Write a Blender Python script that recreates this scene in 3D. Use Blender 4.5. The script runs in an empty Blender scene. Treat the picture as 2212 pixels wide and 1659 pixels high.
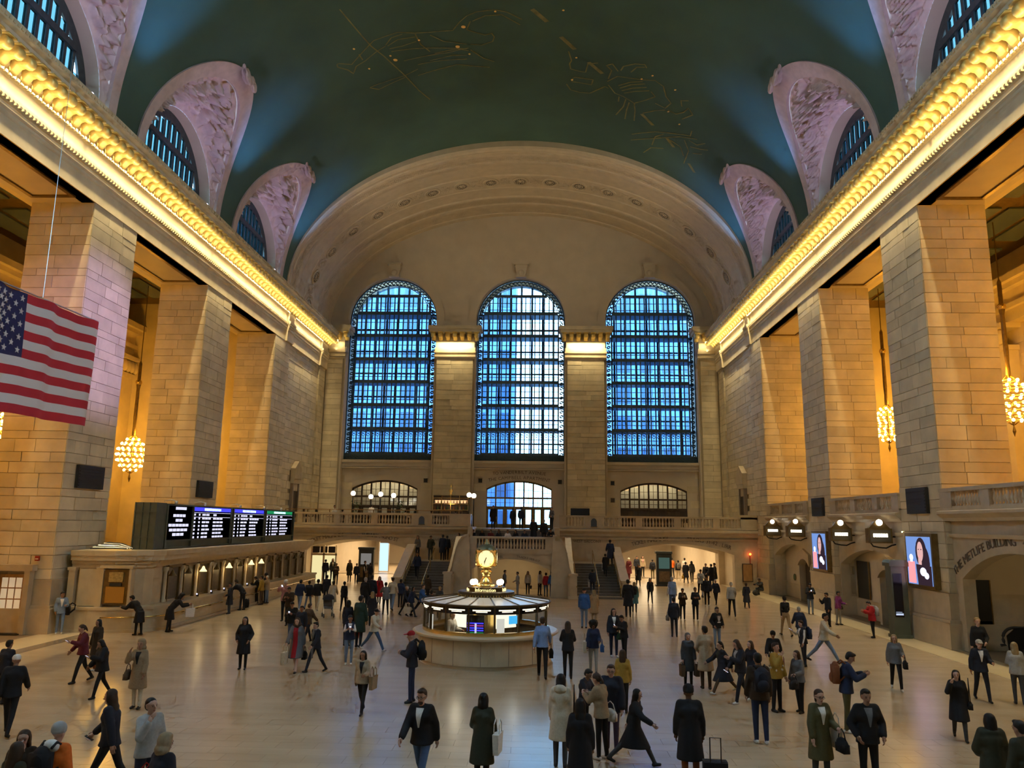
import bpy, bmesh, math, random
from mathutils import Vector, Matrix
random.seed(7)
SC = bpy.context.scene
COL = SC.collection
PI = math.pi

# ------------------------------------------------------------------ camera
cam = bpy.data.objects.new('camera', bpy.data.cameras.new('camera'))
COL.objects.link(cam); SC.camera = cam
cam.data.sensor_fit = 'HORIZONTAL'; cam.data.sensor_width = 36.0
cam.data.lens = 36.0 * 1661.0 / 2212.0
cam.data.clip_end = 600
_th, _roll = math.atan(302.7 / 1661.0), 0.0134
_yaw = 60 * math.cos(_th) / 1661.0
_f = Vector((-math.sin(_yaw) * math.cos(_th), math.cos(_yaw) * math.cos(_th), math.sin(_th)))
_r = Vector((math.cos(_yaw), math.sin(_yaw), 0)); _u = _r.cross(_f)
_R = _r * math.cos(_roll) + _u * math.sin(_roll); _U = _u * math.cos(_roll) - _r * math.sin(_roll)
cam.matrix_world = Matrix(((_R.x, _U.x, -_f.x, 1.7655), (_R.y, _U.y, -_f.y, 0.0), (_R.z, _U.z, -_f.z, 4.65), (0, 0, 0, 1)))

# ------------------------------------------------------------------ world / exposure
SC.view_settings.view_transform = 'Standard'; SC.view_settings.look = 'None'
SC.view_settings.gamma = 1.0; SC.view_settings.exposure = 0.0; SC.view_settings.use_curve_mapping = False
cy = SC.cycles
cy.use_denoising = True; cy.max_bounces = 5; cy.diffuse_bounces = 3; cy.glossy_bounces = 2
cy.use_adaptive_sampling = True; cy.adaptive_threshold = 0.12; cy.adaptive_min_samples = 12; cy.light_sampling_threshold = 0.03
cy.transmission_bounces = 4; cy.transparent_max_bounces = 12; cy.caustics_reflective = False; cy.caustics_refractive = False
cy.sample_clamp_indirect = 4.0
W = bpy.data.worlds.new('sky'); SC.world = W; W.use_nodes = True
_bg = W.node_tree.nodes['Background']
_bg.inputs[0].default_value = (0.36, 0.68, 1.0, 1); _bg.inputs[1].default_value = 13.0

def lamp(name, typ, loc, energy, color, target=None, **kw):
    d = bpy.data.lights.new(name, typ); d.energy = energy; d.color = color
    for k, v in kw.items(): setattr(d, k, v)
    o = bpy.data.objects.new(name, d); COL.objects.link(o); o.location = loc
    if target is not None:
        o.rotation_euler = (Vector(target) - Vector(loc)).to_track_quat('-Z', 'Y').to_euler()
    return o

WARM = (1.0, 0.80, 0.43)
# lamp troughs that run along the cornice on both long sides, shining down
for sx in (-1, 1):
    for k in range(5):
        y0 = 4.0 + k * 13.4
        lamp('cornice_strip_light', 'AREA', (sx * 17.9, y0 + 6.6, 21.06), 640, WARM, (sx * 17.9, y0 + 6.6, 0), shape='RECTANGLE', size=13.2, size_y=0.08, spread=1.7).rotation_euler = (0, 0, PI / 2)
        lamp('modillion_fill_strip', 'AREA', (sx * 17.3, y0 + 6.6, 20.6), 110, WARM, None, shape='RECTANGLE', size=13.2, size_y=0.1).rotation_euler = (PI, 0, PI / 2)  # added strip, free in the air, shining up to brighten the modillions
for cx, w in ((-6.1, 3.2), (6.1, 3.2), (-17.4, 1.2), (17.4, 1.2)):
    lamp('capital_strip_light', 'AREA', (cx, 69.55, 21.42), 90 * w, WARM, None, shape='RECTANGLE', size=w, size_y=0.12)
# cool uplights that stand at the foot of the clerestory windows
for sx, off in ((-1, 0.0), (1, 0.4)):
    for yc in (16.0, 28.0, 40.1, 52.2):
        lamp('clerestory_uplight', 'SPOT', (sx * 16.7, yc + 5.9 + off, 22.9), 2300, (0.10, 0.36, 1.0), (sx * 16.1, yc + 4.7 + off, 29.3), spot_size=0.8, spot_blend=1.0, shadow_soft_size=0.25)
        lamp('lunette_uplight', 'SPOT', (sx * 16.6, yc - 1.5 + off, 22.7), 520, (0.62, 0.50, 0.95), (sx * 17.6, yc + 1.0 + off, 27.8), spot_size=2.0, spot_blend=1.0, shadow_soft_size=0.3)
# lavender spotlight thrown across the hall on to the flag and the near south pier
lamp('stage_spotlight', 'SPOT', (17.0, 20.0, 22.6), 60000, (0.56, 0.40, 1.0), (-18.0, 33.4, 13.0), spot_size=0.22, spot_blend=0.8, shadow_soft_size=0.2)
# warm spots near cornice height aimed at the west lunette wall and the vault
for sx in (-1, 1):
    lamp('vault_flood', 'SPOT', (sx * 16.9, 52.0, 23.0), 1900, (1.0, 0.88, 0.68), (sx * -3, 66.5, 34.0), spot_size=1.5, spot_blend=1.0, shadow_soft_size=0.5)

# ------------------------------------------------------------------ materials
def mat(name, col, rough=0.6, metal=0.0, var=0.0, scale=3.0, bump=0.0, emit=None, es=1.0, orand=0.0, col2=None, spec=0.5, stretch=None):
    m = bpy.data.materials.new(name); m.use_nodes = True
    nt = m.node_tree; b = nt.nodes['Principled BSDF']
    b.inputs['Roughness'].default_value = rough; b.inputs['Metallic'].default_value = metal
    b.inputs['Specular IOR Level'].default_value = spec
    c4 = (*col, 1)
    b.inputs['Base Color'].default_value = c4
    if var or col2 or orand:
        tc = nt.nodes.new('ShaderNodeTexCoord'); n = nt.nodes.new('ShaderNodeTexNoise')
        n.inputs['Scale'].default_value = scale; n.inputs['Detail'].default_value = 5
        geo = nt.nodes.new('ShaderNodeNewGeometry')
        src = geo.outputs['Position']
        if stretch:
            mp = nt.nodes.new('ShaderNodeMapping'); mp.inputs['Scale'].default_value = stretch
            nt.links.new(src, mp.inputs['Vector']); src = mp.outputs['Vector']
        nt.links.new(src, n.inputs['Vector'])
        r = nt.nodes.new('ShaderNodeValToRGB')
        a = col2 or tuple(max(0, x * (1 - var)) for x in col)
        z = col if col2 else tuple(min(1, x * (1 + var)) for x in col)
        r.color_ramp.elements[0].color = (*a, 1); r.color_ramp.elements[1].color = (*z, 1)
        r.color_ramp.elements[0].position = 0.3; r.color_ramp.elements[1].position = 0.7
        nt.links.new(n.outputs['Fac'], r.inputs['Fac']); out = r.outputs['Color']
        if orand:
            oi = nt.nodes.new('ShaderNodeObjectInfo'); mr = nt.nodes.new('ShaderNodeMapRange')
            mr.inputs['To Min'].default_value = 1 - orand; mr.inputs['To Max'].default_value = 1 + orand
            nt.links.new(oi.outputs['Random'], mr.inputs['Value'])
            mx = nt.nodes.new('ShaderNodeVectorMath'); mx.operation = 'SCALE'
            nt.links.new(out, mx.inputs[0]); nt.links.new(mr.outputs['Result'], mx.inputs['Scale']); out = mx.outputs['Vector']
        nt.links.new(out, b.inputs['Base Color'])
        if bump:
            bp = nt.nodes.new('ShaderNodeBump'); bp.inputs['Strength'].default_value = bump; bp.inputs['Distance'].default_value = 0.05
            nt.links.new(n.outputs['Fac'], bp.inputs['Height']); nt.links.new(bp.outputs['Normal'], b.inputs['Normal'])
    if emit:
        b.inputs['Emission Color'].default_value = (*emit, 1); b.inputs['Emission Strength'].default_value = es
    return m
def pane_mat(name, tint, gloss=0.08):
    m = bpy.data.materials.new(name); m.use_nodes = True; nt = m.node_tree; nt.nodes.clear()
    o = nt.nodes.new('ShaderNodeOutputMaterial'); t = nt.nodes.new('ShaderNodeBsdfTransparent'); g = nt.nodes.new('ShaderNodeBsdfGlossy')
    x = nt.nodes.new('ShaderNodeMixShader'); x.inputs[0].default_value = gloss
    t.inputs[0].default_value = (*tint, 1); g.inputs['Roughness'].default_value = 0.08
    nt.links.new(t.outputs[0], x.inputs[1]); nt.links.new(g.outputs[0], x.inputs[2]); nt.links.new(x.outputs[0], o.inputs[0])
    return m
def emis(name, col, s=1.0):
    m = bpy.data.materials.new(name); m.use_nodes = True; nt = m.node_tree; nt.nodes.clear()
    o = nt.nodes.new('ShaderNodeOutputMaterial'); e = nt.nodes.new('ShaderNodeEmission')
    e.inputs[0].default_value = (*col, 1); e.inputs[1].default_value = s
    nt.links.new(e.outputs[0], o.inputs[0]); return m

STONE = mat('caen_stone', (0.60, 0.50, 0.32), 0.75, var=0.12, scale=1.3, bump=0.15, orand=0.12)
JOINT = mat('stone_joint', (0.34, 0.27, 0.17), 0.9)
PLAST = mat('warm_plaster', (0.56, 0.47, 0.34), 0.8, var=0.06, scale=0.8)
LUNET = mat('lunette_plaster', (0.62, 0.50, 0.46), 0.8, var=0.10, scale=2.5, bump=0.2)
CREAM = mat('cream_arch_plaster', (0.60, 0.49, 0.33), 0.75, var=0.07, scale=1.5)
MARBLE = mat('tennessee_marble', (0.48, 0.385, 0.25), 0.35, var=0.10, scale=2.2, orand=0.05)
DKMARBLE = mat('brown_marble', (0.24, 0.18, 0.13), 0.4, var=0.12, scale=3)
CEIL = mat('green_ceiling_paint', (0.060, 0.120, 0.088), 0.85, var=0.16, scale=0.22)
GOLDLINE = mat('gold_leaf_line', (0.20, 0.19, 0.06), 0.6, var=0.3, scale=2.0)
GILD = mat('gilded_modillion', (0.85, 0.62, 0.20), 0.42, 0.35, var=0.12, scale=6)
IRON = mat('dark_iron', (0.045, 0.06, 0.065), 0.5, 0.3, var=0.25, scale=4)
IRONB = mat('window_iron', (0.05, 0.085, 0.11), 0.55, 0.2, var=0.2, scale=4)
BRONZE = mat('bronze', (0.20, 0.13, 0.05), 0.4, 0.7, var=0.2, scale=5)
BRASS = mat('polished_brass', (0.75, 0.52, 0.18), 0.22, 0.9)
BLACK = mat('matt_black', (0.012, 0.012, 0.013), 0.6)
DARKB = mat('dark_brown_wood', (0.06, 0.035, 0.02), 0.5, var=0.3, scale=4)
WOOD = mat('oak_wood', (0.36, 0.19, 0.06), 0.45, var=0.25, scale=3, stretch=(6, 6, 0.7))
STEEL = mat('satin_steel', (0.62, 0.60, 0.56), 0.3, 0.9)
GREENM = mat('bronze_green_metal', (0.10, 0.115, 0.085), 0.5, 0.4, var=0.12, scale=3)
WHITEP = mat('white_paint', (0.75, 0.72, 0.66), 0.5)
PANE = pane_mat('blue_grey_glass', (0.78, 0.9, 1.0), 0.02)
PANEL_ = pane_mat('clerestory_glass', (0.21, 0.29, 0.30), 0.03)
CLEAR = pane_mat('clear_glass', (0.92, 0.94, 0.95), 0.07)
TEXTD = mat('engraved_letter', (0.15, 0.11, 0.075), 0.8)
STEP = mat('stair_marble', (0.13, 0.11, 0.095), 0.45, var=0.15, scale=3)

# floor: polished marble, warm grey with soft cloudy veins, slight variation tile by tile
def floor_mat(name, a, b, rough):
    m = mat(name, a, rough, var=0.0, col2=b, scale=0.9, orand=0.04, stretch=(0.5, 1.6, 1))
    return m
FLOOR = floor_mat('floor_marble', (0.46, 0.355, 0.235), (0.38, 0.29, 0.185), 0.25)
FLOORB = floor_mat('floor_border_marble', (0.52, 0.43, 0.28), (0.46, 0.37, 0.23), 0.30)
FLOORD = floor_mat('floor_dark_marble', (0.22, 0.17, 0.13), (0.17, 0.13, 0.10), 0.26)

# ------------------------------------------------------------------ mesh helpers
class G:
    def __init__(s): s.v = []; s.f = []; s.m = []
    def add(s, vs, fs, m=0):
        n = len(s.v); s.v += [tuple(p) for p in vs]
        s.f += [tuple(i + n for i in f) for f in fs]; s.m += [m] * len(fs); return s
    def box(s, x0, x1, y0, y1, z0, z1, m=0):
        return s.add([(x0, y0, z0), (x1, y0, z0), (x1, y1, z0), (x0, y1, z0), (x0, y0, z1), (x1, y0, z1), (x1, y1, z1), (x0, y1, z1)],
                     [(0, 3, 2, 1), (4, 5, 6, 7), (0, 1, 5, 4), (1, 2, 6, 5), (2, 3, 7, 6), (3, 0, 4, 7)], m)
    def cbox(s, c, d, m=0):
        return s.box(c[0] - d[0] / 2, c[0] + d[0] / 2, c[1] - d[1] / 2, c[1] + d[1] / 2, c[2] - d[2] / 2, c[2] + d[2] / 2, m)
    def prism(s, pts, ax, a, b, m=0):
        n = len(pts)
        def P(p, t): return {'x': (t, p[0], p[1]), 'y': (p[0], t, p[1]), 'z': (p[0], p[1], t)}[ax]
        vs = [P(p, a) for p in pts] + [P(p, b) for p in pts]
        fs = [(i, (i + 1) % n, n + (i + 1) % n, n + i) for i in range(n)] + [tuple(range(n - 1, -1, -1)), tuple(range(n, 2 * n))]
        return s.add(vs, fs, m)
    def lathe(s, prof, n=16, c=(0, 0, 0), m=0, a0=0.0, a1=2 * PI):
        full = abs(a1 - a0 - 2 * PI) < 1e-6; k = n if full else n + 1
        vs = [(c[0] + r * math.cos(a0 + (a1 - a0) * i / n), c[1] + r * math.sin(a0 + (a1 - a0) * i / n), c[2] + z) for r, z in prof for i in range(k)]
        fs = []
        for j in range(len(prof) - 1):
            for i in range(n):
                i2 = (i + 1) % k
                fs.append((j * k + i, j * k + i2, (j + 1) * k + i2, (j + 1) * k + i))
        return s.add(vs, fs, m)
    def tube(s, pts, r, n=6, m=0, caps=True):
        pts = [Vector(p) for p in pts]; rr = r if isinstance(r, (list, tuple)) else [r] * len(pts)
        vs = []; up = Vector((0, 0, 1))
        for i, p in enumerate(pts):
            d = (pts[min(i + 1, len(pts) - 1)] - pts[max(i - 1, 0)])
            d = d.normalized() if d.length > 1e-9 else Vector((0, 0, 1))
            a = d.cross(up)
            if a.length < 1e-3: a = d.cross(Vector((0, 1, 0)))
            a.normalize(); b = a.cross(d)
            for k in range(n):
                t = 2 * PI * k / n; vs.append(p + a * (rr[i] * math.cos(t)) + b * (rr[i] * math.sin(t)))
        fs = [(i * n + k, i * n + (k + 1) % n, (i + 1) * n + (k + 1) % n, (i + 1) * n + k) for i in range(len(pts) - 1) for k in range(n)]
        if caps: fs += [tuple(range(n - 1, -1, -1)), tuple((len(pts) - 1) * n + k for k in range(n))]
        return s.add(vs, fs, m)
    def ball(s, c, r, n=10, k=6, m=0):
        r = r if isinstance(r, (list, tuple)) else (r, r, r)
        vs = [(c[0], c[1], c[2] + r[2])]
        for j in range(1, k):
            t = PI * j / k
            for i in range(n): vs.append((c[0] + r[0] * math.sin(t) * math.cos(2 * PI * i / n), c[1] + r[1] * math.sin(t) * math.sin(2 * PI * i / n), c[2] + r[2] * math.cos(t)))
        vs.append((c[0], c[1], c[2] - r[2])); L = len(vs) - 1
        fs = [(0, 1 + i, 1 + (i + 1) % n) for i in range(n)]
        for j in range(k - 2):
            for i in range(n): fs.append((1 + j * n + i, 1 + (j + 1) * n + i, 1 + (j + 1) * n + (i + 1) % n, 1 + j * n + (i + 1) % n))
        fs += [(L, 1 + (k - 2) * n + (i + 1) % n, 1 + (k - 2) * n + i) for i in range(n)]
        return s.add(vs, fs, m)
    def grid(s, fn, us, vs_, m=0):
        n = len(us)
        pts = [fn(u, v) for v in vs_ for u in us]
        fs = [(j * n + i, j * n + i + 1, (j + 1) * n + i + 1, (j + 1) * n + i) for j in range(len(vs_) - 1) for i in range(n - 1)]
        return s.add(pts, fs, m)
    def move(s, d):
        s.v = [(p[0] + d[0], p[1] + d[1], p[2] + d[2]) for p in s.v]; return s
    def mesh(s, name, smooth=False):
        me = bpy.data.meshes.new(name); me.from_pydata(s.v, [], s.f)
        if any(s.m): me.polygons.foreach_set('material_index', s.m)
        if smooth: me.polygons.foreach_set('use_smooth', [True] * len(s.f))
        me.update(); return me
def recalc(me):
    b = bmesh.new(); b.from_mesh(me); bmesh.ops.recalc_face_normals(b, faces=b.faces); b.to_mesh(me); b.free(); return me
def obj(name, g, mats=None, parent=None, loc=(0, 0, 0), rot=(0, 0, 0), scale=(1, 1, 1), smooth=False):
    me = recalc(g.mesh(name, smooth)) if isinstance(g, G) else g
    if isinstance(g, G):
        for x in (mats if isinstance(mats, (list, tuple)) else [mats]): me.materials.append(x)
    o = bpy.data.objects.new(name, me); COL.objects.link(o)
    o.location = loc; o.rotation_euler = rot; o.scale = scale
    if parent: o.parent = parent
    if isinstance(g, bpy.types.Mesh) and mats is not None:
        ms = mats if isinstance(mats, (list, tuple)) else [mats]
        if len(me.materials) < len(ms):
            for x in ms[len(me.materials):]: me.materials.append(x)
        for i, x in enumerate(ms):
            if o.material_slots[i].material is not x: o.material_slots[i].link = 'OBJECT'; o.material_slots[i].material = x
    return o
def tag(o, label=None, cat=None, group=None, kind=None):
    if label: o['label'] = label
    if cat: o['category'] = cat
    if group: o['group'] = group
    if kind: o['kind'] = kind
    return o
def thing(name, label, cat, loc=(0, 0, 0), rotz=0.0, group=None, kind=None):
    o = bpy.data.objects.new(name, None); COL.objects.link(o); o.empty_display_size = 0.2
    o.location = loc; o.rotation_euler = (0, 0, rotz); return tag(o, label, cat, group, kind)
def struct(name, g, mats, parent=None, smooth=False):
    o = obj(name, g, mats, parent, smooth=smooth)
    if not parent: o['kind'] = 'structure'
    return o
def sempty(name):
    o = bpy.data.objects.new(name, None); COL.objects.link(o); o['kind'] = 'structure'; return o
def fr(a, b, n): return [a + (b - a) * i / n for i in range(n + 1)]
_blk = {}
def block(parent, x0, x1, y0, y1, z0, z1, m=None, name='stone_block'):
    d = (round(x1 - x0, 2), round(y1 - y0, 2), round(z1 - z0, 2))
    k = (d, name)
    if k not in _blk:
        me = G().cbox((0, 0, 0), d).mesh(name); me.materials.append(m or STONE); _blk[k] = me
    o = bpy.data.objects.new(name, _blk[k]); COL.objects.link(o); o.parent = parent
    o.location = ((x0 + x1) / 2, (y0 + y1) / 2, (z0 + z1) / 2)
    return o
def courses(z0, z1, hs=(0.42, 0.56, 0.34, 0.62, 0.48)):
    zs = [z0]; i = 0
    while zs[-1] < z1 - 0.3:
        zs.append(min(z1, zs[-1] + hs[i % len(hs)])); i += 1
    zs[-1] = z1; return zs
def ashlar(parent, ax, plane, out, a, b, z0, z1, L=(1.1, 1.9), hs=(0.42, 0.56, 0.34, 0.62, 0.48), gap=0.02, skip=None, depth=0.16):
    """stone courses on a wall face; ax = 'x' (face normal along x) or 'y'; out = +-1 outward normal"""
    rg = random.Random(int(abs(plane * 97 + a * 31)))
    zs = courses(z0, z1, hs); n = 0
    for k in range(len(zs) - 1):
        t = a - (rg.random() * 0.6 * L[0] if k % 2 else 0)
        while t < b - 0.05:
            e = t + rg.uniform(*L)
            if b - e < L[0] * 0.5: e = b
            lo, hi = max(t, a), min(e, b)
            if hi - lo > 0.1 and not (skip and skip((lo + hi) / 2, (zs[k] + zs[k + 1]) / 2)):
                p = out * (0.012 + rg.random() * 0.022)
                q0, q1 = sorted((plane - out * depth, plane + p))
                w0 = round(lo + gap / 2, 2); w1 = round(hi - gap / 2, 2)
                if ax == 'x': block(parent, q0, q1, w0, w1, zs[k] + gap / 2, zs[k + 1] - gap / 2)
                else: block(parent, w0, w1, q0, q1, zs[k] + gap / 2, zs[k + 1] - gap / 2)
                n += 1
            t = e
    return n
_txt = {}
def text(name, s, size, m, parent=None, loc=(0, 0, 0), rot=(PI / 2, 0, 0), depth=0.01, align='CENTER', spacing=1.0):
    c = bpy.data.curves.new('t', 'FONT'); c.body = s; c.size = size; c.extrude = depth; c.align_x = align; c.space_character = spacing
    c.resolution_u = 2
    o = bpy.data.objects.new('t', c); COL.objects.link(o)
    me = bpy.data.meshes.new_from_object(o)
    bpy.data.objects.remove(o); bpy.data.curves.remove(c); me.name = name
    me.materials.clear(); me.materials.append(m)
    o = bpy.data.objects.new(name, me); COL.objects.link(o); o.location = loc; o.rotation_euler = rot
    if parent: o.parent = parent
    return o
# ================================================================== STRUCTURE
ZS, ZA = 23.0, 18.66                       # vault springing, underside of the architrave
VA, VB = 18.5, 12.6                        # vault half width and rise
LP = [(-16.4, -12.75), (-4.3, -0.65), (7.8, 11.45), (19.9, 23.56), (32.0, 35.68), (44.09, 47.76)]
OFF = 0.37
BAYS = [15.75, 27.95, 40.1, 52.2]
def vault(y, ph, d=0.0): return ((VA - d) * -math.cos(ph), y, ZS + (VB - d) * math.sin(ph))

# ---- floor
fl = struct('floor', G().box(-32, 32, -9, 96, -0.4, -0.012), mat('floor_grout', (0.26, 0.20, 0.13), 0.5))
TW, TD = 0.82, 0.46
tiles = []
for j in range(int(74 / TD)):
    y = -1 + j * TD
    for i in range(-23, 24):
        x = i * TW + (TW / 2 if j % 2 else 0)
        x0, x1 = x, x + TW
        if x0 < -17.3 or x1 > 17.3: continue
        tiles.append((x0, x1, y, y + TD))
near = sorted((t for t in tiles if t[2] > 13.8 and abs((t[0] + t[1]) / 2 - 1.2) < 0.66 * t[2] * 0.95), key=lambda t: t[2])[:296]
ns = set(near)
tm = G().cbox((0, 0, 0), (TW - 0.005, TD - 0.005, 0.03)).mesh('floor_tile'); tm.materials.append(FLOOR)
for t in near:
    o = bpy.data.objects.new('floor_tile', tm); COL.objects.link(o); o.parent = fl
    o.location = ((t[0] + t[1]) / 2, (t[2] + t[3]) / 2, -0.015)
g = G()
for t in tiles:
    if t not in ns: g.add([(t[0] + .002, t[2] + .002, 0), (t[1] - .002, t[2] + .002, 0), (t[1] - .002, t[3] - .002, 0), (t[0] + .002, t[3] - .002, 0)], [(0, 1, 2, 3)])
tag(obj('floor_tiles_far', g, FLOOR, fl), kind='stuff')
for sx in (-1, 1):
    obj('floor_border', G().box(*sorted((sx * 16.8, sx * 18.4)), -9, 71, -0.02, 0.012), FLOORB, fl)
    if sx < 0: obj('floor_dark_band', G().box(-16.8, -16.25, -9, 32.3, -0.02, 0.012), FLOORD, fl)
obj('passage_floor', G().box(-17.3, 17.3, 71.9, 95, -0.02, 0.0), FLOOR, fl)

# ---- side piers, built up of ashlar
def pier(sx, y0, y1, label, blocks=True):
    x = 18.3
    p = thing('stone_pier', label, 'pier', (sx * 19.8, (y0 + y1) / 2, 0))
    ox, oy = sx * 19.8, (y0 + y1) / 2
    def bx(a, b, c, d, e, f, nm, m):
        q0, q1 = sorted((sx * a, sx * b))
        return obj(nm, G().box(q0 - ox, q1 - ox, c - oy, d - oy, e, f), m, p)
    bx(18.34, 21.2, y0 + .04, y1 - .04, 0, ZA, 'core', JOINT)
    bx(18.05, 21.4, y0 - .22, y1 + .22, 0, 1.0, 'plinth', MARBLE)
    bx(18.12, 21.35, y0 - .15, y1 + .15, 1.0, 1.12, 'plinth_moulding', MARBLE)
    bx(18.2, 21.3, y0 - .08, y1 + .08, 1.12, 2.05, 'dado', MARBLE)
    bx(18.17, 21.3, y0 - .11, y1 + .11, 2.05, 2.15, 'dado_cap', MARBLE)
    if blocks:
        e = type('E', (), {})
        rr = p
        # local coordinates
        ashlar(rr, 'x', sx * 18.3 - ox, -sx, y0 - oy, y1 - oy, 2.15, ZA, L=(0.9, 1.7))
        a, b = sorted((sx * 18.3 - ox, sx * 21.2 - ox))
        ashlar(rr, 'y', y0 - oy, -1, a, b, 2.15, ZA, L=(0.9, 1.6))
    return p
for (y0, y1), w_ in zip(LP[2:4], ('beside the camera', 'just outside the view')):
    pier(-1, y0, y1, 'stone pier of the south side, ' + w_, False)
    pier(1, y0 + OFF, y1 + OFF, 'stone pier of the north side, ' + w_, False)
pier(-1, *LP[4], 'tall stone pier lit lavender, behind the flag and beside the ticket office end')
pier(-1, *LP[5], 'tall stone pier rising behind the middle of the departure board')
pier(1, LP[4][0] + OFF, LP[4][1] + OFF, 'tall stone pier carrying the larger perfume advertising screen')
pier(1, LP[5][0] + OFF, LP[5][1] + OFF, 'tall stone pier carrying the smaller perfume advertising screen')

# ---- solid end bays of the side walls (from the third pier to the west wall)
for sx, nm in ((-1, 'wall_south'), (1, 'wall_north')):
    off = OFF if sx > 0 else 0
    w = sempty(nm)
    def bx(a, b, c, d, e, f, n2, m):
        q0, q1 = sorted((sx * a, sx * b)); return obj(n2, G().box(q0, q1, c, d, e, f), m, w)
    y0 = 56.22 + off
    bx(18.46, 21.2, y0 + .04, 72, 0, ZA + 2, 'wall_core', JOINT)
    bx(18.05, 21.3, y0 - .2, 59.4, 0, 1.0, 'plinth', MARBLE); bx(18.15, 21.3, y0 - .1, 59.4, 1.0, 2.1, 'dado', MARBLE)
    a, b = sorted((sx * 18.3, sx * 21.2))
    ashlar(w, 'y', y0, -1, a, b, 2.1, ZA, L=(0.9, 1.6))
    niche = 63.2
    hs = (0.42, 0.56, 0.34, 0.62, 0.48)
    ashlar(w, 'x', sx * 18.28, -sx, y0, 59.7, 2.1, ZA, L=(1.0, 1.8), hs=hs)
    ashlar(w, 'x', sx * 18.42, -sx, 59.7, 68.2, 5.9, ZA + 1, L=(1.2, 2.4), hs=hs, skip=lambda t, z: abs(t - niche) < 0.75 and z < 9.0)
    ashlar(w, 'x', sx * 18.28, -sx, 68.2, 70.9, 4.4, ZA + 1, L=(1.0, 1.6), hs=hs)
    bx(18.36, 18.6, 59.7, 68.2, 4.3, 5.9, 'dado_panel', MARBLE)
    # pedimented niche with a dark doorway
    nz = 5.0
    n_ = thing('niche_door', 'narrow doorway with pointed stone pediment on the %s balcony end wall' % ('south' if sx < 0 else 'north'), 'doorway', (sx * 18.4, niche, 4.4))
    q = lambda d0, d1: tuple(sorted((-sx * d0, -sx * d1)))
    g = G(); g.box(*q(0, .25), -.85, -.6, 0, 3.3); g.box(*q(0, .25), .6, .85, 0, 3.3); obj('jamb', g, DKMARBLE, n_)
    obj('lintel', G().box(*q(0, .35), -.95, .95, 3.3, 3.65), MARBLE, n_)
    g = G(); g.prism([(-.95, 3.65), (.95, 3.65), (.95, 4.5), (0, 5.15), (-.95, 4.5)], 'x', *q(0, .4)); obj('pediment', g, MARBLE, n_)
    obj('door_leaf', G().box(*q(0.02, .1), -.6, .6, 0, 2.7), DARKB, n_)
    obj('transom', G().box(*q(0.02, .16), -.6, .6, 2.7, 3.3), MARBLE, n_)

# ---- entablature along both sides (moulded profile swept along the hall) and gilded modillions
PROF = [(18.34, ZA), (18.24, ZA), (18.24, 19.42), (18.19, 19.5), (18.19, 19.62), (18.12, 19.7), (18.12, 19.84), (18.15, 19.88), (18.15, 19.98),
        (18.06, 20.06), (18.06, 20.22), (18.2, 20.28), (18.2, 20.86), (18.06, 20.95), (18.0, 21.05), (17.86, 21.12), (17.86, 21.56), (17.12, 21.56), (17.12, 21.78),
        (16.98, 21.86), (16.92, 22.05), (17.02, 22.12), (17.5, 22.52), (17.5, 22.66), (18.3, 22.86), (18.3, 23.1), (19.6, 23.1), (19.6, ZA + .3), (18.9, ZA)]
def modillion_mesh():
    g = G()
    # scroll bracket: rolled front, sagging belly, small cap slab (local -X is out into the hall)
    pf = []
    for i in range(9):
        t = i / 8 * PI * 1.25 - 0.35
        pf.append((-0.56 - 0.17 * math.cos(t) * -1 - 0.02, -0.24 - 0.20 * math.sin(t)))
    pts = [(0.02, 0.0), (-0.62, 0.0), (-0.74, -0.08), (-0.78, -0.22), (-0.74, -0.36), (-0.62, -0.44), (-0.48, -0.43), (-0.36, -0.36), (-0.22, -0.40), (-0.08, -0.58), (0.02, -0.66)]
    n = len(pts); ws = (-0.19, -0.15, 0.0, 0.15, 0.19); sc = (0.92, 1.0, 1.04, 1.0, 0.92)
    vs = [(x * s, w, z * s) for w, s in zip(ws, sc) for x, z in pts]
    fs = [(k * n + i, k * n + (i + 1) % n, (k + 1) * n + (i + 1) % n, (k + 1) * n + i) for k in range(4) for i in range(n)]
    fs += [tuple(range(n)), tuple(4 * n + i for i in range(n))]
    g.add(vs, fs); g.box(-0.8, 0.02, -0.225, 0.225, 0.0, 0.07)
    return g
MOD = recalc(modillion_mesh().mesh('modillion', True)); MOD.materials.append(GILD)
EGG = G()
trimn = 0
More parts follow.
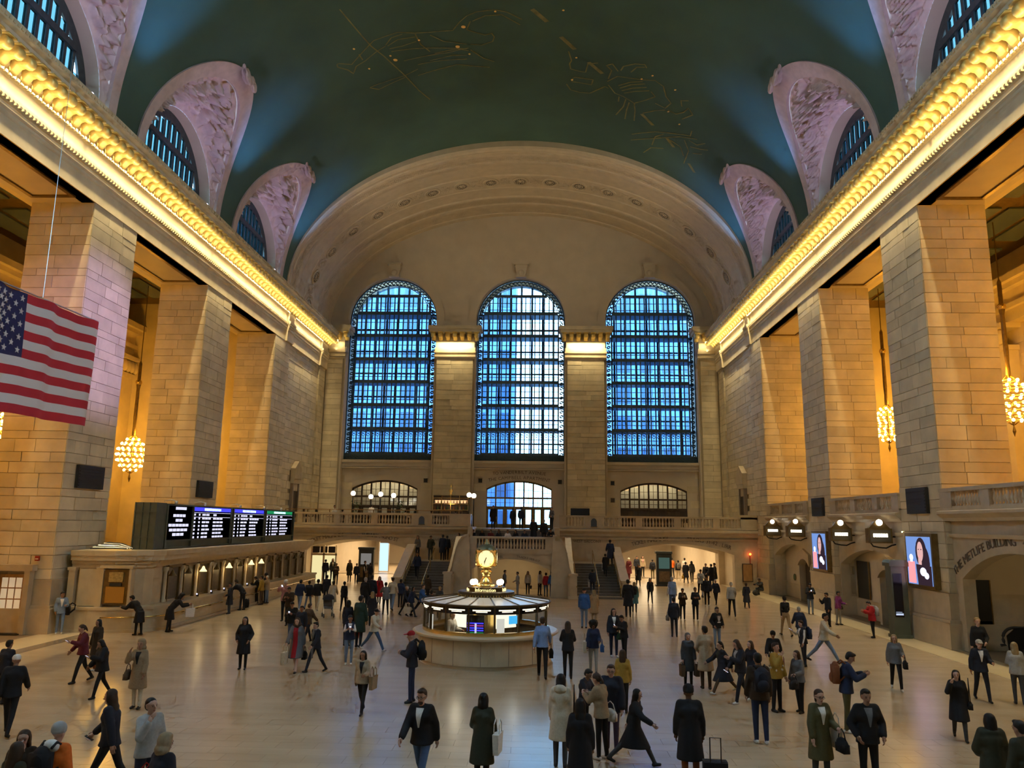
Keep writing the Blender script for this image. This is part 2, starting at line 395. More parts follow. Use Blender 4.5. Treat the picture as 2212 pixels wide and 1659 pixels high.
for sx in (-1, 1):
    trimn += 1
    off = OFF if sx > 0 else 0
    g = G(); g.prism([(sx * x, z) for x, z in PROF], 'y', -9, 58.4 + off)
    # the break forward at the last pier, set back over the end bay, forward again at the corner
    for y0, y1, dx in ((58.4 + off, 59.9, -0.16), (59.9, 67.9, 0.0), (67.9, 71.2, -0.16)):
        g.prism([(sx * (x + dx if 17.6 < x < 18.3 and z < 21.4 else x), z) for x, z in PROF], 'y', y0, y1)
    t = struct('trim_%d' % trimn, g, STONE)
    tag(t, kind='structure')
    for k in range(int((70.4 - 6) / 0.64)):
        y = 6.2 + k * 0.64
        o = bpy.data.objects.new('modillion', MOD); COL.objects.link(o); o.parent = t
        o.location = (sx * 17.84, y, 21.5); o.rotation_euler = (0, 0, 0 if sx > 0 else PI)
    g = G()
    for k in range(int(62 / 0.22)):
        y = 9 + k * 0.22
        g.cbox((sx * 17.96, y, 19.93), (0.1, 0.11, 0.1)); g.cbox((sx * 18.05, y, 20.93), (0.12, 0.13, 0.12))
        g.cbox((sx * 16.95, y, 22.0), (0.08, 0.12, 0.14))
    tag(obj('dentil_row', g, STONE, t), kind='stuff')
    # panelled soffits over the bays
    for k in range(6):
        y0 = LP[k][1] + off if k < 6 else 0
        y1 = (LP[k + 1][0] if k < 5 else 56.22) + off
        q = lambda a, b: tuple(sorted((sx * a, sx * b)))
        obj('soffit', G().box(*q(18.3, 21.2), y0, y1, ZA, ZA + .3), PLAST, t)
        g = G()
        for (a, b, c, d) in ((18.75, 18.93, y0 + .7, y1 - .7), (20.6, 20.78, y0 + .7, y1 - .7), (18.93, 20.6, y0 + .7, y0 + .88), (18.93, 20.6, y1 - .88, y1 - .7)):
            g.box(*q(a, b), c, d, ZA - .07, ZA + .02)
        obj('soffit_moulding', g, BRONZE, t)

# ---- vaulted ceiling with the clerestory lunettes cut out of it
LH, LPH = 4.9, math.radians(33.5)
def lun(side, yc, s, k=1.0, d=0.0):
    c = math.cos(s); y = yc - LH * k * c
    ph = LPH * k * math.sin(s) ** 0.92 if math.sin(s) > 0 else 0
    p = vault(y, ph, d)
    return (p[0] if side < 0 else -p[0], p[1], p[2])
ys = [-9 + 0.33 * i for i in range(206)]; phs = fr(0, PI, 150)
def inside(y, ph):
    side_off = 0.0
    if ph > PI / 2: ph = PI - ph; side_off = 0.42
    if ph > LPH: return False
    for yc in BAYS + [3.6]:
        u = (y - yc - side_off) / (LH * 0.95)
        if abs(u) < 1:
            if ph < LPH * 0.95 * (1 - u * u) ** 0.46: return True
    return False
g = G(); n = len(ys)
vv = [vault(y, p) for p in phs for y in ys]
ff = []
for j in range(len(phs) - 1):
    for i in range(n - 1):
        if not inside((ys[i] + ys[i + 1]) / 2, (phs[j] + phs[j + 1]) / 2): ff.append((j * n + i, j * n + i + 1, (j + 1) * n + i + 1, (j + 1) * n + i))
g.add(vv, ff)
ceil = struct('ceiling', g, CEIL, smooth=True)

def noise3(x, y, z):
    return (math.sin(x * 3.1 + 1.7 * math.sin(y * 2.3)) * math.sin(y * 2.9 + 1.3 * math.sin(z * 2.7 + x)) + 0.5 * math.sin(x * 7.3 + y * 5.1) * math.sin(z * 6.7 - y * 6.1) + 0.3 * math.sin(x * 13.1 - z * 11.0) * math.sin(y * 14.3 + x * 5))
LTXT = {(-1, 2): 'large south', (-1, 3): 'small far south', (1, 2): 'large north', (1, 3): 'small far north', (-1, 1): 'cropped upper left', (1, 1): 'cropped upper right', (-1, 0): 'hidden south', (1, 0): 'hidden north'}
wn = 0
leaf = G()
for i in range(7):
    a = -1.2 + i * 0.4; r = 0.42 + 0.12 * math.cos(a * 2)
    leaf.ball((math.sin(a) * r * 0.55, -0.05 * (i % 2), math.cos(a) * r), (0.10, 0.08, 0.24), 6, 5)
leaf.ball((0, -0.05, 0.05), (0.22, 0.16, 0.3), 8, 6)
LEAF = recalc(leaf.mesh('acanthus_leaf', True)); LEAF.materials.append(LUNET)
for side in (-1, 1):
    for bi, yc0 in enumerate(BAYS):
        yc = yc0 + (0.42 if side > 0 else 0)
        if bi == 0: continue
        wn += 1
        win = sempty('window_%d' % wn)
        ss = fr(0.0, PI, 48)
        WR, WX, WZ = 4.0, 18.66, 23.55
        def I(s, x=WX, r=WR): return (side * x, yc - r * math.cos(s), WZ + (r * math.sin(s)))
        # border band lying on the vault
        g = G(); g.grid(lambda s, k: lun(side, yc, s, k, 0.09), ss, (1.03, 0.90)); g.grid(lambda s, k: lun(side, yc, s, 1.03, k), ss, (0.09, -0.05)); g.grid(lambda s, k: lun(side, yc, s, 0.90, k), ss, (0.09, -0.1))
        obj('lunette_border', g, LUNET, win, smooth=False)
        # conoid field between border and window arch, modelled in relief
        def field(s, t):
            a = Vector(lun(side, yc, s, 0.92, -0.08)); b = Vector(I(s)); p = a.lerp(b, t)
            amp = 0.55 * math.sin(PI * min(max((t - 0.06) / 0.9, 0), 1)) * min(1, math.sin(s) * 2.2)
            ctr = 1.0 + 0.7 * math.exp(-((s - PI / 2) / 0.33) ** 2)
            h = amp * ctr * max(-0.6, noise3(p.y * 2.0, p.z * 2.0 + bi, p.x * 2.0))
            return (p.x - side * h * 0.7, p.y, p.z - h * 0.6)
        g = G(); g.grid(field, fr(0.04, PI - 0.04, 150), fr(0, 1, 40))
        obj('relief_field', g, LUNET, win, smooth=True)
        # reveal and iron frame
        g = G(); g.grid(lambda s, x: I(s, x), ss, (WX, 19.5)); g.box(*sorted((side * 18.3, side * 19.6)), yc - WR, yc + WR, 23.0, 23.2)
        obj('reveal', g, PLAST, win)
        g = G(); g.grid(lambda s, r: I(s, 19.3, r), ss, (4.05, 3.45)); g.grid(lambda s, r: I(s, 19.42, r), ss, (4.05, 3.45)); g.grid(lambda s, x: I(s, x, 3.45), ss, (19.3, 19.42))
        obj('iron_arch_border', g, IRON, win)
        nb = 11
        for k in range(nb + 1):
            yy = -3.45 + 6.9 * k / nb
            h = math.sqrt(max(0.0, 3.5 ** 2 - yy * yy))
            if h < 0.3: continue
            obj('mullion', G().box(*sorted((side * 19.28, side * 19.45)), yc + yy - 0.085, yc + yy + 0.085, 23.2, WZ + h), IRON, win)
        for zz, w in ((23.35, .2), (25.55, .16)):
            h = math.sqrt(max(0.0, 3.5 ** 2 - max(0, zz - WZ) ** 2))
            obj('transom', G().box(*sorted((side * 19.22, side * 19.42)), yc - h, yc + h, zz - w, zz + w), IRON, win)
        for k in range(nb):
            ya, yb = -3.45 + 6.9 * k / nb + .085, -3.45 + 6.9 * (k + 1) / nb - .085
            ym = max(abs(ya), abs(yb)); h = WZ + math.sqrt(max(0.01, 3.5 ** 2 - ym * ym))
            for z0, z1 in ((23.5, min(25.4, h)), (25.7, h)):
                if z1 - z0 > 0.15: obj('pane', G().box(*sorted((side * 19.35, side * 19.38)), yc + ya, yc + yb, z0, z1), PANEL_, win)
        fx = thing('floodlight', 'small bright floodlight at the foot of the %s clerestory window' % LTXT[(side, bi)], 'floodlight', (side * 18.5, yc + 3.0, 23.2)); obj('housing', G().box(-.12, .12, -.15, .15, 0, .22), BLACK, fx); obj('lens', G().ball((-side * .12, 0, .16), .11, 8, 6), emis('floodlight_lens', (.8, .75, 1.0), 9.0), fx)
        # acanthus finial at the tip and a carved cluster over the arch
        ap = Vector(lun(side, yc, PI / 2, 1.0, 0.15))
        for q, (dy, dn, sc) in enumerate(((0, 0.0, 1.5), (-.4, -.5, 1.0), (.4, -.5, 1.0))):
            o = bpy.data.objects.new('acanthus_leaf', LEAF); COL.objects.link(o); o.parent = win
            o.location = (ap.x - side * (0.1 - dn * .6), ap.y + dy, ap.z + dn * .9); o.scale = (sc,) * 3
            o.rotation_euler = (0, side * -0.9, PI / 2 * side)
    # clerestory outer walls between and around windows are the vault itself; plain cornice shelf closes the gap
outw = struct('wall_clerestory', G().box(-20.3, -19.55, -9, 74, 19.2, 23.3).box(19.55, 20.3, -9, 74, 19.2, 23.3), PLAST)

# painted zodiac-style line figures in gold leaf: thin ribbons following the vault (generic figures)
def ribbon(g, pts, w=0.05):
    P = []
    for k in range(len(pts) - 1):
        (y0, p0), (y1, p1) = pts[k], pts[k + 1]
        for t in range(4): P.append((y0 + (y1 - y0) * t / 4, p0 + (p1 - p0) * t / 4))
    P.append(pts[-1])
    vs = []
    for i, (y, p) in enumerate(P):
        a, b = P[max(i - 1, 0)], P[min(i + 1, len(P) - 1)]
        dy, dp = b[0] - a[0], (b[1] - a[1]) * 15; L = math.hypot(dy, dp) or 1
        ny, np_ = -dp / L * w, dy / L * w / 15
        vs += [vault(y + ny, p + np_, 0.03), vault(y - ny, p - np_, 0.03)]
    g.add(vs, [(2 * i, 2 * i + 1, 2 * i + 3, 2 * i + 2) for i in range(len(P) - 1)])
FIG1=[[(43.722,0.925),(43.716,0.933),(44.315,0.977),(43.152,1.063),(42.876,1.084),(42.77,1.173),(43.235,1.229),(43.458,1.283),(43.646,1.362),(42.928,1.389),(42.399,1.417),(42.138,1.449),(42.037,1.51),(42.29,1.55),(43.0,1.601)],[(43.722,0.925),(44.008,0.924),(44.683,0.956),(45.259,0.97),(44.666,0.99),(44.483,1.03),(43.981,1.08),(43.737,1.118)],[(43.651,1.119),(43.116,1.146),(43.051,1.187)],[(43.79,1.125),(43.454,1.166),(43.605,1.229)],[(44.106,1.128),(44.189,1.176),(44.07,1.228)],[(44.425,1.132),(44.69,1.205),(45.007,1.271),(45.702,1.4)],[(45.712,1.167),(45.769,1.265),(45.828,1.332),(45.626,1.407)],[(46.466,1.213),(46.549,1.293),(46.803,1.395)],[(47.674,1.203),(47.465,1.287),(47.287,1.358),(47.749,1.425),(47.988,1.475)],[(47.333,1.01),(47.3,1.038),(47.321,1.084),(47.301,1.155),(46.963,1.209)],[(47.382,1.01),(47.904,1.042),(47.753,1.083),(47.503,1.153)],[(42.956,1.426),(43.723,1.41),(43.952,1.425),(44.441,1.471),(44.3,1.497)],[(45.259,1.416),(45.463,1.454),(45.155,1.495),(44.686,1.502),(44.295,1.494)],[(45.844,1.413),(46.882,1.455),(47.382,1.494)],[(43.341,1.231),(44.443,1.241),(45.385,1.268)],[(43.724,1.281),(44.606,1.324),(45.217,1.403)],[(43.653,1.016),(44.297,1.022)],[(42.973,1.433),(42.547,1.478),(42.537,1.534),(43.539,1.594)],[(45.671,1.283),(45.58,1.367),(45.921,1.406)],[(46.356,1.26),(46.199,1.347),(46.397,1.397)],[(39.268,1.009),(42.212,1.051),(43.294,1.068),(44.653,1.101),(47.301,1.155),(49.399,1.191),(50.852,1.225)]]
FIG2=[[(45.981,1.765),(46.957,1.778),(47.358,1.772),(47.925,1.777),(48.075,1.812),(48.068,1.834),(47.066,1.84),(46.777,1.877)],[(49.222,1.78),(48.852,1.795),(48.805,1.866),(49.448,1.862),(49.414,1.783)],[(49.8,1.765),(50.475,1.783),(50.632,1.82),(50.528,1.86),(49.33,1.915),(49.444,1.929)],[(48.666,1.921),(47.815,1.956),(47.635,2.005),(47.407,2.054),(47.041,2.102),(47.339,2.14),(48.328,2.161),(48.842,2.189),(49.701,2.172),(49.579,2.126)],[(49.041,1.927),(49.863,1.958),(50.008,1.994),(50.442,2.043),(49.54,2.089),(48.803,2.119),(48.403,2.097)],[(48.858,1.966),(48.107,2.008),(47.591,2.056)],[(49.105,1.974),(48.368,2.014),(47.781,2.067)],[(49.352,1.983),(48.699,2.023),(48.093,2.077)],[(49.573,1.994),(49.002,2.035),(48.375,2.09)],[(50.231,2.006),(51.265,2.002),(52.632,1.978)],[(50.526,2.022),(51.572,2.018),(52.85,2.019)],[(50.442,2.043),(51.352,2.053),(52.692,2.059)],[(50.145,1.977),(50.799,1.978)],[(47.067,1.965),(46.541,1.972),(45.94,2.013),(45.717,2.05),(46.01,2.059)],[(46.961,2.004),(46.242,2.022),(45.978,2.052)],[(48.35,1.923),(47.309,1.931),(46.872,1.909),(46.549,1.93),(47.228,1.956)],[(49.772,2.184),(49.825,2.223),(49.227,2.251),(48.492,2.265),(48.984,2.292),(50.08,2.254)],[(48.667,2.236),(48.071,2.225),(47.687,2.255)],[(51.353,2.086),(50.476,2.134),(49.896,2.174)],[(54.646,2.062),(53.119,2.16),(52.379,2.233),(51.521,2.315),(50.823,2.313)],[(55.529,2.065),(54.014,2.168),(52.278,2.273),(51.457,2.349)],[(55.132,2.163),(53.787,2.166),(52.979,2.199)],[(53.338,2.236),(53.543,2.29),(54.496,2.32)],[(52.135,2.315),(52.147,2.359),(51.335,2.392)],[(52.835,2.333),(52.394,2.381),(51.908,2.416)],[(53.479,2.356),(52.863,2.398)],[(56.715,2.135),(55.537,2.162),(54.88,2.219)],[(55.496,2.334),(53.478,2.333),(52.417,2.297)]]
BAND=[[(42.02,1.635),(43.155,1.686)],[(44.539,1.735),(45.704,1.787)],[(46.866,1.841),(47.882,1.898)],[(51.484,2.083),(52.415,2.143)],[(53.291,2.218),(54.058,2.262)],[(55.077,2.356),(55.802,2.401)]]
STARS=[(43.417,1.4),(45.367,1.137),(45.338,1.369),(43.996,1.239),(44.804,1.124),(41.932,1.739),(42.977,1.006),(45.373,1.033),(46.281,1.407),(42.186,1.513),(46.56,1.795),(49.196,1.786),(47.344,2.05),(46.599,2.088),(47.188,2.189),(49.925,2.189),(50.811,2.251)]
g = G()
for p in FIG1: ribbon(g, p, 0.035)
obj('gold_star_figure', g, GOLDLINE, ceil)
g = G()
for p in FIG2: ribbon(g, p, 0.04)
obj('gold_star_figure', g, GOLDLINE, ceil)
g = G()
for p in BAND: ribbon(g, p, 0.13)
obj('gold_zodiac_band', g, GOLDLINE, ceil)
STARM = mat('gold_star', (0.8, 0.5, 0.12), 0.5, emit=(1.0, 0.55, 0.15), es=0.06)
for k, (y, p) in enumerate(STARS):
    c = Vector(vault(y, p, 0.04)); obj('gold_star', G().ball((0, 0, 0), (0.15 if k < 3 else 0.08,) * 2 + (0.03,), 8, 4), STARM, ceil, loc=c)

# ---- great arch in front of the west lunette wall
APR = [(58.45, 1.6), (58.45, .72), (58.55, .56), (58.75, .47), (59.0, .52), (59.12, .50), (59.15, .42), (59.3, .38), (60.1, .30), (60.15, .22), (60.4, .20), (60.9, .28), (61.0, .34),
       (62.8, .36), (62.9, .28), (64.9, .16), (65.0, .10), (66.4, -.02), (66.5, -.14), (66.7, -.16), (68.0, -.02), (68.2, -.10), (68.6, -.10), (70.3, .02), (70.4, -.06), (71.1, -.06)]
ar = struct('trim_3', G().grid(lambda t, k: (-(18.3 + .18 * APR[k][1]) * math.cos(t), APR[k][0], ZS + (11.4 + APR[k][1]) * math.sin(t)), fr(0, PI, 110), list(range(len(APR)))), CREAM, smooth=False)
def asurf(t, Y, d=0.0):
    k = 0
    while k < len(APR) - 2 and APR[k + 1][0] < Y: k += 1
    f = (Y - APR[k][0]) / max(1e-6, APR[k + 1][0] - APR[k][0]); o = APR[k][1] + f * (APR[k + 1][1] - APR[k][1])
    return Vector((-(18.3 + .18 * o - d) * math.cos(t), Y, ZS + (11.4 + o - d) * math.sin(t)))
# arc-length table of the arch
_ts = fr(0, PI, 720); _s = [0.0]
for i in range(720): _s.append(_s[-1] + (asurf(_ts[i + 1], 63.9) - asurf(_ts[i], 63.9)).length)
def at_len(s):
    s = max(0, min(_s[-1], s))
    for i in range(720):
        if _s[i + 1] >= s: return _ts[i] + (_ts[i + 1] - _ts[i]) * (s - _s[i]) / (_s[i + 1] - _s[i])
    return PI
def frame_at(t, Y, d=0.02):
    p = asurf(t, Y, d); e = (asurf(t + .01, Y) - asurf(t - .01, Y)).normalized(); f = (asurf(t, Y + .2) - asurf(t, Y - .2)).normalized(); n = e.cross(f).normalized()
    if n.dot(Vector((0, 64, 20)) - p) < 0: n = -n
    return p, e, f, n
# rosette: dished ring, fluted petals
rg = G(); rg.lathe([(0.72, 0.0), (0.70, 0.07), (0.60, 0.07), (0.58, 0.02), (0.50, 0.02), (0.48, 0.06)], 24)
for i in range(14):
    a = 2 * PI * i / 14; rg.ball((0.30 * math.cos(a), 0.30 * math.sin(a), 0.03), (0.055, 0.055, 0.05), 5, 4)
rg.ball((0, 0, 0.04), (0.13, 0.13, 0.07), 8, 4)
ROS = recalc(rg.mesh('rosette')); ROS.materials.append(CREAM)
rd = G(); rd.lathe([(0.48, 0.012), (0.0, 0.004)], 24); 
for i in range(14):
    a = 2 * PI * (i + .5) / 14; c, s_ = math.cos(a), math.sin(a)
    rd.add([(c * .2 - s_ * .02, s_ * .2 + c * .02, .02), (c * .2 + s_ * .02, s_ * .2 - c * .02, .02), (c * .46 + s_ * .05, s_ * .46 - c * .05, .02), (c * .46 - s_ * .05, s_ * .46 + c * .05, .02)], [(0, 1, 2, 3)], 1)
ROSD = recalc(rd.mesh('rosette_pierced_disc')); ROSD.materials.append(CREAM); ROSD.materials.append(BLACK)
def put(me, t, Y, parent, d=0.02, sx=1.0, sy=1.0):
    p, e, f, n = frame_at(t, Y, d)
    o = bpy.data.objects.new(me.name.split('.')[0], me); COL.objects.link(o); o.parent = parent
    M = Matrix((e * sx, f * sy, n)).transposed().to_4x4(); M.translation = p; o.matrix_local = M
    return o
step = 2.63; mid = _s[-1] / 2
for k in range(-9, 10):
    t = at_len(mid + k * step)
    r_ = put(ROS, t, 63.9, ar); put(ROSD, t, 63.9, ar)
g = G(); g2 = G(); g3 = G()
rr = random.Random(3)
def leafy(g, t, Y, d, s, ang):
    p, e, f, n = frame_at(t, Y, d)
    e2 = e * math.cos(ang) + f * math.sin(ang); f2 = f * math.cos(ang) - e * math.sin(ang)
    g.add([p - e2 * s, p - f2 * s * .35 + n * s * .3, p + e2 * s, p + f2 * s * .35 + n * s * .3, p + n * s * .45], [(0, 1, 4), (1, 2, 4), (2, 3, 4), (3, 0, 4)])
for k in range(int(_s[-1] / 0.16)):
    t = at_len(k * 0.16)
    for Y, s in ((59.5, .13), (59.8, .16), (60.05, .1)): leafy(g, t, Y + rr.uniform(-.07, .07), .01, s, rr.uniform(0, 3))
    leafy(g, t, 59.2, .0, .07, 0.8); leafy(g, t, 60.3, .0, .07, 0.8)
    for Y in (67.1, 67.5): leafy(g2, t, Y + rr.uniform(-.1, .1), .01, .13, rr.uniform(0, 3))
    ph_ = ((k * 0.16) % step) / step
    if 0.30 < abs(ph_ - (mid % step) / step) % 1 < 0.70:
        for Y in (63.4, 63.8, 64.2): leafy(g3, t, Y + rr.uniform(-.2, .2), .01, .16, rr.uniform(0, 3))
    if k % 16 in (0, 1, 2, 3, 15, 14, 13):
        for Y in (69.1, 69.5, 69.9): leafy(g3, t, Y + rr.uniform(-.15, .15), .01, .15 if k % 16 in (0, 1, 15) else .09, rr.uniform(0, 3))
for q, nm in ((g, 'leaf_band'), (g2, 'inner_leaf_band'), (g3, 'scroll_ornament')): tag(obj(nm, q, CREAM, ar), kind='stuff')

# ---- generic wall with openings, cut in vertical slices
def sliced(xs, iv, P, depth, breaks=()):
    """xs sample positions, iv(x0,x1)-> list of ((za0,za1),(zb0,zb1)) solid spans at both ends, P(u,z,d)->xyz"""
    g = G()
    for a, b in zip(xs, xs[1:]):
        for (a0, a1), (b0, b1) in iv(a, b):
            if max(a1 - a0, b1 - b0) < 1e-4: continue
            F = [P(a, a0, 0), P(b, b0, 0), P(b, b1, 0), P(a, a1, 0)]; B = [P(a, a0, depth), P(b, b0, depth), P(b, b1, depth), P(a, a1, depth)]
            g.add(F + B, [(0, 1, 2, 3), (7, 6, 5, 4), (0, 4, 5, 1), (3, 2, 6, 7)] + [(0, 3, 7, 4), (1, 5, 6, 2)])
    return g
WWIN = ((-12.25, 4.22), (0.0, 4.22), (12.25, 4.22)); SILL, SPR = 10.35, 23.72
DOORS = ((-12.35, 3.02, 7.75, 8.5), (0.03, 3.0, 7.85, 8.58), (12.27, 3.02, 7.78, 8.52))
def elt(x): return ZS + 11.34 * math.sqrt(max(0, 1 - (x / 18.32) ** 2))
def segarc(u, h, z0, z1):
    r = ((h * h) + (z1 - z0) ** 2) / (2 * (z1 - z0)); return z1 - r + math.sqrt(max(0, r * r - u * u))
BF = 4.30                                    # balcony floor level
def wiv(a, b):
    m = (a + b) / 2; cuts = []
    for c, h, z0, z1 in DOORS:
        if abs(m - c) < h: cuts.append((lambda x, c=c, h=h: BF, lambda x, c=c, h=h, z0=z0, z1=z1: segarc(x - c, h, z0, z1)))
    for c, h in WWIN:
        if abs(m - c) < h: cuts.append((lambda x: SILL, lambda x, c=c, h=h: SPR + math.sqrt(max(0, h * h - (x - c) ** 2))))
    out = []; lo = lambda x: 0.0 + BF - .3
    for c0, c1 in cuts:
        out.append(((lo(a), c0(a)), (lo(b), c0(b)))); lo = c1
    out.append(((lo(a), elt(a)), (lo(b), elt(b)))); return [o for o in out if o[0][1] > o[0][0] - 1e-6]
xs = set(fr(-18.3, 18.3, 120))
for c, h in WWIN: xs |= {c - h, c + h} | {c + h * math.cos(PI * i / 24) for i in range(25)}
for c, h, _, _ in DOORS: xs |= {c - h, c + h}
ww = struct('wall_west', sliced(sorted(xs), wiv, lambda u, z, d: (u, 71.0 + d, z), 0.9), PLAST)
ll = sempty('wall_west_lower'); ll.name = 'wall_west_base'
def wskip(t, z):
    for c, h, z0, z1 in DOORS:
        if abs(t - c) < h + .55 and z < z1 + .75: return True
    return False
ashlar(ll, 'y', 71.0, -1, -18.3, -8.05, BF, 9.55, L=(1.6, 2.6), hs=(.66, .66), skip=wskip, depth=.05)
ashlar(ll, 'y', 71.0, -1, 8.05, 18.3, BF, 9.55, L=(1.6, 2.6), hs=(.66, .66), skip=wskip, depth=.05)
ashlar(ll, 'y', 71.0, -1, -4.2, 4.2, BF, 9.55, L=(1.6, 2.6), hs=(.66, .66), skip=wskip, depth=.05)
# window sills, keystones, arch rings
for i, (c, h) in enumerate(WWIN):
    g = G(); g.box(c - h - .1, c + h + .1, 70.62, 71.5, SILL - .25, SILL); g.box(c - h - .1, c + h + .1, 70.78, 71, SILL - .62, SILL - .25); g.box(c - h - .1, c + h + .1, 70.7, 71, SILL - .78, SILL - .66)
    obj('window_sill', g, PLAST, ww)
    g = G()
    g.grid(lambda s, r: (c - r * math.cos(s), 70.9, SPR + r * math.sin(s)), fr(0, PI, 40), (h + .05, h + .75)); g.grid(lambda s, y: (c - (h + .75) * math.cos(s), y, SPR + (h + .75) * math.sin(s)), fr(0, PI, 40), (70.9, 71.0)); g.grid(lambda s, y: (c - (h + .05) * math.cos(s), y, SPR + (h + .05) * math.sin(s)), fr(0, PI, 40), (70.9, 71.0))
    obj('arch_ring', g, PLAST, ww)
    g = G(); g.prism([(c - .42, SPR + h + .12), (c + .42, SPR + h + .12), (c + .58, SPR + h + 1.25), (c - .58, SPR + h + 1.25)], 'y', 70.6, 71); g.box(c - .68, c + .68, 70.5, 71, SPR + h + 1.25, SPR + h + 1.42); g.box(c - .5, c + .5, 70.55, 71, SPR + h, SPR + h + .14); g.ball((c, 70.6, SPR + h + .45), (.3, .15, .3), 8, 5)
    obj('keystone', g, PLAST, ww)
# pilasters with lit capitals
for c, w in ((-6.1, 3.62), (6.1, 3.62), (-17.4, 1.72), (17.4, 1.72)):
    p = thing('stone_pilaster', {(-6.1): 'stone pilaster between the left and centre west windows', 6.1: 'stone pilaster between the centre and right west windows', -17.4: 'corner pilaster left of the left west window', 17.4: 'corner pilaster right of the right west window'}[c], 'pilaster', (c, 70.5, BF))
    obj('core', G().box(-w / 2, w / 2, -.42, .5, 0, 17.4 - .8), JOINT, p)
    obj('edge_moulding', G().box(-w / 2 - .14, -w / 2 + .1, -.3, .5, 0, 16.6).box(w / 2 - .1, w / 2 + .14, -.3, .5, 0, 16.6), PLAST, p)
    ashlar(p, 'y', -.45, -1, -w / 2 + .1, w / 2 - .1, 0, 15.5, L=(1.1, 2.2), hs=(.42, .56, .36, .6, .48), depth=.1)
    B0 = -BF
    g = G()
    for z0, z1, e in ((19.75, 19.95, .06), (19.95, 20.15, .12), (20.15, 20.35, .03), (20.35, 20.5, .14), (20.5, 20.85, .08), (20.85, 21.5, .0)): g.box(-w / 2 - e + (0.0), w / 2 + e, -.45 - e, .5, z0 + B0, z1 + B0)
    obj('capital_frieze', g, STONE, p)
    obj('capital_cornice', G().box(-w / 2 - .55, w / 2 + .55, -1.15, .5, 22.18 + B0, 22.45 + B0).box(-w / 2 - .68, w / 2 + .68, -1.28, .5, 22.45 + B0, 22.8 + B0).box(-w / 2 - .1, w / 2 + .1, -.5, .5, 21.5 + B0, 22.2 + B0), STONE, p)
    n = max(2, round(w / 0.62) + 1)
    for k in range(n):
        o = bpy.data.objects.new('modillion', MOD); COL.objects.link(o); o.parent = p
        o.location = (-w / 2 - .22 + (w + .44) * k / (n - 1), -.45, 22.14 + B0); o.rotation_euler = (0, 0, PI / 2)

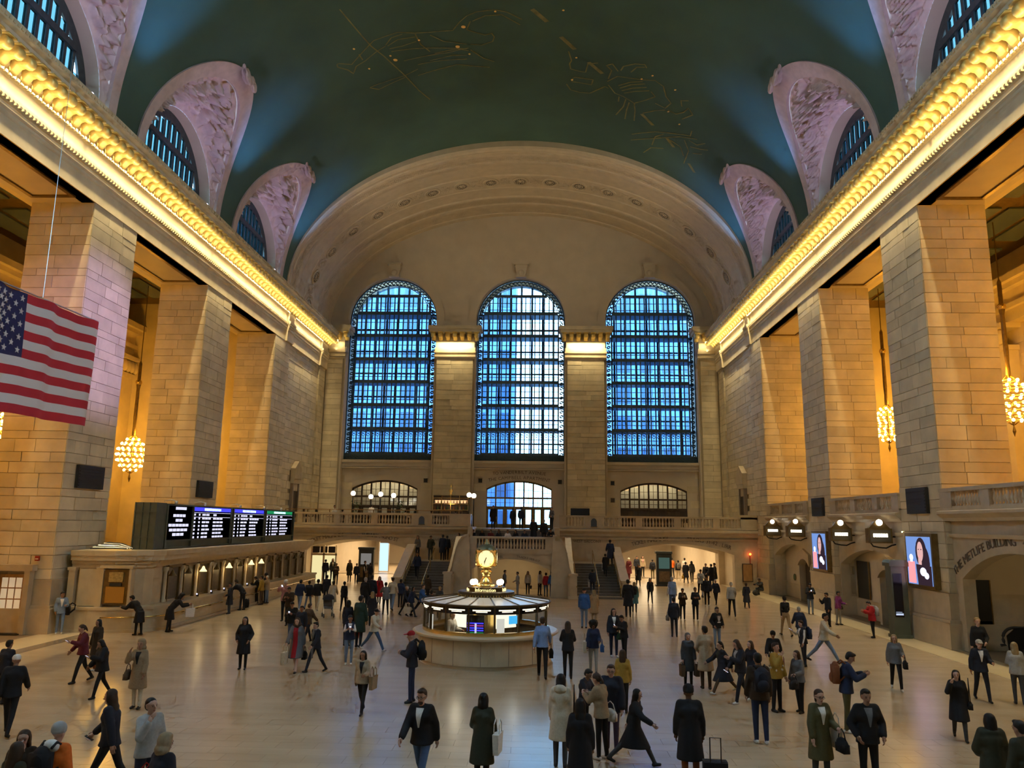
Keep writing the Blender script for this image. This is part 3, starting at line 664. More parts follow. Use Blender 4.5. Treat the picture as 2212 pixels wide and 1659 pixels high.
# ---- the three west windows: iron grille, panes, inner walkways, outer grille
NV = 16
for i, (c, h) in enumerate(WWIN):
    wn += 1
    win = sempty('window_%d' % wn)
    top = lambda x, r=h: SPR + math.sqrt(max(0, r * r - (x - c) ** 2))
    ir = h - .62
    # ornamented border: strips with pierced scrollwork
    g = G()
    for (r, w) in ((h, .1), (ir + .06, .06)):
        g.box(c - r, c - r + w, 71.5, 71.66, SILL, SPR); g.box(c + r - w, c + r, 71.5, 71.66, SILL, SPR)
        g.grid(lambda s, q: (c - q * math.cos(s), 71.5, SPR + q * math.sin(s)), fr(0, PI, 40), (r, r - w)); g.grid(lambda s, y: (c - (r - w) * math.cos(s), y, SPR + (r - w) * math.sin(s)), fr(0, PI, 40), (71.5, 71.66))
    obj('border_frame', g, IRONB, win)
    g = G()
    n = 30
    for sgn in (-1, 1):
        for k in range(n):
            z = SILL + .25 + k * (SPR - SILL) / n; x = c + sgn * (h - .33)
            for a0 in (0, PI):
                g.tube([(x + .17 * math.cos(a0 + t) * (1 - t / 9), 71.58, z + .17 * math.sin(a0 + t) * (1 - t / 9)) for t in (0, 1, 2, 3, 4, 5)], .045, 4)
    for k in range(32):
        s = PI * (k + .5) / 32; x, z = c - (h - .33) * math.cos(s), SPR + (h - .33) * math.sin(s)
        g.tube([(x + .17 * math.cos(t), 71.58, z + .17 * math.sin(t)) for t in fr(0, 5.5, 6)], .06, 4)
    tag(obj('border_scrollwork', g, IRONB, win), kind='stuff')
    lv = [SILL, 11.0, 13.35, 15.62, 17.85, 20.05, 22.35, 24.55, 26.3]
    us = [c - ir + 2 * ir * k / NV for k in range(NV + 1)]
    for x in us[1:-1] + [us[0] + .02, us[-1] - .02]:
        zt = min(top(x, ir + .02), 26.35) if abs(x - c) < ir else SPR
        obj('mullion', G().box(x - .05, x + .05, 71.5, 71.68, SILL, zt), IRONB, win)
    for q, z in enumerate(lv[1:]):
        hw = ir if z <= SPR else math.sqrt(max(0.1, ir * ir - (z - SPR) ** 2))
        th = .15 if z < 26 else .12
        g = G(); g.box(c - hw, c + hw, 71.46, 71.74, z - th, z + th)
        obj('transom', g, IRONB, win)
    for q in range(1, len(lv)):
        z0 = lv[q] + .16; z1 = (lv[q + 1] - .16) if q + 1 < len(lv) else SPR + ir - .1
        for k in range(NV):
            xm = max(abs(us[k] - c), abs(us[k + 1] - c))
            zt = z1 if z1 <= SPR else min(z1, SPR + math.sqrt(max(0, ir * ir - xm * xm)))
            if zt - z0 > .2:
                obj('pane', G().box(us[k] + .05, us[k + 1] - .05, 71.6, 71.63, z0, zt), PANE, win)
    obj('iron_base_panel', G().box(c - h, c + h, 71.48, 71.6, SILL, 11.0), IRONB, win)
    # mid rails of each storey, thin glazing bars
    g = G()
    for q in range(1, len(lv) - 1):
        for f in (.22, .6):
            z = lv[q] + (lv[q + 1] - lv[q]) * f; hw = ir if z <= SPR else math.sqrt(max(.1, ir * ir - (z - SPR) ** 2)); g.box(c - hw, c + hw, 71.56, 71.6, z - .03, z + .03)
    obj('glazing_bar', g, IRONB, win)
    # lower band scrolls
    g = G()
    for k in range(NV):
        x = (us[k] + us[k + 1]) / 2
        for z in (12.75, 13.0, 13.2): g.tube([(x + .14 * math.cos(t), 71.55, z + .1 * math.sin(t)) for t in fr(0, 5.5, 5)], .035, 4)
        g.box(x - .02, x + .02, 71.54, 71.58, 11.2, 12.7)
    for k in range(26):
        x = c - h + .15 + (2 * h - .3) * k / 25
        for z in (10.55, 10.8): g.tube([(x + .13 * math.cos(t), 71.46, z + .09 * math.sin(t)) for t in fr(0, 5.5, 5)], .03, 4)
    tag(obj('lower_scrollwork', g, IRONB, win), kind='stuff')
    # walkways and outer grille 1.5 m behind
    for z in lv[2:8]:
        hw = h - .1 if z <= SPR else math.sqrt(max(.1, h * h - (z - SPR) ** 2))
        obj('walkway', G().box(c - hw, c + hw, 71.9, 73.3, z - .12, z + .02), IRONB, win)
    for k in range(9):
        x = c - h + 2 * h * k / 8
        obj('outer_mullion', G().box(x - .1, x + .1, 73.4, 73.6, SILL, top(x) if abs(x - c) < h else SPR), IRONB, win)
    for z in (12.2, 14.5, 16.7, 19.0, 21.2, 23.4, 25.2):
        hw = h if z <= SPR else math.sqrt(max(.1, h * h - (z - SPR) ** 2)); obj('outer_transom', G().box(c - hw, c + hw, 73.4, 73.55, z - .07, z + .07), IRONB, win)
# outer skin of the west window corridor
g = sliced(sorted(xs), lambda a, b: [s for s in wiv(a, b)][-1:] if any(abs((a + b) / 2 - c) < h for c, h in WWIN) else [((BF, elt(a)), (BF, elt(b)))], lambda u, z, d: (u, 73.7 + d, z), 0.5)
struct('wall_outer', g, PLAST)
g = G()
for c in (-18.3, -6.1, 6.1, 18.3): g.box(c - 1.8, c + 1.8, 71.9, 73.7, BF, 36)
g.box(-19, 19, 71.9, 73.7, 8.9, SILL)
struct('wall_corridor', g, PLAST)

# ---- city beyond the windows: facades across the avenue, sky in the gap
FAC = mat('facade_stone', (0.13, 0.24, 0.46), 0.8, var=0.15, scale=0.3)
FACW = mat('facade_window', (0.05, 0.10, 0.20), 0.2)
def facade(label, x0, x1, y, h, cols, rows, z0=0):
    b = thing('office_building', label, 'building', ((x0 + x1) / 2, y, 0))
    W_ = (x1 - x0); obj('facade', G().box(-W_ / 2, W_ / 2, 0, 6, 0, h), FAC, b)
    me = G().box(-.5, .5, -.06, .1, -.5, .5).mesh('facade_window'); me.materials.append(FACW)
    for r in range(rows):
        for q in range(cols):
            o = bpy.data.objects.new('facade_window', me); COL.objects.link(o); o.parent = b
            o.location = (-W_ / 2 + W_ * (q + .5) / cols, 0, 3 + (h - 4) * (r + .5) / rows); o.scale = (W_ / cols * .55, 1, (h - 4) / rows * .6)
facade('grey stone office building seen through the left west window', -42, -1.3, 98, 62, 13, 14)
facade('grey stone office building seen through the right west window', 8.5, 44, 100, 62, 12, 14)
struct('ground_outside', G().box(-80, 80, 74.5, 160, BF - .4, BF - .3), FACW)
# ---- east end and side halls (close the room, catch the light)
struct('wall_east', G().box(-31, 31, -9.6, -9.0, 0, 37), PLAST)
AMB = mat('side_hall_stone', (0.62, 0.50, 0.28), 0.75, var=0.10, scale=0.9, bump=0.1)
SKY_ = mat('skylight_glass', (0.10, 0.13, 0.15), 0.15)
for sx, nm in ((-1, 'south'), (1, 'north')):
    q = lambda a, b: tuple(sorted((sx * a, sx * b)))
    off = OFF if sx > 0 else 0
    fz = 0 if sx < 0 else 5.3
    w = struct('wall_hall_%s' % nm, G().box(*q(30.2, 31), -9, 60, 0, 22).box(*q(21.0, 31), 57.0 + off, 57.6 + off, 0, 22).box(*q(21.0, 31), -9, -8.6, 0, 22), AMB)
    ashlar(w, 'x', sx * 30.2, -sx, 44.0, 57.0, fz, 16.0, L=(1.6, 2.6), hs=(.66, .6, .72)) if sx < 0 else ashlar(w, 'x', sx * 30.2, -sx, 36.0, 52.0, fz, 16.0, L=(1.8, 2.8), hs=(.66, .72))
    for y in (22.0, 34.1, 46.2, 56.4):
        y += off
        g = G(); g.box(*q(29.4, 30.2), y - 1.1, y + 1.1, fz, 15.2); g.box(*q(29.2, 30.2), y - 1.25, y + 1.25, 15.2, 15.5); g.box(*q(29.0, 30.2), y - 1.5, y + 1.5, 16.5, 16.8)
        obj('hall_pilaster', g, AMB, w)
        g = G()
        for k in range(5): g.ball((sx * 29.25, y - 1.0 + k * .5, 16.0), (.28, .25, .48), 7, 5)
        obj('carved_capital', g, AMB, w, smooth=True)
    g = G()
    for z0, z1, e in ((16.8, 17.5, .7), (17.5, 17.8, .95), (17.8, 18.6, .75), (18.6, 18.9, 1.2), (18.9, 19.3, 1.5)): g.box(*q(30.2 - e, 30.2), -9, 57, z0, z1)
    obj('hall_entablature', g, AMB, w)
    for z0, z1, e in ((16.8, 17.5, .3), (17.5, 17.8, .5), (17.8, 18.6, .35), (18.6, 18.9, .7), (18.9, 19.3, 1.0)):
        obj('hall_inner_entablature', G().box(*q(21.2, 21.2 + e), -9, 57, z0 + 1.86, z1 + 1.86), AMB, w)
    c = struct('ceiling_hall_%s' % nm, G().box(*q(20.5, 31), -9, 58, 21.2, 21.8), BRONZE)
    for k in range(10):
        for j in range(4):
            y = -4 + k * 6.0 + 0.5
            obj('skylight_pane', G().box(*q(22.6 + j * 1.75, 24.0 + j * 1.75), y, y + 4.6, 21.1, 21.18), SKY_, c)
    for k in range(4):
        y = BAYS[k] + off
        lamp('hall_chandelier_light', 'POINT', (sx * 26.0, y, 10.2 if sx < 0 else 12.6), 1300 if sx > 0 else 1150, (1.0, 0.46, 0.035), shadow_soft_size=0.8)

# ---- north side: balcony between the piers, arched bays below
def balustrade(name, label, P, length, segs, ped, z0, h, n_bal, m=MARBLE, thick=.3, rail=True):
    """P: Empty transform (loc, rotz); runs along local +X from 0 to length; segs list of (a,b) baluster runs"""
    t = thing(name, label, 'balustrade', P[0], P[1])
    obj('base_course', G().box(0, length, -thick / 2, thick / 2, z0, z0 + .16), m, t)
    obj('handrail', G().box(0, length, -thick / 2 - .05, thick / 2 + .05, z0 + h - .14, z0 + h), m, t)
    for a, b in ped: obj('pedestal', G().box(a, b, -thick / 2 - .02, thick / 2 + .02, z0 + .1, z0 + h - .1), m, t)
    hh = h - .30
    me = G().lathe([(.075, 0), (.075, .05 * hh), (.045, .10 * hh), (.085, .28 * hh), (.09, .38 * hh), (.05, .66 * hh), (.04, .80 * hh), (.07, .88 * hh), (.07, hh)], 8).mesh('baluster', True); me.materials.append(m)
    for a, b in segs:
        n = max(1, int(round((b - a) / n_bal)))
        for k in range(n):
            o = bpy.data.objects.new('baluster', me); COL.objects.link(o); o.parent = t; o.location = (a + (b - a) * (k + .5) / n, 0, z0 + .16)
    return t
NB = [(23.93, 32.37, 'nearest bay above the arch lettered for the office tower'), (36.05, 44.46, 'middle bay above two gate signs'), (48.13, 56.59, 'far bay beside the west balcony')]
fnb = struct('floor_north_balcony', G().box(18.7, 31, -9, 58, 5.0, 5.3), MARBLE)
for a, b, txt in NB:
    L = b - a
    t = balustrade('stone_balustrade', 'stone balustrade of the north balcony, ' + txt, ((18.35, b, 0), -PI / 2), L, [(.9, 2.9), (3.5, 5.6), (6.2, 7.7)], [(0, .9), (2.9, 3.5), (5.6, 6.2), (7.7, L)], 5.42, .88, .21)
    struct('trim_%d' % (trimn + 2 + NB.index((a, b, txt))), G().prism([(18.8, 5.0), (18.28, 5.0), (18.2, 5.12), (18.0, 5.28), (18.0, 5.38), (18.3, 5.44), (18.8, 5.44)], 'y', a, b).prism([(18.8, 4.35), (18.45, 4.35), (18.4, 4.5), (18.8, 4.5)], 'y', a, b), MARBLE)
def bay_wall(a, b, c, h, z0, z1, zt=5.0, x=18.55, d=.5):
    us = sorted(set([a, b, c - h, c + h] + fr(c - h, c + h, 20)))
    def iv(u, v):
        m = (u + v) / 2
        if abs(m - c) < h: return [((segarc(u - c, h, z0, z1), zt), (segarc(v - c, h, z0, z1), zt))]
        return [((0, zt), (0, zt))]
    return sliced(us, iv, lambda u, z, dd: (x + dd, u, z), d)
nw = sempty('wall_north_bay_1'); nw2 = sempty('wall_north_bay_2'); nw3 = sempty('wall_north_bay_3')
obj('arched_bay_wall', bay_wall(23.9, 32.4, 28.3, 3.55, 2.75, 3.85), MARBLE, nw)
obj('arched_bay_wall', bay_wall(36.0, 44.5, 40.25, 4.0, 2.75, 3.6), MARBLE, nw2)
obj('arched_bay_wall', bay_wall(48.1, 56.6, 52.35, 4.0, 2.75, 3.6), MARBLE, nw3)
for a, b, nw_ in ((36.0, 44.5, nw2), (48.1, 56.6, nw3)):
    obj('niche_back_wall', G().box(19.35, 19.7, a, b, 0, 5), PLAST, nw_); obj('niche_soffit', G().box(18.9, 19.5, a, b, 3.7, 4.0), PLAST, nw_)
    obj('niche_dado', G().box(19.28, 19.36, a, b, 0, .9), MARBLE, nw_)
obj('passage_wall', G().box(18.9, 30, 32.3, 32.8, 0, 5).box(18.9, 30, 23.4, 23.9, 0, 5).box(29.5, 30, 23.9, 32.4, 0, 5), PLAST, nw)
obj('passage_soffit', G().box(18.9, 30, 23.9, 32.4, 4.2, 4.5), PLAST, nw)
# gate hood arches over the track doors, with their dark steel gate leaves
for k, (yc, lab) in enumerate(((38.5, 'small hooded stone arch beside the larger advertising screen'), (50.5, 'small hooded stone arch beside the smaller advertising screen'))):
    t = thing('gate_hood', lab, 'arch', (18.72, yc + .55, 0))
    g = sliced(fr(-1.05, 1.05, 14), lambda u, v: [((segarc(u, 1.05, 2.25, 2.7), 3.35 - .35 * abs(u)), (segarc(v, 1.05, 2.25, 2.7), 3.35 - .35 * abs(v)))], lambda u, z, d: (d, u, z), .6)
    obj('arch_hood', g, MARBLE, t); obj('jamb', G().box(.1, .6, -1.25, -1.02, 0, 2.4).box(.1, .6, 1.02, 1.25, 0, 2.4), MARBLE, t)
    obj('gate_leaf', G().box(.5, .58, -1.02, 1.02, 0, 2.5), DARKB, t)
for (x, y, w, h, z, lab) in ((19.3, 43.1, 1.4, 1.95, .98, 'tall black gate panel on the wall of the middle north bay'), (19.46, 32.28, .6, 2.3, .4, 'tall black gate panel inside the arch lettered for the office tower')):
    t = thing('steel_gate', lab, 'gate', (x, y, z))
    if y > 40: obj('panel_leaf', G().box(-.06, 0, -w / 2, w / 2, 0, h), BLACK, t); obj('panel_frame', G().box(-.08, 0, -w / 2 - .05, -w / 2, 0, h).box(-.08, 0, w / 2, w / 2 + .05, 0, h), BRONZE, t)
    else: obj('panel_leaf', G().box(-w / 2, w / 2, -.06, 0, 0, h), BLACK, t); obj('panel_frame', G().box(-w / 2 - .05, -w / 2, -.08, 0, 0, h).box(w / 2, w / 2 + .05, -.08, 0, 0, h), BRONZE, t)
lamp('gate_bay_lamp', 'POINT', (18.95, 39.6, 3.45), 14, (1, .78, .42), shadow_soft_size=.15)
lamp('gate_bay_lamp', 'POINT', (18.95, 52.0, 3.45), 14, (1, .78, .42), shadow_soft_size=.15)
lamp('tower_passage_lamp', 'POINT', (21.5, 28.5, 3.8), 45, (1, .74, .36), shadow_soft_size=.2)
def arc_text(nm, s, size, parent, P, c, z0, R, m=TEXTD, spread=1.0, mid=0.0):
    """letters along an arc; P(u, z) -> (loc, rotation)"""
    wd = {'I': .42, 'M': 1.12, 'W': 1.2, ' ': .45, '.': .4, '-': .5, 'J': .6, '1': .55, 'L': .75, 'T': .85, 'E': .8, 'F': .75}
    ws = [wd.get(ch, .92) * size * .78 * spread for ch in s]; tot = sum(ws); u = -tot / 2 + mid
    for ch, w in zip(s, ws):
        uu = u + w / 2; u += w
        if ch == ' ': continue
        a = uu / R; loc, rot = P(c, R * math.sin(a), z0 - R * (1 - math.cos(a)), a)
        text(nm, ch, size, m, parent, loc, rot, .012)
arc_text('letter', 'THE METLIFE BUILDING', .46, nw, lambda c, u, z, a: ((18.53, c - u, z), (PI / 2, a, -PI / 2)), 28.3, 4.12, 7.0, mid=-2.05, spread=.82)
arc_text('letter', '45TH STREET', .46, nw, lambda c, u, z, a: ((18.53, c - u, z), (PI / 2, a, -PI / 2)), 28.3, 4.12, 7.0, mid=1.9, spread=.82)

# ---- west balcony: slab, arched front, balustrades
def wbiv(u, v):
    m = (u + v) / 2
    for c, h in ((-12.05, 4.15), (12.3, 4.2)):
        if abs(m - c) < h: return [((segarc(u - c, h, 2.6, 3.34), 3.95), (segarc(v - c, h, 2.6, 3.34), 3.95))]
    return [((0, 3.95), (0, 3.95))]
us = sorted(set(fr(-18.3, 18.3, 60) + [-16.2, -7.9, 8.1, 16.5] + fr(-16.2, -7.9, 30) + fr(8.1, 16.5, 30)))
wb = struct('wall_west_balcony', sliced(us, wbiv, lambda u, z, d: (u, 59.55 + d, z), .7), MARBLE)
flb = struct('floor_west_balcony', G().box(-18.3, -3.3, 59.6, 71.2, 3.9, BF).box(3.3, 18.3, 59.6, 71.2, 3.9, BF).box(-3.3, 3.3, 60.4, 71.2, 3.9, BF).box(-18.3, 18.3, 71.0, 74.5, 3.9, BF), MARBLE)
for a, b in ((-18.3, -3.35), (3.35, 18.3)):
    obj('ledge_moulding', G().prism([(59.6, 3.85), (59.42, 3.85), (59.36, 4.0), (59.2, 4.2), (59.2, 4.36), (59.5, 4.42), (59.6, 4.42)], 'x', a, b).prism([(59.6, 3.6), (59.46, 3.6), (59.42, 3.72), (59.6, 3.72)], 'x', a, b), MARBLE, wb)
def runs(L, peds): return [(peds[i][1], peds[i + 1][0]) for i in range(len(peds) - 1)]
pl = [(0, .3), (3.6, 4.1), (7.1, 7.6), (11.0, 13.05), (14.1, 14.9)]
pl = [(0, .35), (2.2, 2.75), (5.25, 5.8), (8.45, 10.35), (11.55, 14.9)]
balustrade('stone_balustrade', 'stone balustrade of the west balcony in front of the restaurant', ((-18.3, 59.5, 0), 0), 14.95, runs(0, [(0, .3), (1.6, 2.0), (4.4, 4.9), (7.3, 7.8), (10.4, 12.0), (13.3, 14.95)]), [(0, .3), (1.6, 2.0), (4.4, 4.9), (7.3, 7.8), (10.4, 12.0), (13.3, 14.95)], 4.42, .95, .235)
balustrade('stone_balustrade', 'stone balustrade on the right half of the west balcony', ((3.35, 59.5, 0), 0), 14.95, runs(0, [(0, .55), (1.95, 3.4), (5.8, 6.3), (8.7, 9.2), (11.6, 12.1), (14.2, 14.95)]), [(0, .55), (1.95, 3.4), (5.8, 6.3), (8.7, 9.2), (11.6, 12.1), (14.2, 14.95)], 4.42, .95, .235)
obj('end_block', G().box(17.0, 18.3, 59.3, 59.8, 4.42, 5.55), MARBLE, wb)
for x, lab in ((-7.1, 'left'), (6.0, 'right')):
    t = thing('arched_plaque', 'small dark arched plaque on the %s half of the west balustrade' % lab, 'plaque', (x, 59.33, 4.55)); me = G().prism([(-.22, 0), (.22, 0), (.22, .42), (.14, .56), (0, .62), (-.14, .56), (-.22, .42)], 'y', -.05, 0)
    obj('plaque_face', me, mat('slate_blue_' + lab, (.05, .07, .1), .5), t); obj('plaque_frame', G().box(-.26, .26, -.03, .0, -.05, 0), BRONZE, t)

# engraved lettering over the west arches
Lf = lambda c, u, z, a: ((c + u, 59.53, z), (PI / 2, a, 0))
arc_text('letter', 'TICKET MACHINES', .38, wb, Lf, -12.05, 3.60, 13.0, mid=-2.45, spread=.80)
arc_text('letter', 'SUBWAY . 42ND ST', .40, wb, Lf, -12.05, 3.60, 13.0, mid=1.75, spread=.70)
arc_text('letter', 'TICKET MACHINES', .40, wb, Lf, 12.3, 3.60, 13.0, mid=-2.05, spread=.74)
arc_text('letter', 'TRACKS 31-42 . LIRR', .40, wb, Lf, 12.3, 3.60, 13.0, mid=2.35, spread=.76)
text('letter', 'WEST BALCONY', .28, TEXTD, wb, (-5.1, 59.53, 3.3)); text('letter', 'WEST BALCONY', .28, TEXTD, wb, (5.5, 59.53, 3.35))

# ---- passages below the balcony
for nm, x0, x1, e in (('left', -17.2, -7.6, 900), ('right', 7.6, 17.2, 900)):
    g = G(); g.box(x0 - .4, x0, 60.2, 92, 0, 3.9); g.box(x1, x1 + .4, 60.2, 92, 0, 3.9); g.box(x0, x1, 91.5, 92, 0, 3.9); g.box(x0 - .4, x1 + .4, 71.2, 92, 3.7, 3.9)
    w = struct('wall_passage_%s' % nm, g, PLAST)
    g = sliced(sorted(set(fr(x0, x1, 30))), lambda u, v: [((segarc(u - (x0 + x1) / 2, 4.8, 2.3, 3.1), 3.9), (segarc(v - (x0 + x1) / 2, 4.8, 2.3, 3.1), 3.9))], lambda u, z, d: (u, 66.0 + d, z), .4)
    obj('inner_arch', g, PLAST, w)
    obj('side_pier', G().box(x0, x0 + .5, 65.6, 66.8, 0, 3.9).box(x1 - .5, x1, 65.6, 66.8, 0, 3.9), MARBLE, w)
    lamp('passage_light', 'AREA', ((x0 + x1) / 2, 63.0, 3.5), 190, (1, .72, .38), None, shape='RECTANGLE', size=6, size_y=3)
    lamp('passage_light', 'AREA', ((x0 + x1) / 2, 70.5, 3.5), 620, (1, .76, .44), None, shape='RECTANGLE', size=7, size_y=5)
    lamp('passage_light', 'AREA', ((x0 + x1) / 2, 80.5, 3.5), 900, (1, .78, .48), None, shape='RECTANGLE', size=7, size_y=10)
    tx = 'SUBWAY SHUTTLE' if x0 < 0 else 'WAITING ROOM'
    arc_text('letter', tx, .30, w, lambda c, u, z, a: ((c + u, 65.97, z), (PI / 2, a, 0)), (x0 + x1) / 2, 3.3, 18.0, m=mat('passage_letter_' + nm, (.25, .12, .06), .6), mid=.6 if x0 < 0 else .3)

# ---- grand west staircase
st = sempty('stairs_west')
RISE, N1 = 1.95, 13
for sx in (-1, 1):
    q = lambda a, b: tuple(sorted((sx * a, sx * b)))
    for k in range(N1):
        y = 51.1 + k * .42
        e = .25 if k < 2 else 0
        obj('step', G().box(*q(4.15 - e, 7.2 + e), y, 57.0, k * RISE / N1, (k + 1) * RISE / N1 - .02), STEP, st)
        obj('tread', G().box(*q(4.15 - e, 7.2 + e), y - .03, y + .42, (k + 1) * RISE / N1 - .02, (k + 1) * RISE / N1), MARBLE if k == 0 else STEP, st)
    obj('side_landing', G().box(*q(2.9, 7.5), 56.6, 59.55, 1.6, RISE), MARBLE, st)
    for k in range(6):
        obj('step', G().box(*q(2.0, 4.1 - k * .3), 56.9, 59.5, RISE + k * .15, RISE + (k + 1) * .15), STEP, st)
    # outer sloping parapet and inner wing wall with coping
    P = [(50.9, 0), (57.4, 0), (57.4, 3.0), (56.8, 3.0), (51.5, 1.05), (50.9, 1.05)]
    obj('outer_parapet', G().prism(P, 'x', *q(7.2, 7.62)), MARBLE, st)
    obj('outer_coping', G().prism([(50.85, 1.05), (51.5, 1.05), (56.8, 3.0), (57.45, 3.0), (57.45, 3.12), (56.75, 3.12), (51.45, 1.17), (50.85, 1.17)], 'x', *q(7.12, 7.7)), MARBLE, st)
    P = [(50.9, 0), (57.2, 0), (57.2, 3.75), (56.6, 3.7), (51.6, 1.4), (50.9, 1.3)]
    obj('inner_parapet', G().prism(P, 'x', *q(3.72, 4.15)), MARBLE, st)
    cv = [(2.75, 3.84), (3.0, 3.82), (3.25, 3.66), (3.45, 3.4), (3.62, 2.95), (3.75, 2.4), (3.86, 1.75), (3.98, 1.42), (4.18, 1.4)]
    obj('wing_wall', G().prism([(sx * 2.6, 0)] + [(sx * x, z) for x, z in cv] + [(sx * 4.15, 0)], 'y', 51.55, 52.1), MARBLE, st)
    obj('wing_coping', G().prism([(sx * x, z) for x, z in cv] + [(sx * (x + .0), z + .14) for x, z in cv[::-1]], 'y', 51.42, 52.2), MARBLE, st)
    obj('newel', G().box(*q(3.8, 4.3), 50.8, 51.5, 0, 1.42).box(*q(3.74, 4.36), 50.74, 51.56, 1.42, 1.55).box(*q(3.74, 4.36), 50.74, 51.56, 0, .15), MARBLE, st)
    for x, z in ((4.28, .85), (5.7, .9), (7.1, .85)):
        hr = thing('stair_handrail', 'brass handrail %s of the %s lower stair flight' % ({4.28: 'on the inner side', 5.7: 'down the middle', 7.1: 'on the outer side'}[x], 'left' if sx < 0 else 'right'), 'handrail', (sx * x, 51.0, 0))
        obj('rail', G().tube([(0, -.25, z - .1), (0, 0, z), (0, 5.6, z + RISE), (0, 5.9, z + RISE)], .03, 6), BRASS, hr, smooth=True)
        g = G()
        for k in range(4): g.tube([(0, .2 + k * 1.75, (.2 + k * 1.75) * RISE / 5.6 * .9), (0, .2 + k * 1.75, z + (.2 + k * 1.75) * RISE / 5.6)], .02, 5)
        obj('rail_post', g, BRASS, hr)
# central block under the landing, arched opening
def cbiv(u, v):
    if abs((u + v) / 2) < 2.55: return [((segarc(u, 2.55, 1.72, 2.38), 2.7), (segarc(v, 2.55, 1.72, 2.38), 2.7))]
    return [((0, 2.7), (0, 2.7))]
obj('arch_block', sliced(sorted(set(fr(-2.95, 2.95, 20) + fr(-2.55, 2.55, 24))), cbiv, lambda u, z, d: (u, 51.75 + d, z), .6), MARBLE, st)
obj('landing', G().box(-3.72, 3.72, 51.75, 57.0, 2.7, 2.86).box(-2.95, 2.95, 51.62, 51.8, 2.72, 2.9), MARBLE, st)
obj('vault_side', G().box(-3.7, -2.6, 52.3, 59.5, 0, 2.7).box(2.6, 3.7, 52.3, 59.5, 0, 2.7), PLAST, st)
obj('vault_back', G().box(-2.7, 2.7, 58.6, 59.0, 0, 2.7), PLAST, st)
lamp('ramp_light', 'AREA', (0, 56.0, 2.6), 60, (1, .76, .42), None, shape='RECTANGLE', size=4.4, size_y=3)
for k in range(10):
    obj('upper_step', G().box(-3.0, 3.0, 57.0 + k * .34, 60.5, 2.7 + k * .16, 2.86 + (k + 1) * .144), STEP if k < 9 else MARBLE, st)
obj('upper_cheek', G().box(-3.35, -3.0, 56.9, 60.4, 1.95, 4.42).box(3.0, 3.35, 56.9, 60.4, 1.95, 4.42), MARBLE, st)
for c in (-1, 1): arc_text('letter', 'LOWER LEVEL' if c < 0 else 'TRACKS 100-117', .20, st, lambda c, u, z, a: ((c + u, 51.73, z), (PI / 2, a, 0)), 0, 2.5, 6.0, mid=c * 1.15, spread=.9)
balustrade('stone_balustrade', 'stone balustrade of the stair landing above the low arch behind the clock', ((-2.75, 51.8, 0), 0), 5.5, [(.55, 4.95)], [(0, .5), (5.0, 5.5)], 2.88, .96, .205)

# ---- doors of the west wall (balcony level)
WARMG = emis('warm_window_glow', (1.0, 0.72, 0.36), 0.28)
DW = pane_mat('door_glass', (0.75, 0.85, 0.95), .1)
for i, (c, h, z0, z1) in enumerate(DOORS):
    d = sempty('door_%d' % (i + 1)); n = 7
    FR = DARKB if i != 1 else BRONZE
    xs_ = [c - h + 2 * h * k / n for k in range(n + 1)]
    g = G(); g.grid(lambda u, t: (c + u, 71.15, segarc(u, h, z0, z1) - t), fr(-h, h, 24), (0, .16)); g.grid(lambda u, y: (c + u, y, segarc(u, h, z0, z1) - .16), fr(-h, h, 24), (71.15, 71.3)); obj('arch_frame', g, FR, d)
    for x in xs_: obj('door_mullion', G().box(x - .07, x + .07, 71.15, 71.3, BF, segarc(min(max(x - c, -h), h), h, z0, z1)), FR, d)
    for z in (6.15, 7.0): obj('door_transom', G().box(c - h, c + h, 71.13, 71.32, z - .08, z + .08), FR, d)
    for k in range(n):
        a, b = xs_[k] + .07, xs_[k + 1] - .07; m = (a + b) / 2 - c
        zt = segarc(m, h, z0, z1) - .18
        for r, (p, q_) in enumerate(((7.08, zt), (6.23, 6.92))):
            pn = obj('pane', G().box(a, b, 71.2, 71.22, p, q_), DW, d)
            g = G(); g.box((a + b) / 2 - .018, (a + b) / 2 + .018, 71.17, 71.2, p, q_); g.box(a, b, 71.17, 71.2, (p + q_) / 2 - .018, (p + q_) / 2 + .018); obj('glazing_bar', g, FR, pn)
        lf = obj('door_leaf', G().box(a, a + .12, 71.18, 71.24, BF, 6.07).box(b - .12, b, 71.18, 71.24, BF, 6.07).box(a, b, 71.18, 71.24, BF, BF + (.35 if i == 1 else 1.0)).box(a, b, 71.18, 71.24, 5.95, 6.07), FR, d)
        obj('pane', G().box(a + .12, b - .12, 71.2, 71.22, BF + (.35 if i == 1 else 1.0), 5.95), DW if i != 2 else mat('brown_door_panel_%d' % k, (.05, .03, .02), .6), lf)
    if i != 1:
        struct('wall_vestibule_%d' % (i + 1), G().box(c - h - .9, c + h + .9, 73.2, 73.4, BF, 9).box(c - h - .9, c - h - .7, 71.9, 73.3, BF, 9).box(c + h + .7, c + h + .9, 71.9, 73.3, BF, 9), PLAST)
        lamp('vestibule_light', 'AREA', (c, 72.4, 8.6), 130, (1, .74, .42), None, shape='RECTANGLE', size=5, size_y=.6)
    obj('voussoir_band', G().grid(lambda u, t: (c + u, 70.9, segarc(u, h, z0, z1) + t), fr(-h, h, 24), (0.02, .5)), PLAST, d)
arc_text('letter', 'TO VANDERBILT AVENUE', .42, ww, lambda c, u, z, a: ((c + u, 70.9, z), (PI / 2, a, 0)), 0.03, 9.2, 22.0, spread=.92)
arc_text('letter', 'THE CAMPBELL APARTMENT', .42, ww, lambda c, u, z, a: ((c + u, 70.9, z), (PI / 2, a, 0)), 0.03, 8.72, 15.0, spread=.92)
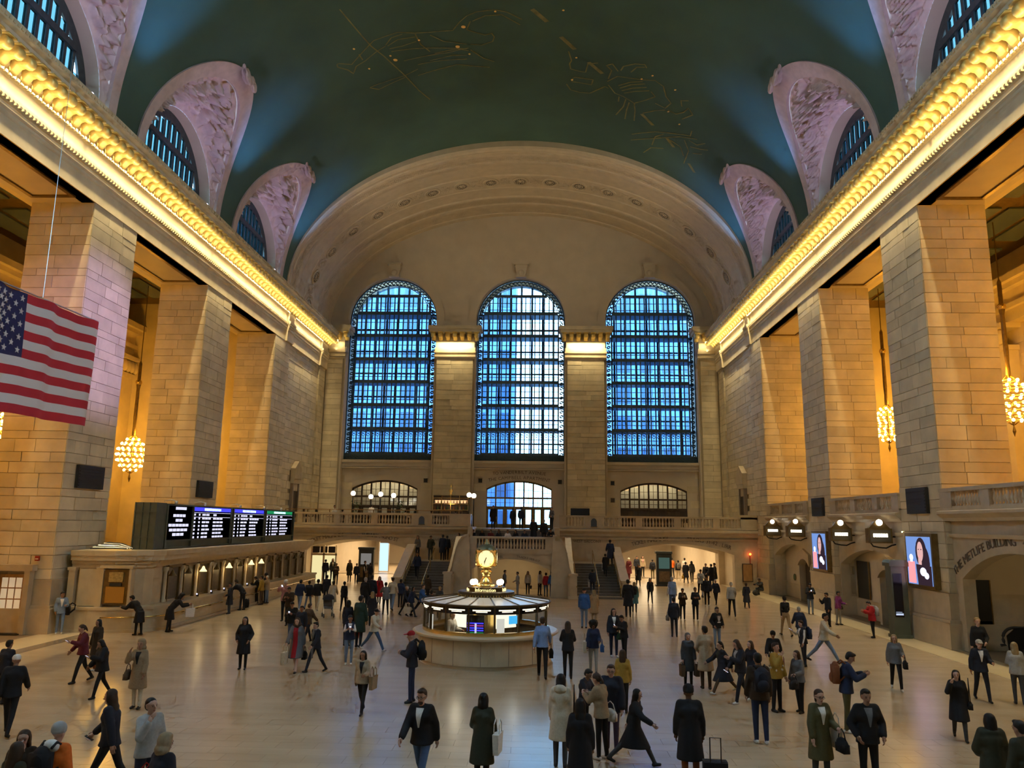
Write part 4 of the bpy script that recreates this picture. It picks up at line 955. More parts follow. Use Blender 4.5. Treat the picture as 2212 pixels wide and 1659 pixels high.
# ================================================================== OBJECTS
BEIGE = mat('ticket_office_marble', (0.50, 0.40, 0.25), 0.45, var=0.1, scale=2.5)
BULB = emis('warm_bulb', (1.0, 0.75, 0.38), 14.0)
GLOBE = emis('white_globe', (1.0, 0.90, 0.70), 5.0)
SIGNW = emis('lit_sign_face', (1.0, 0.90, 0.66), 1.6)
SCRW = emis('screen_white', (0.78, 0.78, 1.0), 1.05)
SCRB = emis('screen_blue', (0.05, 0.05, 0.9), 1.6)
SCRG = emis('screen_green', (0.02, 0.35, 0.12), 0.8)
SCRK = mat('screen_black', (0.006, 0.006, 0.012), 0.12)
def loft_plan(g, plan, z0, z1, m=0):
    n = len(plan); g.add([(x, y, z0) for x, y in plan] + [(x, y, z1) for x, y in plan], [(i, (i + 1) % n, n + (i + 1) % n, n + i) for i in range(n)] + [tuple(range(n)), tuple(range(2 * n - 1, n - 1, -1))], m)
def oplan(d):
    return [(-18.0, 32.95 - d * .5), (-16.9, 32.85 - d * .5), (-16.1, 32.95 - d * .55), (-15.55 + d * .55, 33.2 - d * .55), (-15.2 + d * .85, 33.6 - d * .35), (-15.05 + d, 34.1), (-15.05 + d, 56.8), (-18.0, 56.8)]
to = thing('ticket_office', 'long curved marble ticket office with barred windows under the departure board', 'ticket office', (0, 0, 0))
g = G(); loft_plan(g, oplan(0), .9, 2.9); obj('wall', g, BEIGE, to)
g = G(); loft_plan(g, oplan(.85), 0, .12); loft_plan(g, oplan(.75), .12, .9); obj('counter_base', g, BEIGE, to)
g = G(); loft_plan(g, oplan(.82), .9, 1.02); obj('counter_ledge', g, MARBLE, to)
g = G(); loft_plan(g, oplan(.1), 2.6, 2.75); loft_plan(g, oplan(.22), 2.75, 2.9); loft_plan(g, oplan(.42), 2.9, 3.1); loft_plan(g, oplan(.5), 3.1, 3.32); obj('cornice', g, BEIGE, to)
TWY = [35.8 + 1.61 * k for k in range(13)]
CURT = mat('ticket_blind', (0.10, 0.075, 0.045), 0.6, var=.2, scale=6)
for k, y in enumerate(TWY):
    w = obj('ticket_window', G().box(-15.04, -14.99, y - .52, y + .52, 1.1, 2.55), CURT, to)
    g = G()
    for a in (y - .6, y + .52): g.box(-15.04, -14.9, a, a + .08, 1.02, 2.6)
    g.box(-15.04, -14.88, y - .62, y + .62, 2.5, 2.62); obj('window_frame', g, BRONZE, w)
    g = G(); g.lathe([(.13, 1.02), (.13, 1.12), (.09, 1.16), (.085, 2.3), (.11, 2.36), (.14, 2.42), (.14, 2.55)], 8, (-14.95, y - .805, 0)); obj('pilaster', g, BEIGE, to, smooth=True)
    if k < 6:
        c = obj('counter_camera', G().lathe([(.06, 0), (.06, .12), (.0, .16)], 8, (-14.5, y + .1, 1.05)), BLACK, to); obj('status_light', G().ball((-14.5, y + .03, 1.17), .045, 6, 4), SCRW, c)
obj('end_panel', G().box(-17.55, -16.75, 32.72, 32.9, 1.05, 2.55), BEIGE, to)
for x in (-17.85, -16.6): obj('pilaster', G().box(x - .14, x + .14, 32.68, 32.9, 1.02, 2.5).box(x - .18, x + .18, 32.64, 32.9, 2.5, 2.62), BEIGE, to)
gr = obj('bronze_grille', G().box(-16.45, -15.35, 32.66, 32.9, 1.15, 2.55), BRONZE, to)
g = G(); g.box(-16.3, -15.5, 32.62, 32.66, 1.2, 1.85); obj('grille_panel', g, BRASS, gr)
g = G(); g.box(-16.2, -15.6, 32.6, 32.66, 2.05, 2.45); obj('grille_sign', g, mat('dull_gold', (.45, .33, .12), .4, .5, var=.3, scale=14), gr)
obj('grille_slot', G().box(-16.15, -15.65, 32.6, 32.66, 1.88, 2.0), BLACK, gr)
g = G(); g.box(-16.55, -16.45, 32.6, 32.9, 1.05, 2.65); g.box(-15.35, -15.25, 32.6, 32.9, 1.05, 2.65); g.box(-16.6, -15.2, 32.58, 32.9, 2.6, 2.72); obj('grille_frame', g, BEIGE, gr)
obj('counter_rail', G().tube([(-16.3, 32.4, .62), (-15.5, 32.6, .62), (-14.7, 33.0, .62), (-14.2, 33.6, .62), (-14.2, 56.5, .62)], .03, 6), BRASS, to, smooth=True)
g = G()
for k in range(16): g.box(-14.3, -14.18, 34 + k * 1.45, 34.08 + k * 1.45, .55, .64)
obj('rail_bracket', g, BRONZE, to)
for k, y in ((0, 0), (1, 1), (2, 2)):
    pass
for k in range(13):
    y = 35.0 + 1.61 * k
    lit = k in (2, 4, 6, 7)
    t = thing('counter_lamp', ('lit' if lit else 'unlit') + ' bell-shaped wall lamp on the ticket office, number %s from the near end' % ('first second third fourth fifth sixth seventh eighth ninth tenth eleventh twelfth thirteenth'.split()[k]), 'lamp', (-14.98, y, 2.45))
    obj('arm', G().tube([(0, 0, 0), (.15, 0, .12), (.34, 0, .08), (.36, 0, -.02)], .018, 5), BRONZE, t)
    obj('shade', G().lathe([(.03, 0), (.06, -.05), (.09, -.13), (.17, -.23), (.18, -.26)], 10, (.36, 0, -.02)), emis('lit_lamp_shade', (1.0, .72, .3), 2.2) if lit else BRONZE, t, smooth=True)
    if lit:
        obj('bulb', G().ball((.36, 0, -.22), .07, 8, 5), BULB, t)
        lamp('counter_lamp_light', 'POINT', (-14.55, y, 2.05), 9, (1, .68, .28), shadow_soft_size=.1)
t = thing('panel_door', 'brown wooden door with white glazed panes in the near south pier', 'door', (-19.8, 31.9, 0))
obj('door_leaf', G().box(-.62, .62, -.06, .0, 0, 2.35), WOOD, t)
for i in range(3):
    for j in range(3): obj('glass_pane', G().box(-.42 + i * .3, -.18 + i * .3, -.08, -.05, .95 + j * .44, 1.34 + j * .44), mat('milk_glass', (.8, .75, .6), .4, emit=(1, .85, .6), es=.25) if (i, j) == (0, 0) else bpy.data.materials['milk_glass'], t)
obj('door_surround', G().box(-.85, -.62, -.3, .0, 0, 2.5).box(.62, .85, -.3, .0, 0, 2.5).box(-.95, .95, -.32, .0, 2.5, 2.75), MARBLE, t)
obj('door_handle', G().ball((.5, -.1, 1.05), .04, 6, 4), BRASS, t)
obj('threshold', G().box(-.7, .7, -.45, .0, 0, .05), BLACK, t)

# ---- departure board
bd = thing('departure_board', 'long black departure board with four lit panels above the ticket office', 'departure board', (-15.3, 34.4, 3.34))
obj('cabinet', G().box(-.75, -.08, .9, 19.75, 0, 2.02), GREENM, bd)
e = obj('end_cabinet', G().box(-1.0, -.02, 0, .92, -.02, 2.06), GREENM, bd)
for x in (-1.0, -.68, -.36, -.04): obj('end_rib', G().box(x - .02, x + .03, -.05, .02, 0, 2.06), GREENM, e)
for z in (.5, 1.62): obj('end_rib', G().box(-1.02, 0, -.05, .02, z, z + .05), GREENM, e)
obj('screen_back', G().box(-.1, -.03, .95, 19.7, .35, 1.98), SCRK, bd)
obj('bottom_rail', G().box(-.1, .02, .9, 19.75, 0, .05).box(-.1, .02, .9, 19.75, .32, .37).box(-.1, .02, .9, 19.75, 1.96, 2.03), GREENM, bd)
for y in (.92, 3.62, 8.45, 8.75, 13.7, 14.0, 19.6): obj('post', G().box(-.1, .03, y, y + .12, 0, 2.02), GREENM, bd)
rg_ = random.Random(11)
def bars(sp, y0, y1, z, h, m):
    obj('text_bar', G().box(-.03, -.015, y0, y1, z - h / 2, z + h / 2), m, sp)
SEG = ((1.05, 3.55), (3.75, 8.4), (8.9, 13.65), (14.15, 19.3))
for i, (a, b) in enumerate(SEG):
    sp = obj('screen_panel', G().box(-.034, -.03, a, b, .4, 1.95), SCRK, bd)
    L = b - a
    if i == 0:
        bars(sp, a + .8, a + 1.9, 1.84, .13, SCRW)
        for r, (w, z) in enumerate(((1.3, 1.5), (.75, 1.28), (2.1, 1.05), (1.9, .83), (1.2, .62))): 
            y = (a + b) / 2 - w / 2
            for q in range(max(2, int(w / .32))):
                bars(sp, y + q * w / int(w / .32), y + (q + .82) * w / int(w / .32), z, .13, SCRW)
    else:
        bars(sp, a, b, 1.84, .19, SCRB if i < 3 else SCRG)
        bars(sp, a + L * .27, a + L * .72, 1.842, .13, emis('header_text_%d' % i, (.6, .8, 1), 2.0))
        obj('header_outline', G().box(-.03, -.014, a, b, 1.44, 1.46).box(-.03, -.014, a, b, 1.66, 1.68), SCRW, sp)
        for r in range(7):
            z = 1.57 - r * .185
            for (u0, u1) in ((.02, .07), (.14, .18), (.23, .23 + rg_.uniform(.16, .24)), (.52, .52 + rg_.uniform(.22, .33))):
                if r == 0 and u0 == .52: u1 = .62
                n = max(1, int((u1 - u0) * L / .34))
                for q in range(n): bars(sp, a + L * (u0 + (u1 - u0) * q / n), a + L * (u0 + (u1 - u0) * (q + .8) / n), z, .095, SCRW)
for y in (1.4, 4.6, 9.3, 13.2, 16.4): obj('camera_arm', G().tube([(-.4, y, 2.0), (-.4, y, 2.15), (-.1, y + .1, 2.22), (.1, y + .15, 2.16)], .025, 5).ball((.1, y + .15, 2.1), .09, 8, 5), STEEL, bd, smooth=True)
for k, (x, y, z, lab) in enumerate(((-16.9, 33.9, 3.45, 'jumble of grey conduit lying on the ticket office roof'),)):
    t = thing('roof_conduit', lab, 'conduit', (x, y, 3.33))
    for q in range(7): obj('pipe', G().tube([(-.7 + q * .06, -.5 + q * .1, .05 + .04 * q), (.2, -.3 + q * .12, .06 + .03 * q), (.7, -.1 + q * .1, .04)], .03, 5), STEEL if q % 2 else BLACK, t)

# ---- information booth with the four-faced clock
BX, BY = -0.05, 28.2
ib = thing('information_booth', 'round marble information booth with glazed windows in the middle of the concourse', 'booth', (BX, BY, 0))
obj('marble_drum', G().lathe([(2.30, 0), (2.30, .1), (2.36, .12), (2.36, .92), (2.0, .92)], 64), MARBLE, ib, smooth=False)
for k in range(16):
    a = 2 * PI * k / 16; obj('drum_joint', G().box(-.008, .008, -2.368, -2.34, .12, .92), DKMARBLE, ib, rot=(0, 0, a))
obj('counter_top', G().lathe([(1.9, .92), (2.52, .92), (2.56, .95), (2.56, 1.0), (2.5, 1.03), (1.9, 1.03)], 64), MARBLE, ib)
obj('brass_base_rail', G().lathe([(2.22, 1.03), (2.22, 1.14), (2.1, 1.14), (2.1, 1.03)], 64), BRASS, ib)
obj('inner_floor', G().lathe([(0, .02), (2.2, .02)], 48), DARKB, ib)
NS = 16
BOOTHW = mat('booth_frame_bronze', (.10, .07, .035), .35, .7)
def sector(g, r, a0, a1, z0, z1, th=.03, n=3):
    for i in range(n):
        b0, b1 = a0 + (a1 - a0) * i / n, a0 + (a1 - a0) * (i + 1) / n
        p = [(r * math.cos(b), r * math.sin(b)) for b in (b0, b1)]; q = [((r - th) * math.cos(b), (r - th) * math.sin(b)) for b in (b0, b1)]
        g.add([(p[0][0], p[0][1], z0), (p[1][0], p[1][1], z0), (p[1][0], p[1][1], z1), (p[0][0], p[0][1], z1), (q[0][0], q[0][1], z0), (q[1][0], q[1][1], z0), (q[1][0], q[1][1], z1), (q[0][0], q[0][1], z1)], [(0, 1, 2, 3), (5, 4, 7, 6), (0, 4, 5, 1), (3, 2, 6, 7), (0, 3, 7, 4), (1, 5, 6, 2)])
    return g
LITCARD = emis('lit_notice_card', (1, .95, .82), .8)
for k in range(NS):
    a0, a1 = -PI / 2 + 2 * PI * (k - .5) / NS, -PI / 2 + 2 * PI * (k + .5) / NS
    obj('window_post', G().box(-.028, .028, -2.2, -2.12, 1.1, 1.95), BOOTHW, ib, rot=(0, 0, a0 + PI / 2))
    obj('sign_panel', sector(G(), 2.2, a0 + .01, a1 - .01, 1.72, 1.95, .05), SCRK, ib)
    w = obj('lit_sign', sector(G(), 2.206, a0 + .06, a1 - .06, 1.835, 1.875, .01), SIGNW, ib); obj('lit_sign_line', sector(G(), 2.206, a0 + .11, a1 - .11, 1.79, 1.82, .01), SIGNW, w)
    obj('booth_pane', sector(G(), 2.17, a0 + .015, a1 - .015, 1.14, 1.72, .01), CLEAR, ib)
    rp = G(); rp.add([(.95 * math.cos(a0), .95 * math.sin(a0), 2.16), (.95 * math.cos(a1), .95 * math.sin(a1), 2.16), (2.27 * math.cos(a1), 2.27 * math.sin(a1), 1.99), (2.27 * math.cos(a0), 2.27 * math.sin(a0), 1.99)], [(0, 1, 2, 3)])
    obj('roof_panel', rp, mat('frosted_roof_glass', (.62, .60, .55), .3, emit=(1, .85, .6), es=.10) if k == 0 else bpy.data.materials['frosted_roof_glass'], ib)
    obj('roof_rib', G().add([(-.02, -.95, 2.15), (.02, -.95, 2.15), (.02, -2.28, 1.98), (-.02, -2.28, 1.98), (-.02, -.95, 2.19), (.02, -.95, 2.19), (.02, -2.28, 2.015), (-.02, -2.28, 2.015)], [(0, 1, 2, 3), (4, 5, 6, 7), (0, 1, 5, 4), (1, 2, 6, 5), (2, 3, 7, 6), (3, 0, 4, 7)]), BOOTHW, ib, rot=(0, 0, a0 + PI / 2))
obj('roof_edge', G().lathe([(2.22, 1.94), (2.29, 1.95), (2.3, 2.0), (2.25, 2.02)], 64), BOOTHW, ib)
obj('inner_core', G().lathe([(.75, .02), (.75, 2.1)], 24), BRASS, ib, smooth=True)
# notice cards, monitor and inner desk seen through the panes
def on_booth(nm, g, m, ang, r, z, parent=ib): return obj(nm, g, m, parent, loc=(r * math.sin(ang), -r * math.cos(ang), z), rot=(0, 0, ang))
mo = on_booth('track_monitor', G().box(-.30, .30, -.03, .03, 0, .62), SCRK, -.10, 2.05, 1.08)
for r, (c, w) in enumerate(((SCRB, .5), (emis('screen_magenta', (.5, .05, .35), .8), .5), (SCRB, .5), (SCRB, .5), (SCRG, .5))): obj('text_bar', G().box(-.27, .27, -.04, -.03, .34 - r * .075, .38 - r * .075), c, mo)
obj('text_bar', G().box(-.25, -.2, -.045, -.03, .03, .36).box(-.02, .04, -.045, -.03, .03, .36), SCRW, mo)
on_booth('notice_card', G().box(-.13, .13, -.01, .01, 0, .46), LITCARD, .30, 2.08, 1.12)
on_booth('notice_card', G().box(-.16, .16, -.01, .01, 0, .5), LITCARD, -1.05, 2.08, 1.1)
m2 = on_booth('desk_monitor', G().box(-.17, .17, -.02, .02, 0, .26), emis('desk_screen_blue', (.06, .45, .85), 1.4), .62, 1.75, 1.36)
on_booth('inner_light_panel', G().box(-.5, .5, -.01, .01, 0, .5), emis('booth_inner_light', (1, .9, .65), 1.6), -.6, 1.1, 1.15); on_booth('inner_light_panel', G().box(-.45, .45, -.01, .01, 0, .5), bpy.data.materials['booth_inner_light'], .75, 1.1, 1.15)
on_booth('desk', G().box(-1.2, 1.2, -.2, .2, 0, .05), DARKB, 0, 1.7, .85)
lamp('booth_lamp', 'POINT', (BX - .9, BY - 1.0, 1.85), 14, (1, .85, .6), shadow_soft_size=.15); lamp('booth_lamp', 'POINT', (BX + 1.1, BY - .9, 1.85), 14, (1, .85, .6), shadow_soft_size=.15)
# top tiers, lettering, clock
obj('tier_ring', G().lathe([(1.0, 2.12), (1.0, 2.30), (.94, 2.32), (.6, 2.32)], 48), BOOTHW, ib)
g = G()
for k in range(60): g.cbox((1.005 * math.cos(k * PI / 30), 1.005 * math.sin(k * PI / 30), 2.18), (.03, .03, .08))
tag(obj('tier_ornament', g, BRASS, ib), kind='stuff')
obj('sign_ring', G().lathe([(.66, 2.28), (.68, 2.3), (.68, 2.44), (.66, 2.46), (.3, 2.47)], 48), BOOTHW, ib)
LET = emis('amber_lit_letter', (1.0, .80, .35), 1.7)
for base in (0.0, PI / 2, -PI / 2, PI):
    s = 'Information'; ws = [.30, .58, .36, .6, .42, .88, .56, .38, .28, .6, .58]; tot = sum(ws); u = -tot / 2
    for ch, w in zip(s, ws):
        a = base + (u + w / 2) * .1385 / .69; u += w
        text('letter', ch, .165, LET, ib, (.69 * math.sin(a), -.69 * math.cos(a), 2.325), (PI / 2, 0, a), .006)
ck = thing('station_clock', 'brass four-faced clock with glowing opal dials on top of the information booth', 'clock', (BX - .02, BY, 2.47))
obj('pedestal', G().lathe([(.34, 0), (.34, .05), (.30, .09), (.24, .12), (.22, .2), (.16, .26), (.15, .40), (.17, .42), (.21, .46), (.21, .52), (.16, .55), (.19, .58)], 24), BRASS, ck, smooth=True)
obj('globe_frame', G().lathe([(.12, .58), (.25, .62), (.36, .70), (.30, .72), (.2, .66)], 20), BRASS, ck, smooth=True)
obj('crown', G().lathe([(.36, 1.26), (.30, 1.36), (.2, 1.43), (.08, 1.47), (.09, 1.52), (.05, 1.56), (.06, 1.6), (0.0, 1.66)], 20), mat('clock_crown', (.20, .20, .12), .4, .7), ck, smooth=True)
OPAL = emis('opal_dial', (1.0, .78, .36), 1.5)
for q in range(4):
    a = q * PI / 2 + .03
    r = (0, 0, a)
    f_ = obj('clock_dial', G().lathe([(.0, 0.035), (.15, .025), (.27, 0), (.27, -.03)], 28), OPAL, ck, loc=(.36 * math.sin(a), -.36 * math.cos(a), .98), rot=(PI / 2, 0, a))
    obj('dial_bezel', G().lathe([(.27, -.03), (.31, -.03), (.31, .02), (.27, .02)], 28), BRASS, f_)
    obj('minute_hand', G().box(-.011, .011, -.22, .03, .045, .05), BLACK, f_, rot=(0, 0, -.28)); obj('hour_hand', G().box(-.016, .016, -.16, .03, .04, .045), BLACK, f_, rot=(0, 0, -.42))
    g = G()
    for h in range(12): g.cbox((.225 * math.sin(h * PI / 6), .225 * math.cos(h * PI / 6), .02), (.014, .014, .02))
    obj('hour_marker', g, BLACK, f_)
    b_ = a + PI / 4; obj('corner_rib', G().tube([(.36 * math.sin(b_), -.36 * math.cos(b_), .68), (.42 * math.sin(b_), -.42 * math.cos(b_), .98), (.34 * math.sin(b_), -.34 * math.cos(b_), 1.28)], .03, 6), BRASS, ck, smooth=True)
    obj('side_glass', sector(G(), .40, b_ - PI / 2 - .42, b_ - PI / 2 + .42, .72, 1.24, .01), mat('amber_side_glass', (.5, .22, .04), .2, emit=(1, .45, .08), es=.25) if q == 0 else bpy.data.materials['amber_side_glass'], ck)
for q, (x, y) in enumerate(((-.47, -.28), (.47, -.28), (-.40, -.1), (.52, -.05))):
    t = thing('globe_bulb', ['pair of white globe bulbs, front left, below the clock', 'front right white globe bulb below the clock', 'rear left white globe bulb below the clock', 'rear right white globe bulb below the clock'][q].replace('pair of white globe bulbs, front left,', 'front left white globe bulb'), 'bulb', (BX + x, BY + y, 2.47))
    obj('globe', G().ball((0, 0, .15), .105, 12, 8), GLOBE, t, smooth=True); obj('socket', G().lathe([(.05, 0), (.04, .06)], 8), BRASS, t)
lamp('clock_glow', 'POINT', (BX, BY - .9, 3.3), 16, (1, .76, .38), shadow_soft_size=.3)

# ---- flag
RED = mat('flag_red', (.55, .02, .035), .75); WHT = mat('flag_white', (.72, .68, .66), .8); NAVY = mat('flag_navy', (.018, .02, .09), .8)
fg = thing('hanging_flag', 'large red, white and blue striped flag hanging on the left', 'flag', (-16.0, 29.35, 8.2))
FL, FH = 6.95, 4.2
def fw(y, z): return .10 * math.sin(y * 2.1 + z * .3) + .05 * math.sin(y * 4.7)
def strip(y0, y1, z0, z1, d=0.0):
    g = G(); g.grid(lambda y, z: (fw(y, z) + d, -y, z + (-.16 * y / FL)), fr(y0, y1, 28), (z0, (z0 + z1) / 2, z1)); return g
for k in range(13):
    z1 = FH - k * FH / 13; z0 = z1 - FH / 13
    obj('stripe', strip(0, FL if k > 6 else FL * .6, z0, z1), RED if k % 2 == 0 else WHT, fg, smooth=True)
CY0 = FL * .6; CZ0 = FH * 6 / 13
obj('canton', strip(CY0, FL, CZ0, FH), NAVY, fg, smooth=True)
sg = G(); pts = []
for i in range(10):
    r = .125 if i % 2 == 0 else .05; a = PI / 2 + i * PI / 5; pts.append((r * math.cos(a), r * math.sin(a)))
sm = G().prism(pts, 'x', -.012, .012).mesh('star'); sm.materials.append(WHT)
for r in range(9):
    n = 6 if r % 2 == 0 else 5
    for q in range(n):
        y = CY0 + (FL - CY0) * ((q + .5) / 6 if n == 6 else (q + 1) / 6); z = FH - (FH - CZ0) * (r + 1) / 10
        o = bpy.data.objects.new('star', sm); COL.objects.link(o); o.parent = fg; o.location = (fw(y, z) + .015, -y, z - .16 * y / FL)
obj('hanging_rod', G().tube([(0, .12, FH + .05), (0, -FL, FH - .12)], .03, 5), STEEL, fg)
obj('suspension_wire', G().tube([(0, -3.4, FH), (0, -3.4, 13.6)], .012, 4), STEEL, fg)

# ---- chandeliers in the side halls
bm_ = G().ball((0, 0, 0), .085, 7, 5).mesh('bulb'); bm_.materials.append(emis('chandelier_bulb', (1.0, .62, .16), 22.0))
def chandelier(x, y, z, top, lab, s=1.0):
    t = thing('chandelier', lab, 'chandelier', (x, y, z))
    R = [(.35, -1.05), (.62, -.75), (.82, -.38), (.88, 0), (.82, .38), (.62, .75), (.35, 1.05)]
    for r, h in R:
        obj('ring', G().tube([(r * s * math.cos(a), r * s * math.sin(a), h * s) for a in fr(0, 2 * PI, 20)], .03, 5), BRASS, t, smooth=True)
        n = max(6, int(r * 18))
        for k in range(n):
            o = bpy.data.objects.new('bulb', bm_); COL.objects.link(o); o.parent = t; a = 2 * PI * k / n; o.location = ((r * s + .07) * math.cos(a), (r * s + .07) * math.sin(a), h * s)
    for k in range(6):
        a = k * PI / 3; obj('frame_rib', G().tube([(r * s * math.cos(a), r * s * math.sin(a), h * s) for r, h in [(.08, -1.25)] + R + [(.08, 1.35)]], .025, 5), BRASS, t, smooth=True)
    obj('stem', G().lathe([(.05, -1.3 * s), (.09, -1.1 * s), (.05, 0), (.05, 1.3 * s), (.12, 1.4 * s), (.10, 2.0 * s), (.13, 2.6 * s), (.11, 4.6 * s), (.16, 4.9 * s), (.16, 5.0 * s), (.11, 5.2 * s), (.11, 6.4 * s), (.03, 6.6 * s), (.03, top - z)], 8), BRONZE, t, smooth=True)
    obj('chain_ball', G().ball((0, 0, 5.05 * s), .22, 10, 6), BRASS, t, smooth=True)
    obj('stem_drop', G().lathe([(.0, -1.9 * s), (.09, -1.6 * s), (.03, -1.3 * s)], 8), BRONZE, t)
chandelier(-26.2, 52.0, 9.0, 21.2, 'golden bulb chandelier hanging behind the departure board')
chandelier(25.3, 52.3, 11.6, 21.2, 'golden bulb chandelier half hidden behind the right hand screen pier')
chandelier(26.3, 40.3, 11.3, 21.2, 'golden bulb chandelier at the right edge above the nearest north balustrade')
chandelier(-26.2, 40.0, 9.6, 21.2, 'golden bulb chandelier at the left edge under the flag')

# ---- dark speaker panels on the piers
for (x, y, z, w, h, lab) in ((-18.26, 33.82, 5.95, 2.0, 1.0, 'dark square loudspeaker panel on the pier beside the flag'), (-18.26, 45.8, 5.97, 2.05, .97, 'dark square loudspeaker panel on the pier above the departure board'),
                             (18.26, 34.26, 5.33, 1.75, 1.1, 'dark square loudspeaker panel above the larger advertising screen'), (18.26, 46.3, 5.35, 1.75, 1.05, 'dark square loudspeaker panel above the smaller advertising screen')):
    sx = -1 if x < 0 else 1; t = thing('loudspeaker_panel', lab, 'loudspeaker', (x, y, z))
    q = tuple(sorted((0, -sx * .14))); obj('cabinet', G().box(*q, -w / 2, w / 2, 0, h), BLACK, t)
    for k in range(7): obj('grille_slat', G().box(*sorted((-sx * .14, -sx * .16)), -w / 2 + .06, w / 2 - .06, .08 + k * (h - .12) / 7, .13 + k * (h - .12) / 7), BLACK, t)

# ---- advertising screens
ADB = emis('ad_blue', (.16, .28, .62), 1.2); ADS = emis('ad_skin', (.62, .36, .34), 1.3); ADH = emis('ad_hair', (.035, .02, .03), 1); ADP = emis('ad_pink', (.95, .28, .30), 1.4); ADW = emis('ad_white', (.75, .78, .95), 1.4)
def ell(g, cx, cz, rx, rz, d, n=18): g.add([(d, cx + rx * math.cos(2 * PI * i / n), cz + rz * math.sin(2 * PI * i / n)) for i in range(n)], [tuple(range(n))])
for y, lab in ((34.15, 'larger lit advertising screen of a dark-haired woman with a pink perfume bottle'), (46.0, 'smaller lit advertising screen of a dark-haired woman with a pink perfume bottle')):
    t = thing('advertising_screen', lab, 'screen', (18.02, y, 2.35)); w, h = 2.1, 2.0
    obj('cabinet', G().box(0, .28, -w / 2 - .12, w / 2 + .12, -.12, h + .14), BRONZE, t); obj('display', G().box(-.02, 0, -w / 2, w / 2, 0, h), ADB, t)
    # +Y is left as seen from the hall
    g = G(); ell(g, -.25, 1.35, .48, .62, -.026); ell(g, -.55, .9, .4, .7, -.0265); obj('hair_shape', g, ADH, t)
    g = G(); ell(g, -.18, 1.38, .26, .42, -.03); ell(g, -.12, .95, .15, .3, -.0305); obj('face_shape', g, ADS, t)
    g = G(); ell(g, -.13, 1.18, .08, .03, -.033, 10); obj('lips_shape', g, ADP, t)
    g = G(); ell(g, -.28, 1.47, .05, .022, -.033, 10); ell(g, -.06, 1.47, .05, .022, -.033, 10); obj('eye_shape', g, ADH, t)
    g = G(); g.add([(-.031, -w / 2, 0), (-.031, .15, 0), (-.031, .25, .85), (-.031, -w / 2, .8)], [(0, 1, 2, 3)]); obj('dress_shape', g, ADH, t)
    g = G(); ell(g, -.35, .55, .28, .18, -.034); ell(g, -.62, .4, .2, .14, -.034); obj('glove_shape', g, ADW, t)
    g = G(); g.add([(-.036, .3, .05), (-.036, .95, .05), (-.036, .92, .95), (-.036, .34, .95)], [(0, 1, 2, 3)]); obj('bottle_shape', g, ADP, t)
    g = G(); ell(g, .62, 1.12, .18, .14, -.037); g.add([(-.037, .5, .93), (-.037, .74, .93), (-.037, .74, 1.02), (-.037, .5, 1.02)], [(0, 1, 2, 3)]); obj('stopper_shape', g, ADW, t)
    lamp('screen_glow', 'AREA', (17.8, y, 3.3), 10, (.75, .55, .85), (0, y, 2), shape='RECTANGLE', size=2, size_y=2)

# ---- gate signs with globe lamps on the north side
for (x, y, z, s, lab) in ((17.75, 37.3, 4.0, 1.0, 'lit gate sign box with globe lamp, nearest of the four on the north wall'), (17.75, 42.0, 4.0, 1.0, 'lit gate sign box with globe lamp, second nearest on the north wall'),
                          (17.85, 49.5, 4.1, 1.0, 'lit gate sign box with globe lamp, third nearest on the north wall'), (17.9, 54.5, 4.1, 1.0, 'lit gate sign box with globe lamp, farthest on the north wall')):
    t = thing('gate_sign', lab, 'sign', (x, y, z))
    obj('sign_box', G().box(-.55, .55, -.18, .18, 0, .68), BRONZE, t)
    obj('sign_face', G().box(-.47, .47, -.19, -.17, .07, .61), mat('sign_face_dark', (.16, .13, .08), .4), t)
    g = G()
    for k in range(6): g.box(-.34 + k * .115, -.25 + k * .115, -.20, -.19, .28, .44)
    obj('lit_lettering', g, emis('gate_letters', (1, .93, .72), 5.0), t)
    obj('pediment', G().prism([(-.5, .68), (.5, .68), (.32, .86), (.22, 1.0), (-.22, 1.0), (-.32, .86)], 'y', -.1, .1), BRONZE, t)
    obj('globe', G().ball((0, -.12, .95), .15, 12, 8), GLOBE, t, smooth=True)
    obj('scroll_bracket', G().tube([(-.4, 0, 0), (-.3, 0, -.14), (0, 0, -.2), (.3, 0, -.22), (.55, 0, -.1), (.75, 0, -.05)], .035, 5).tube([(.75, 0, .3), (.2, 0, .3)], .04, 5), BLACK, t, smooth=True)
for (x, y, z, lab) in ((18.5, 39.6, 4.45, 'small lit exit light between the two nearest gate signs'), (18.5, 51.9, 4.5, 'small lit exit light between the two farthest gate signs'), (18.5, 36.3, 4.4, 'small lit exit light beside the larger screen pier')):
    t = thing('exit_light', lab, 'light', (x, y, z)); obj('housing', G().box(-.05, .04, -.22, .22, -.02, .2), BRONZE, t); obj('lens', G().box(-.07, -.05, -.19, .19, .02, .17), emis('exit_lens', (.9, 1, .5), 2.5), t)

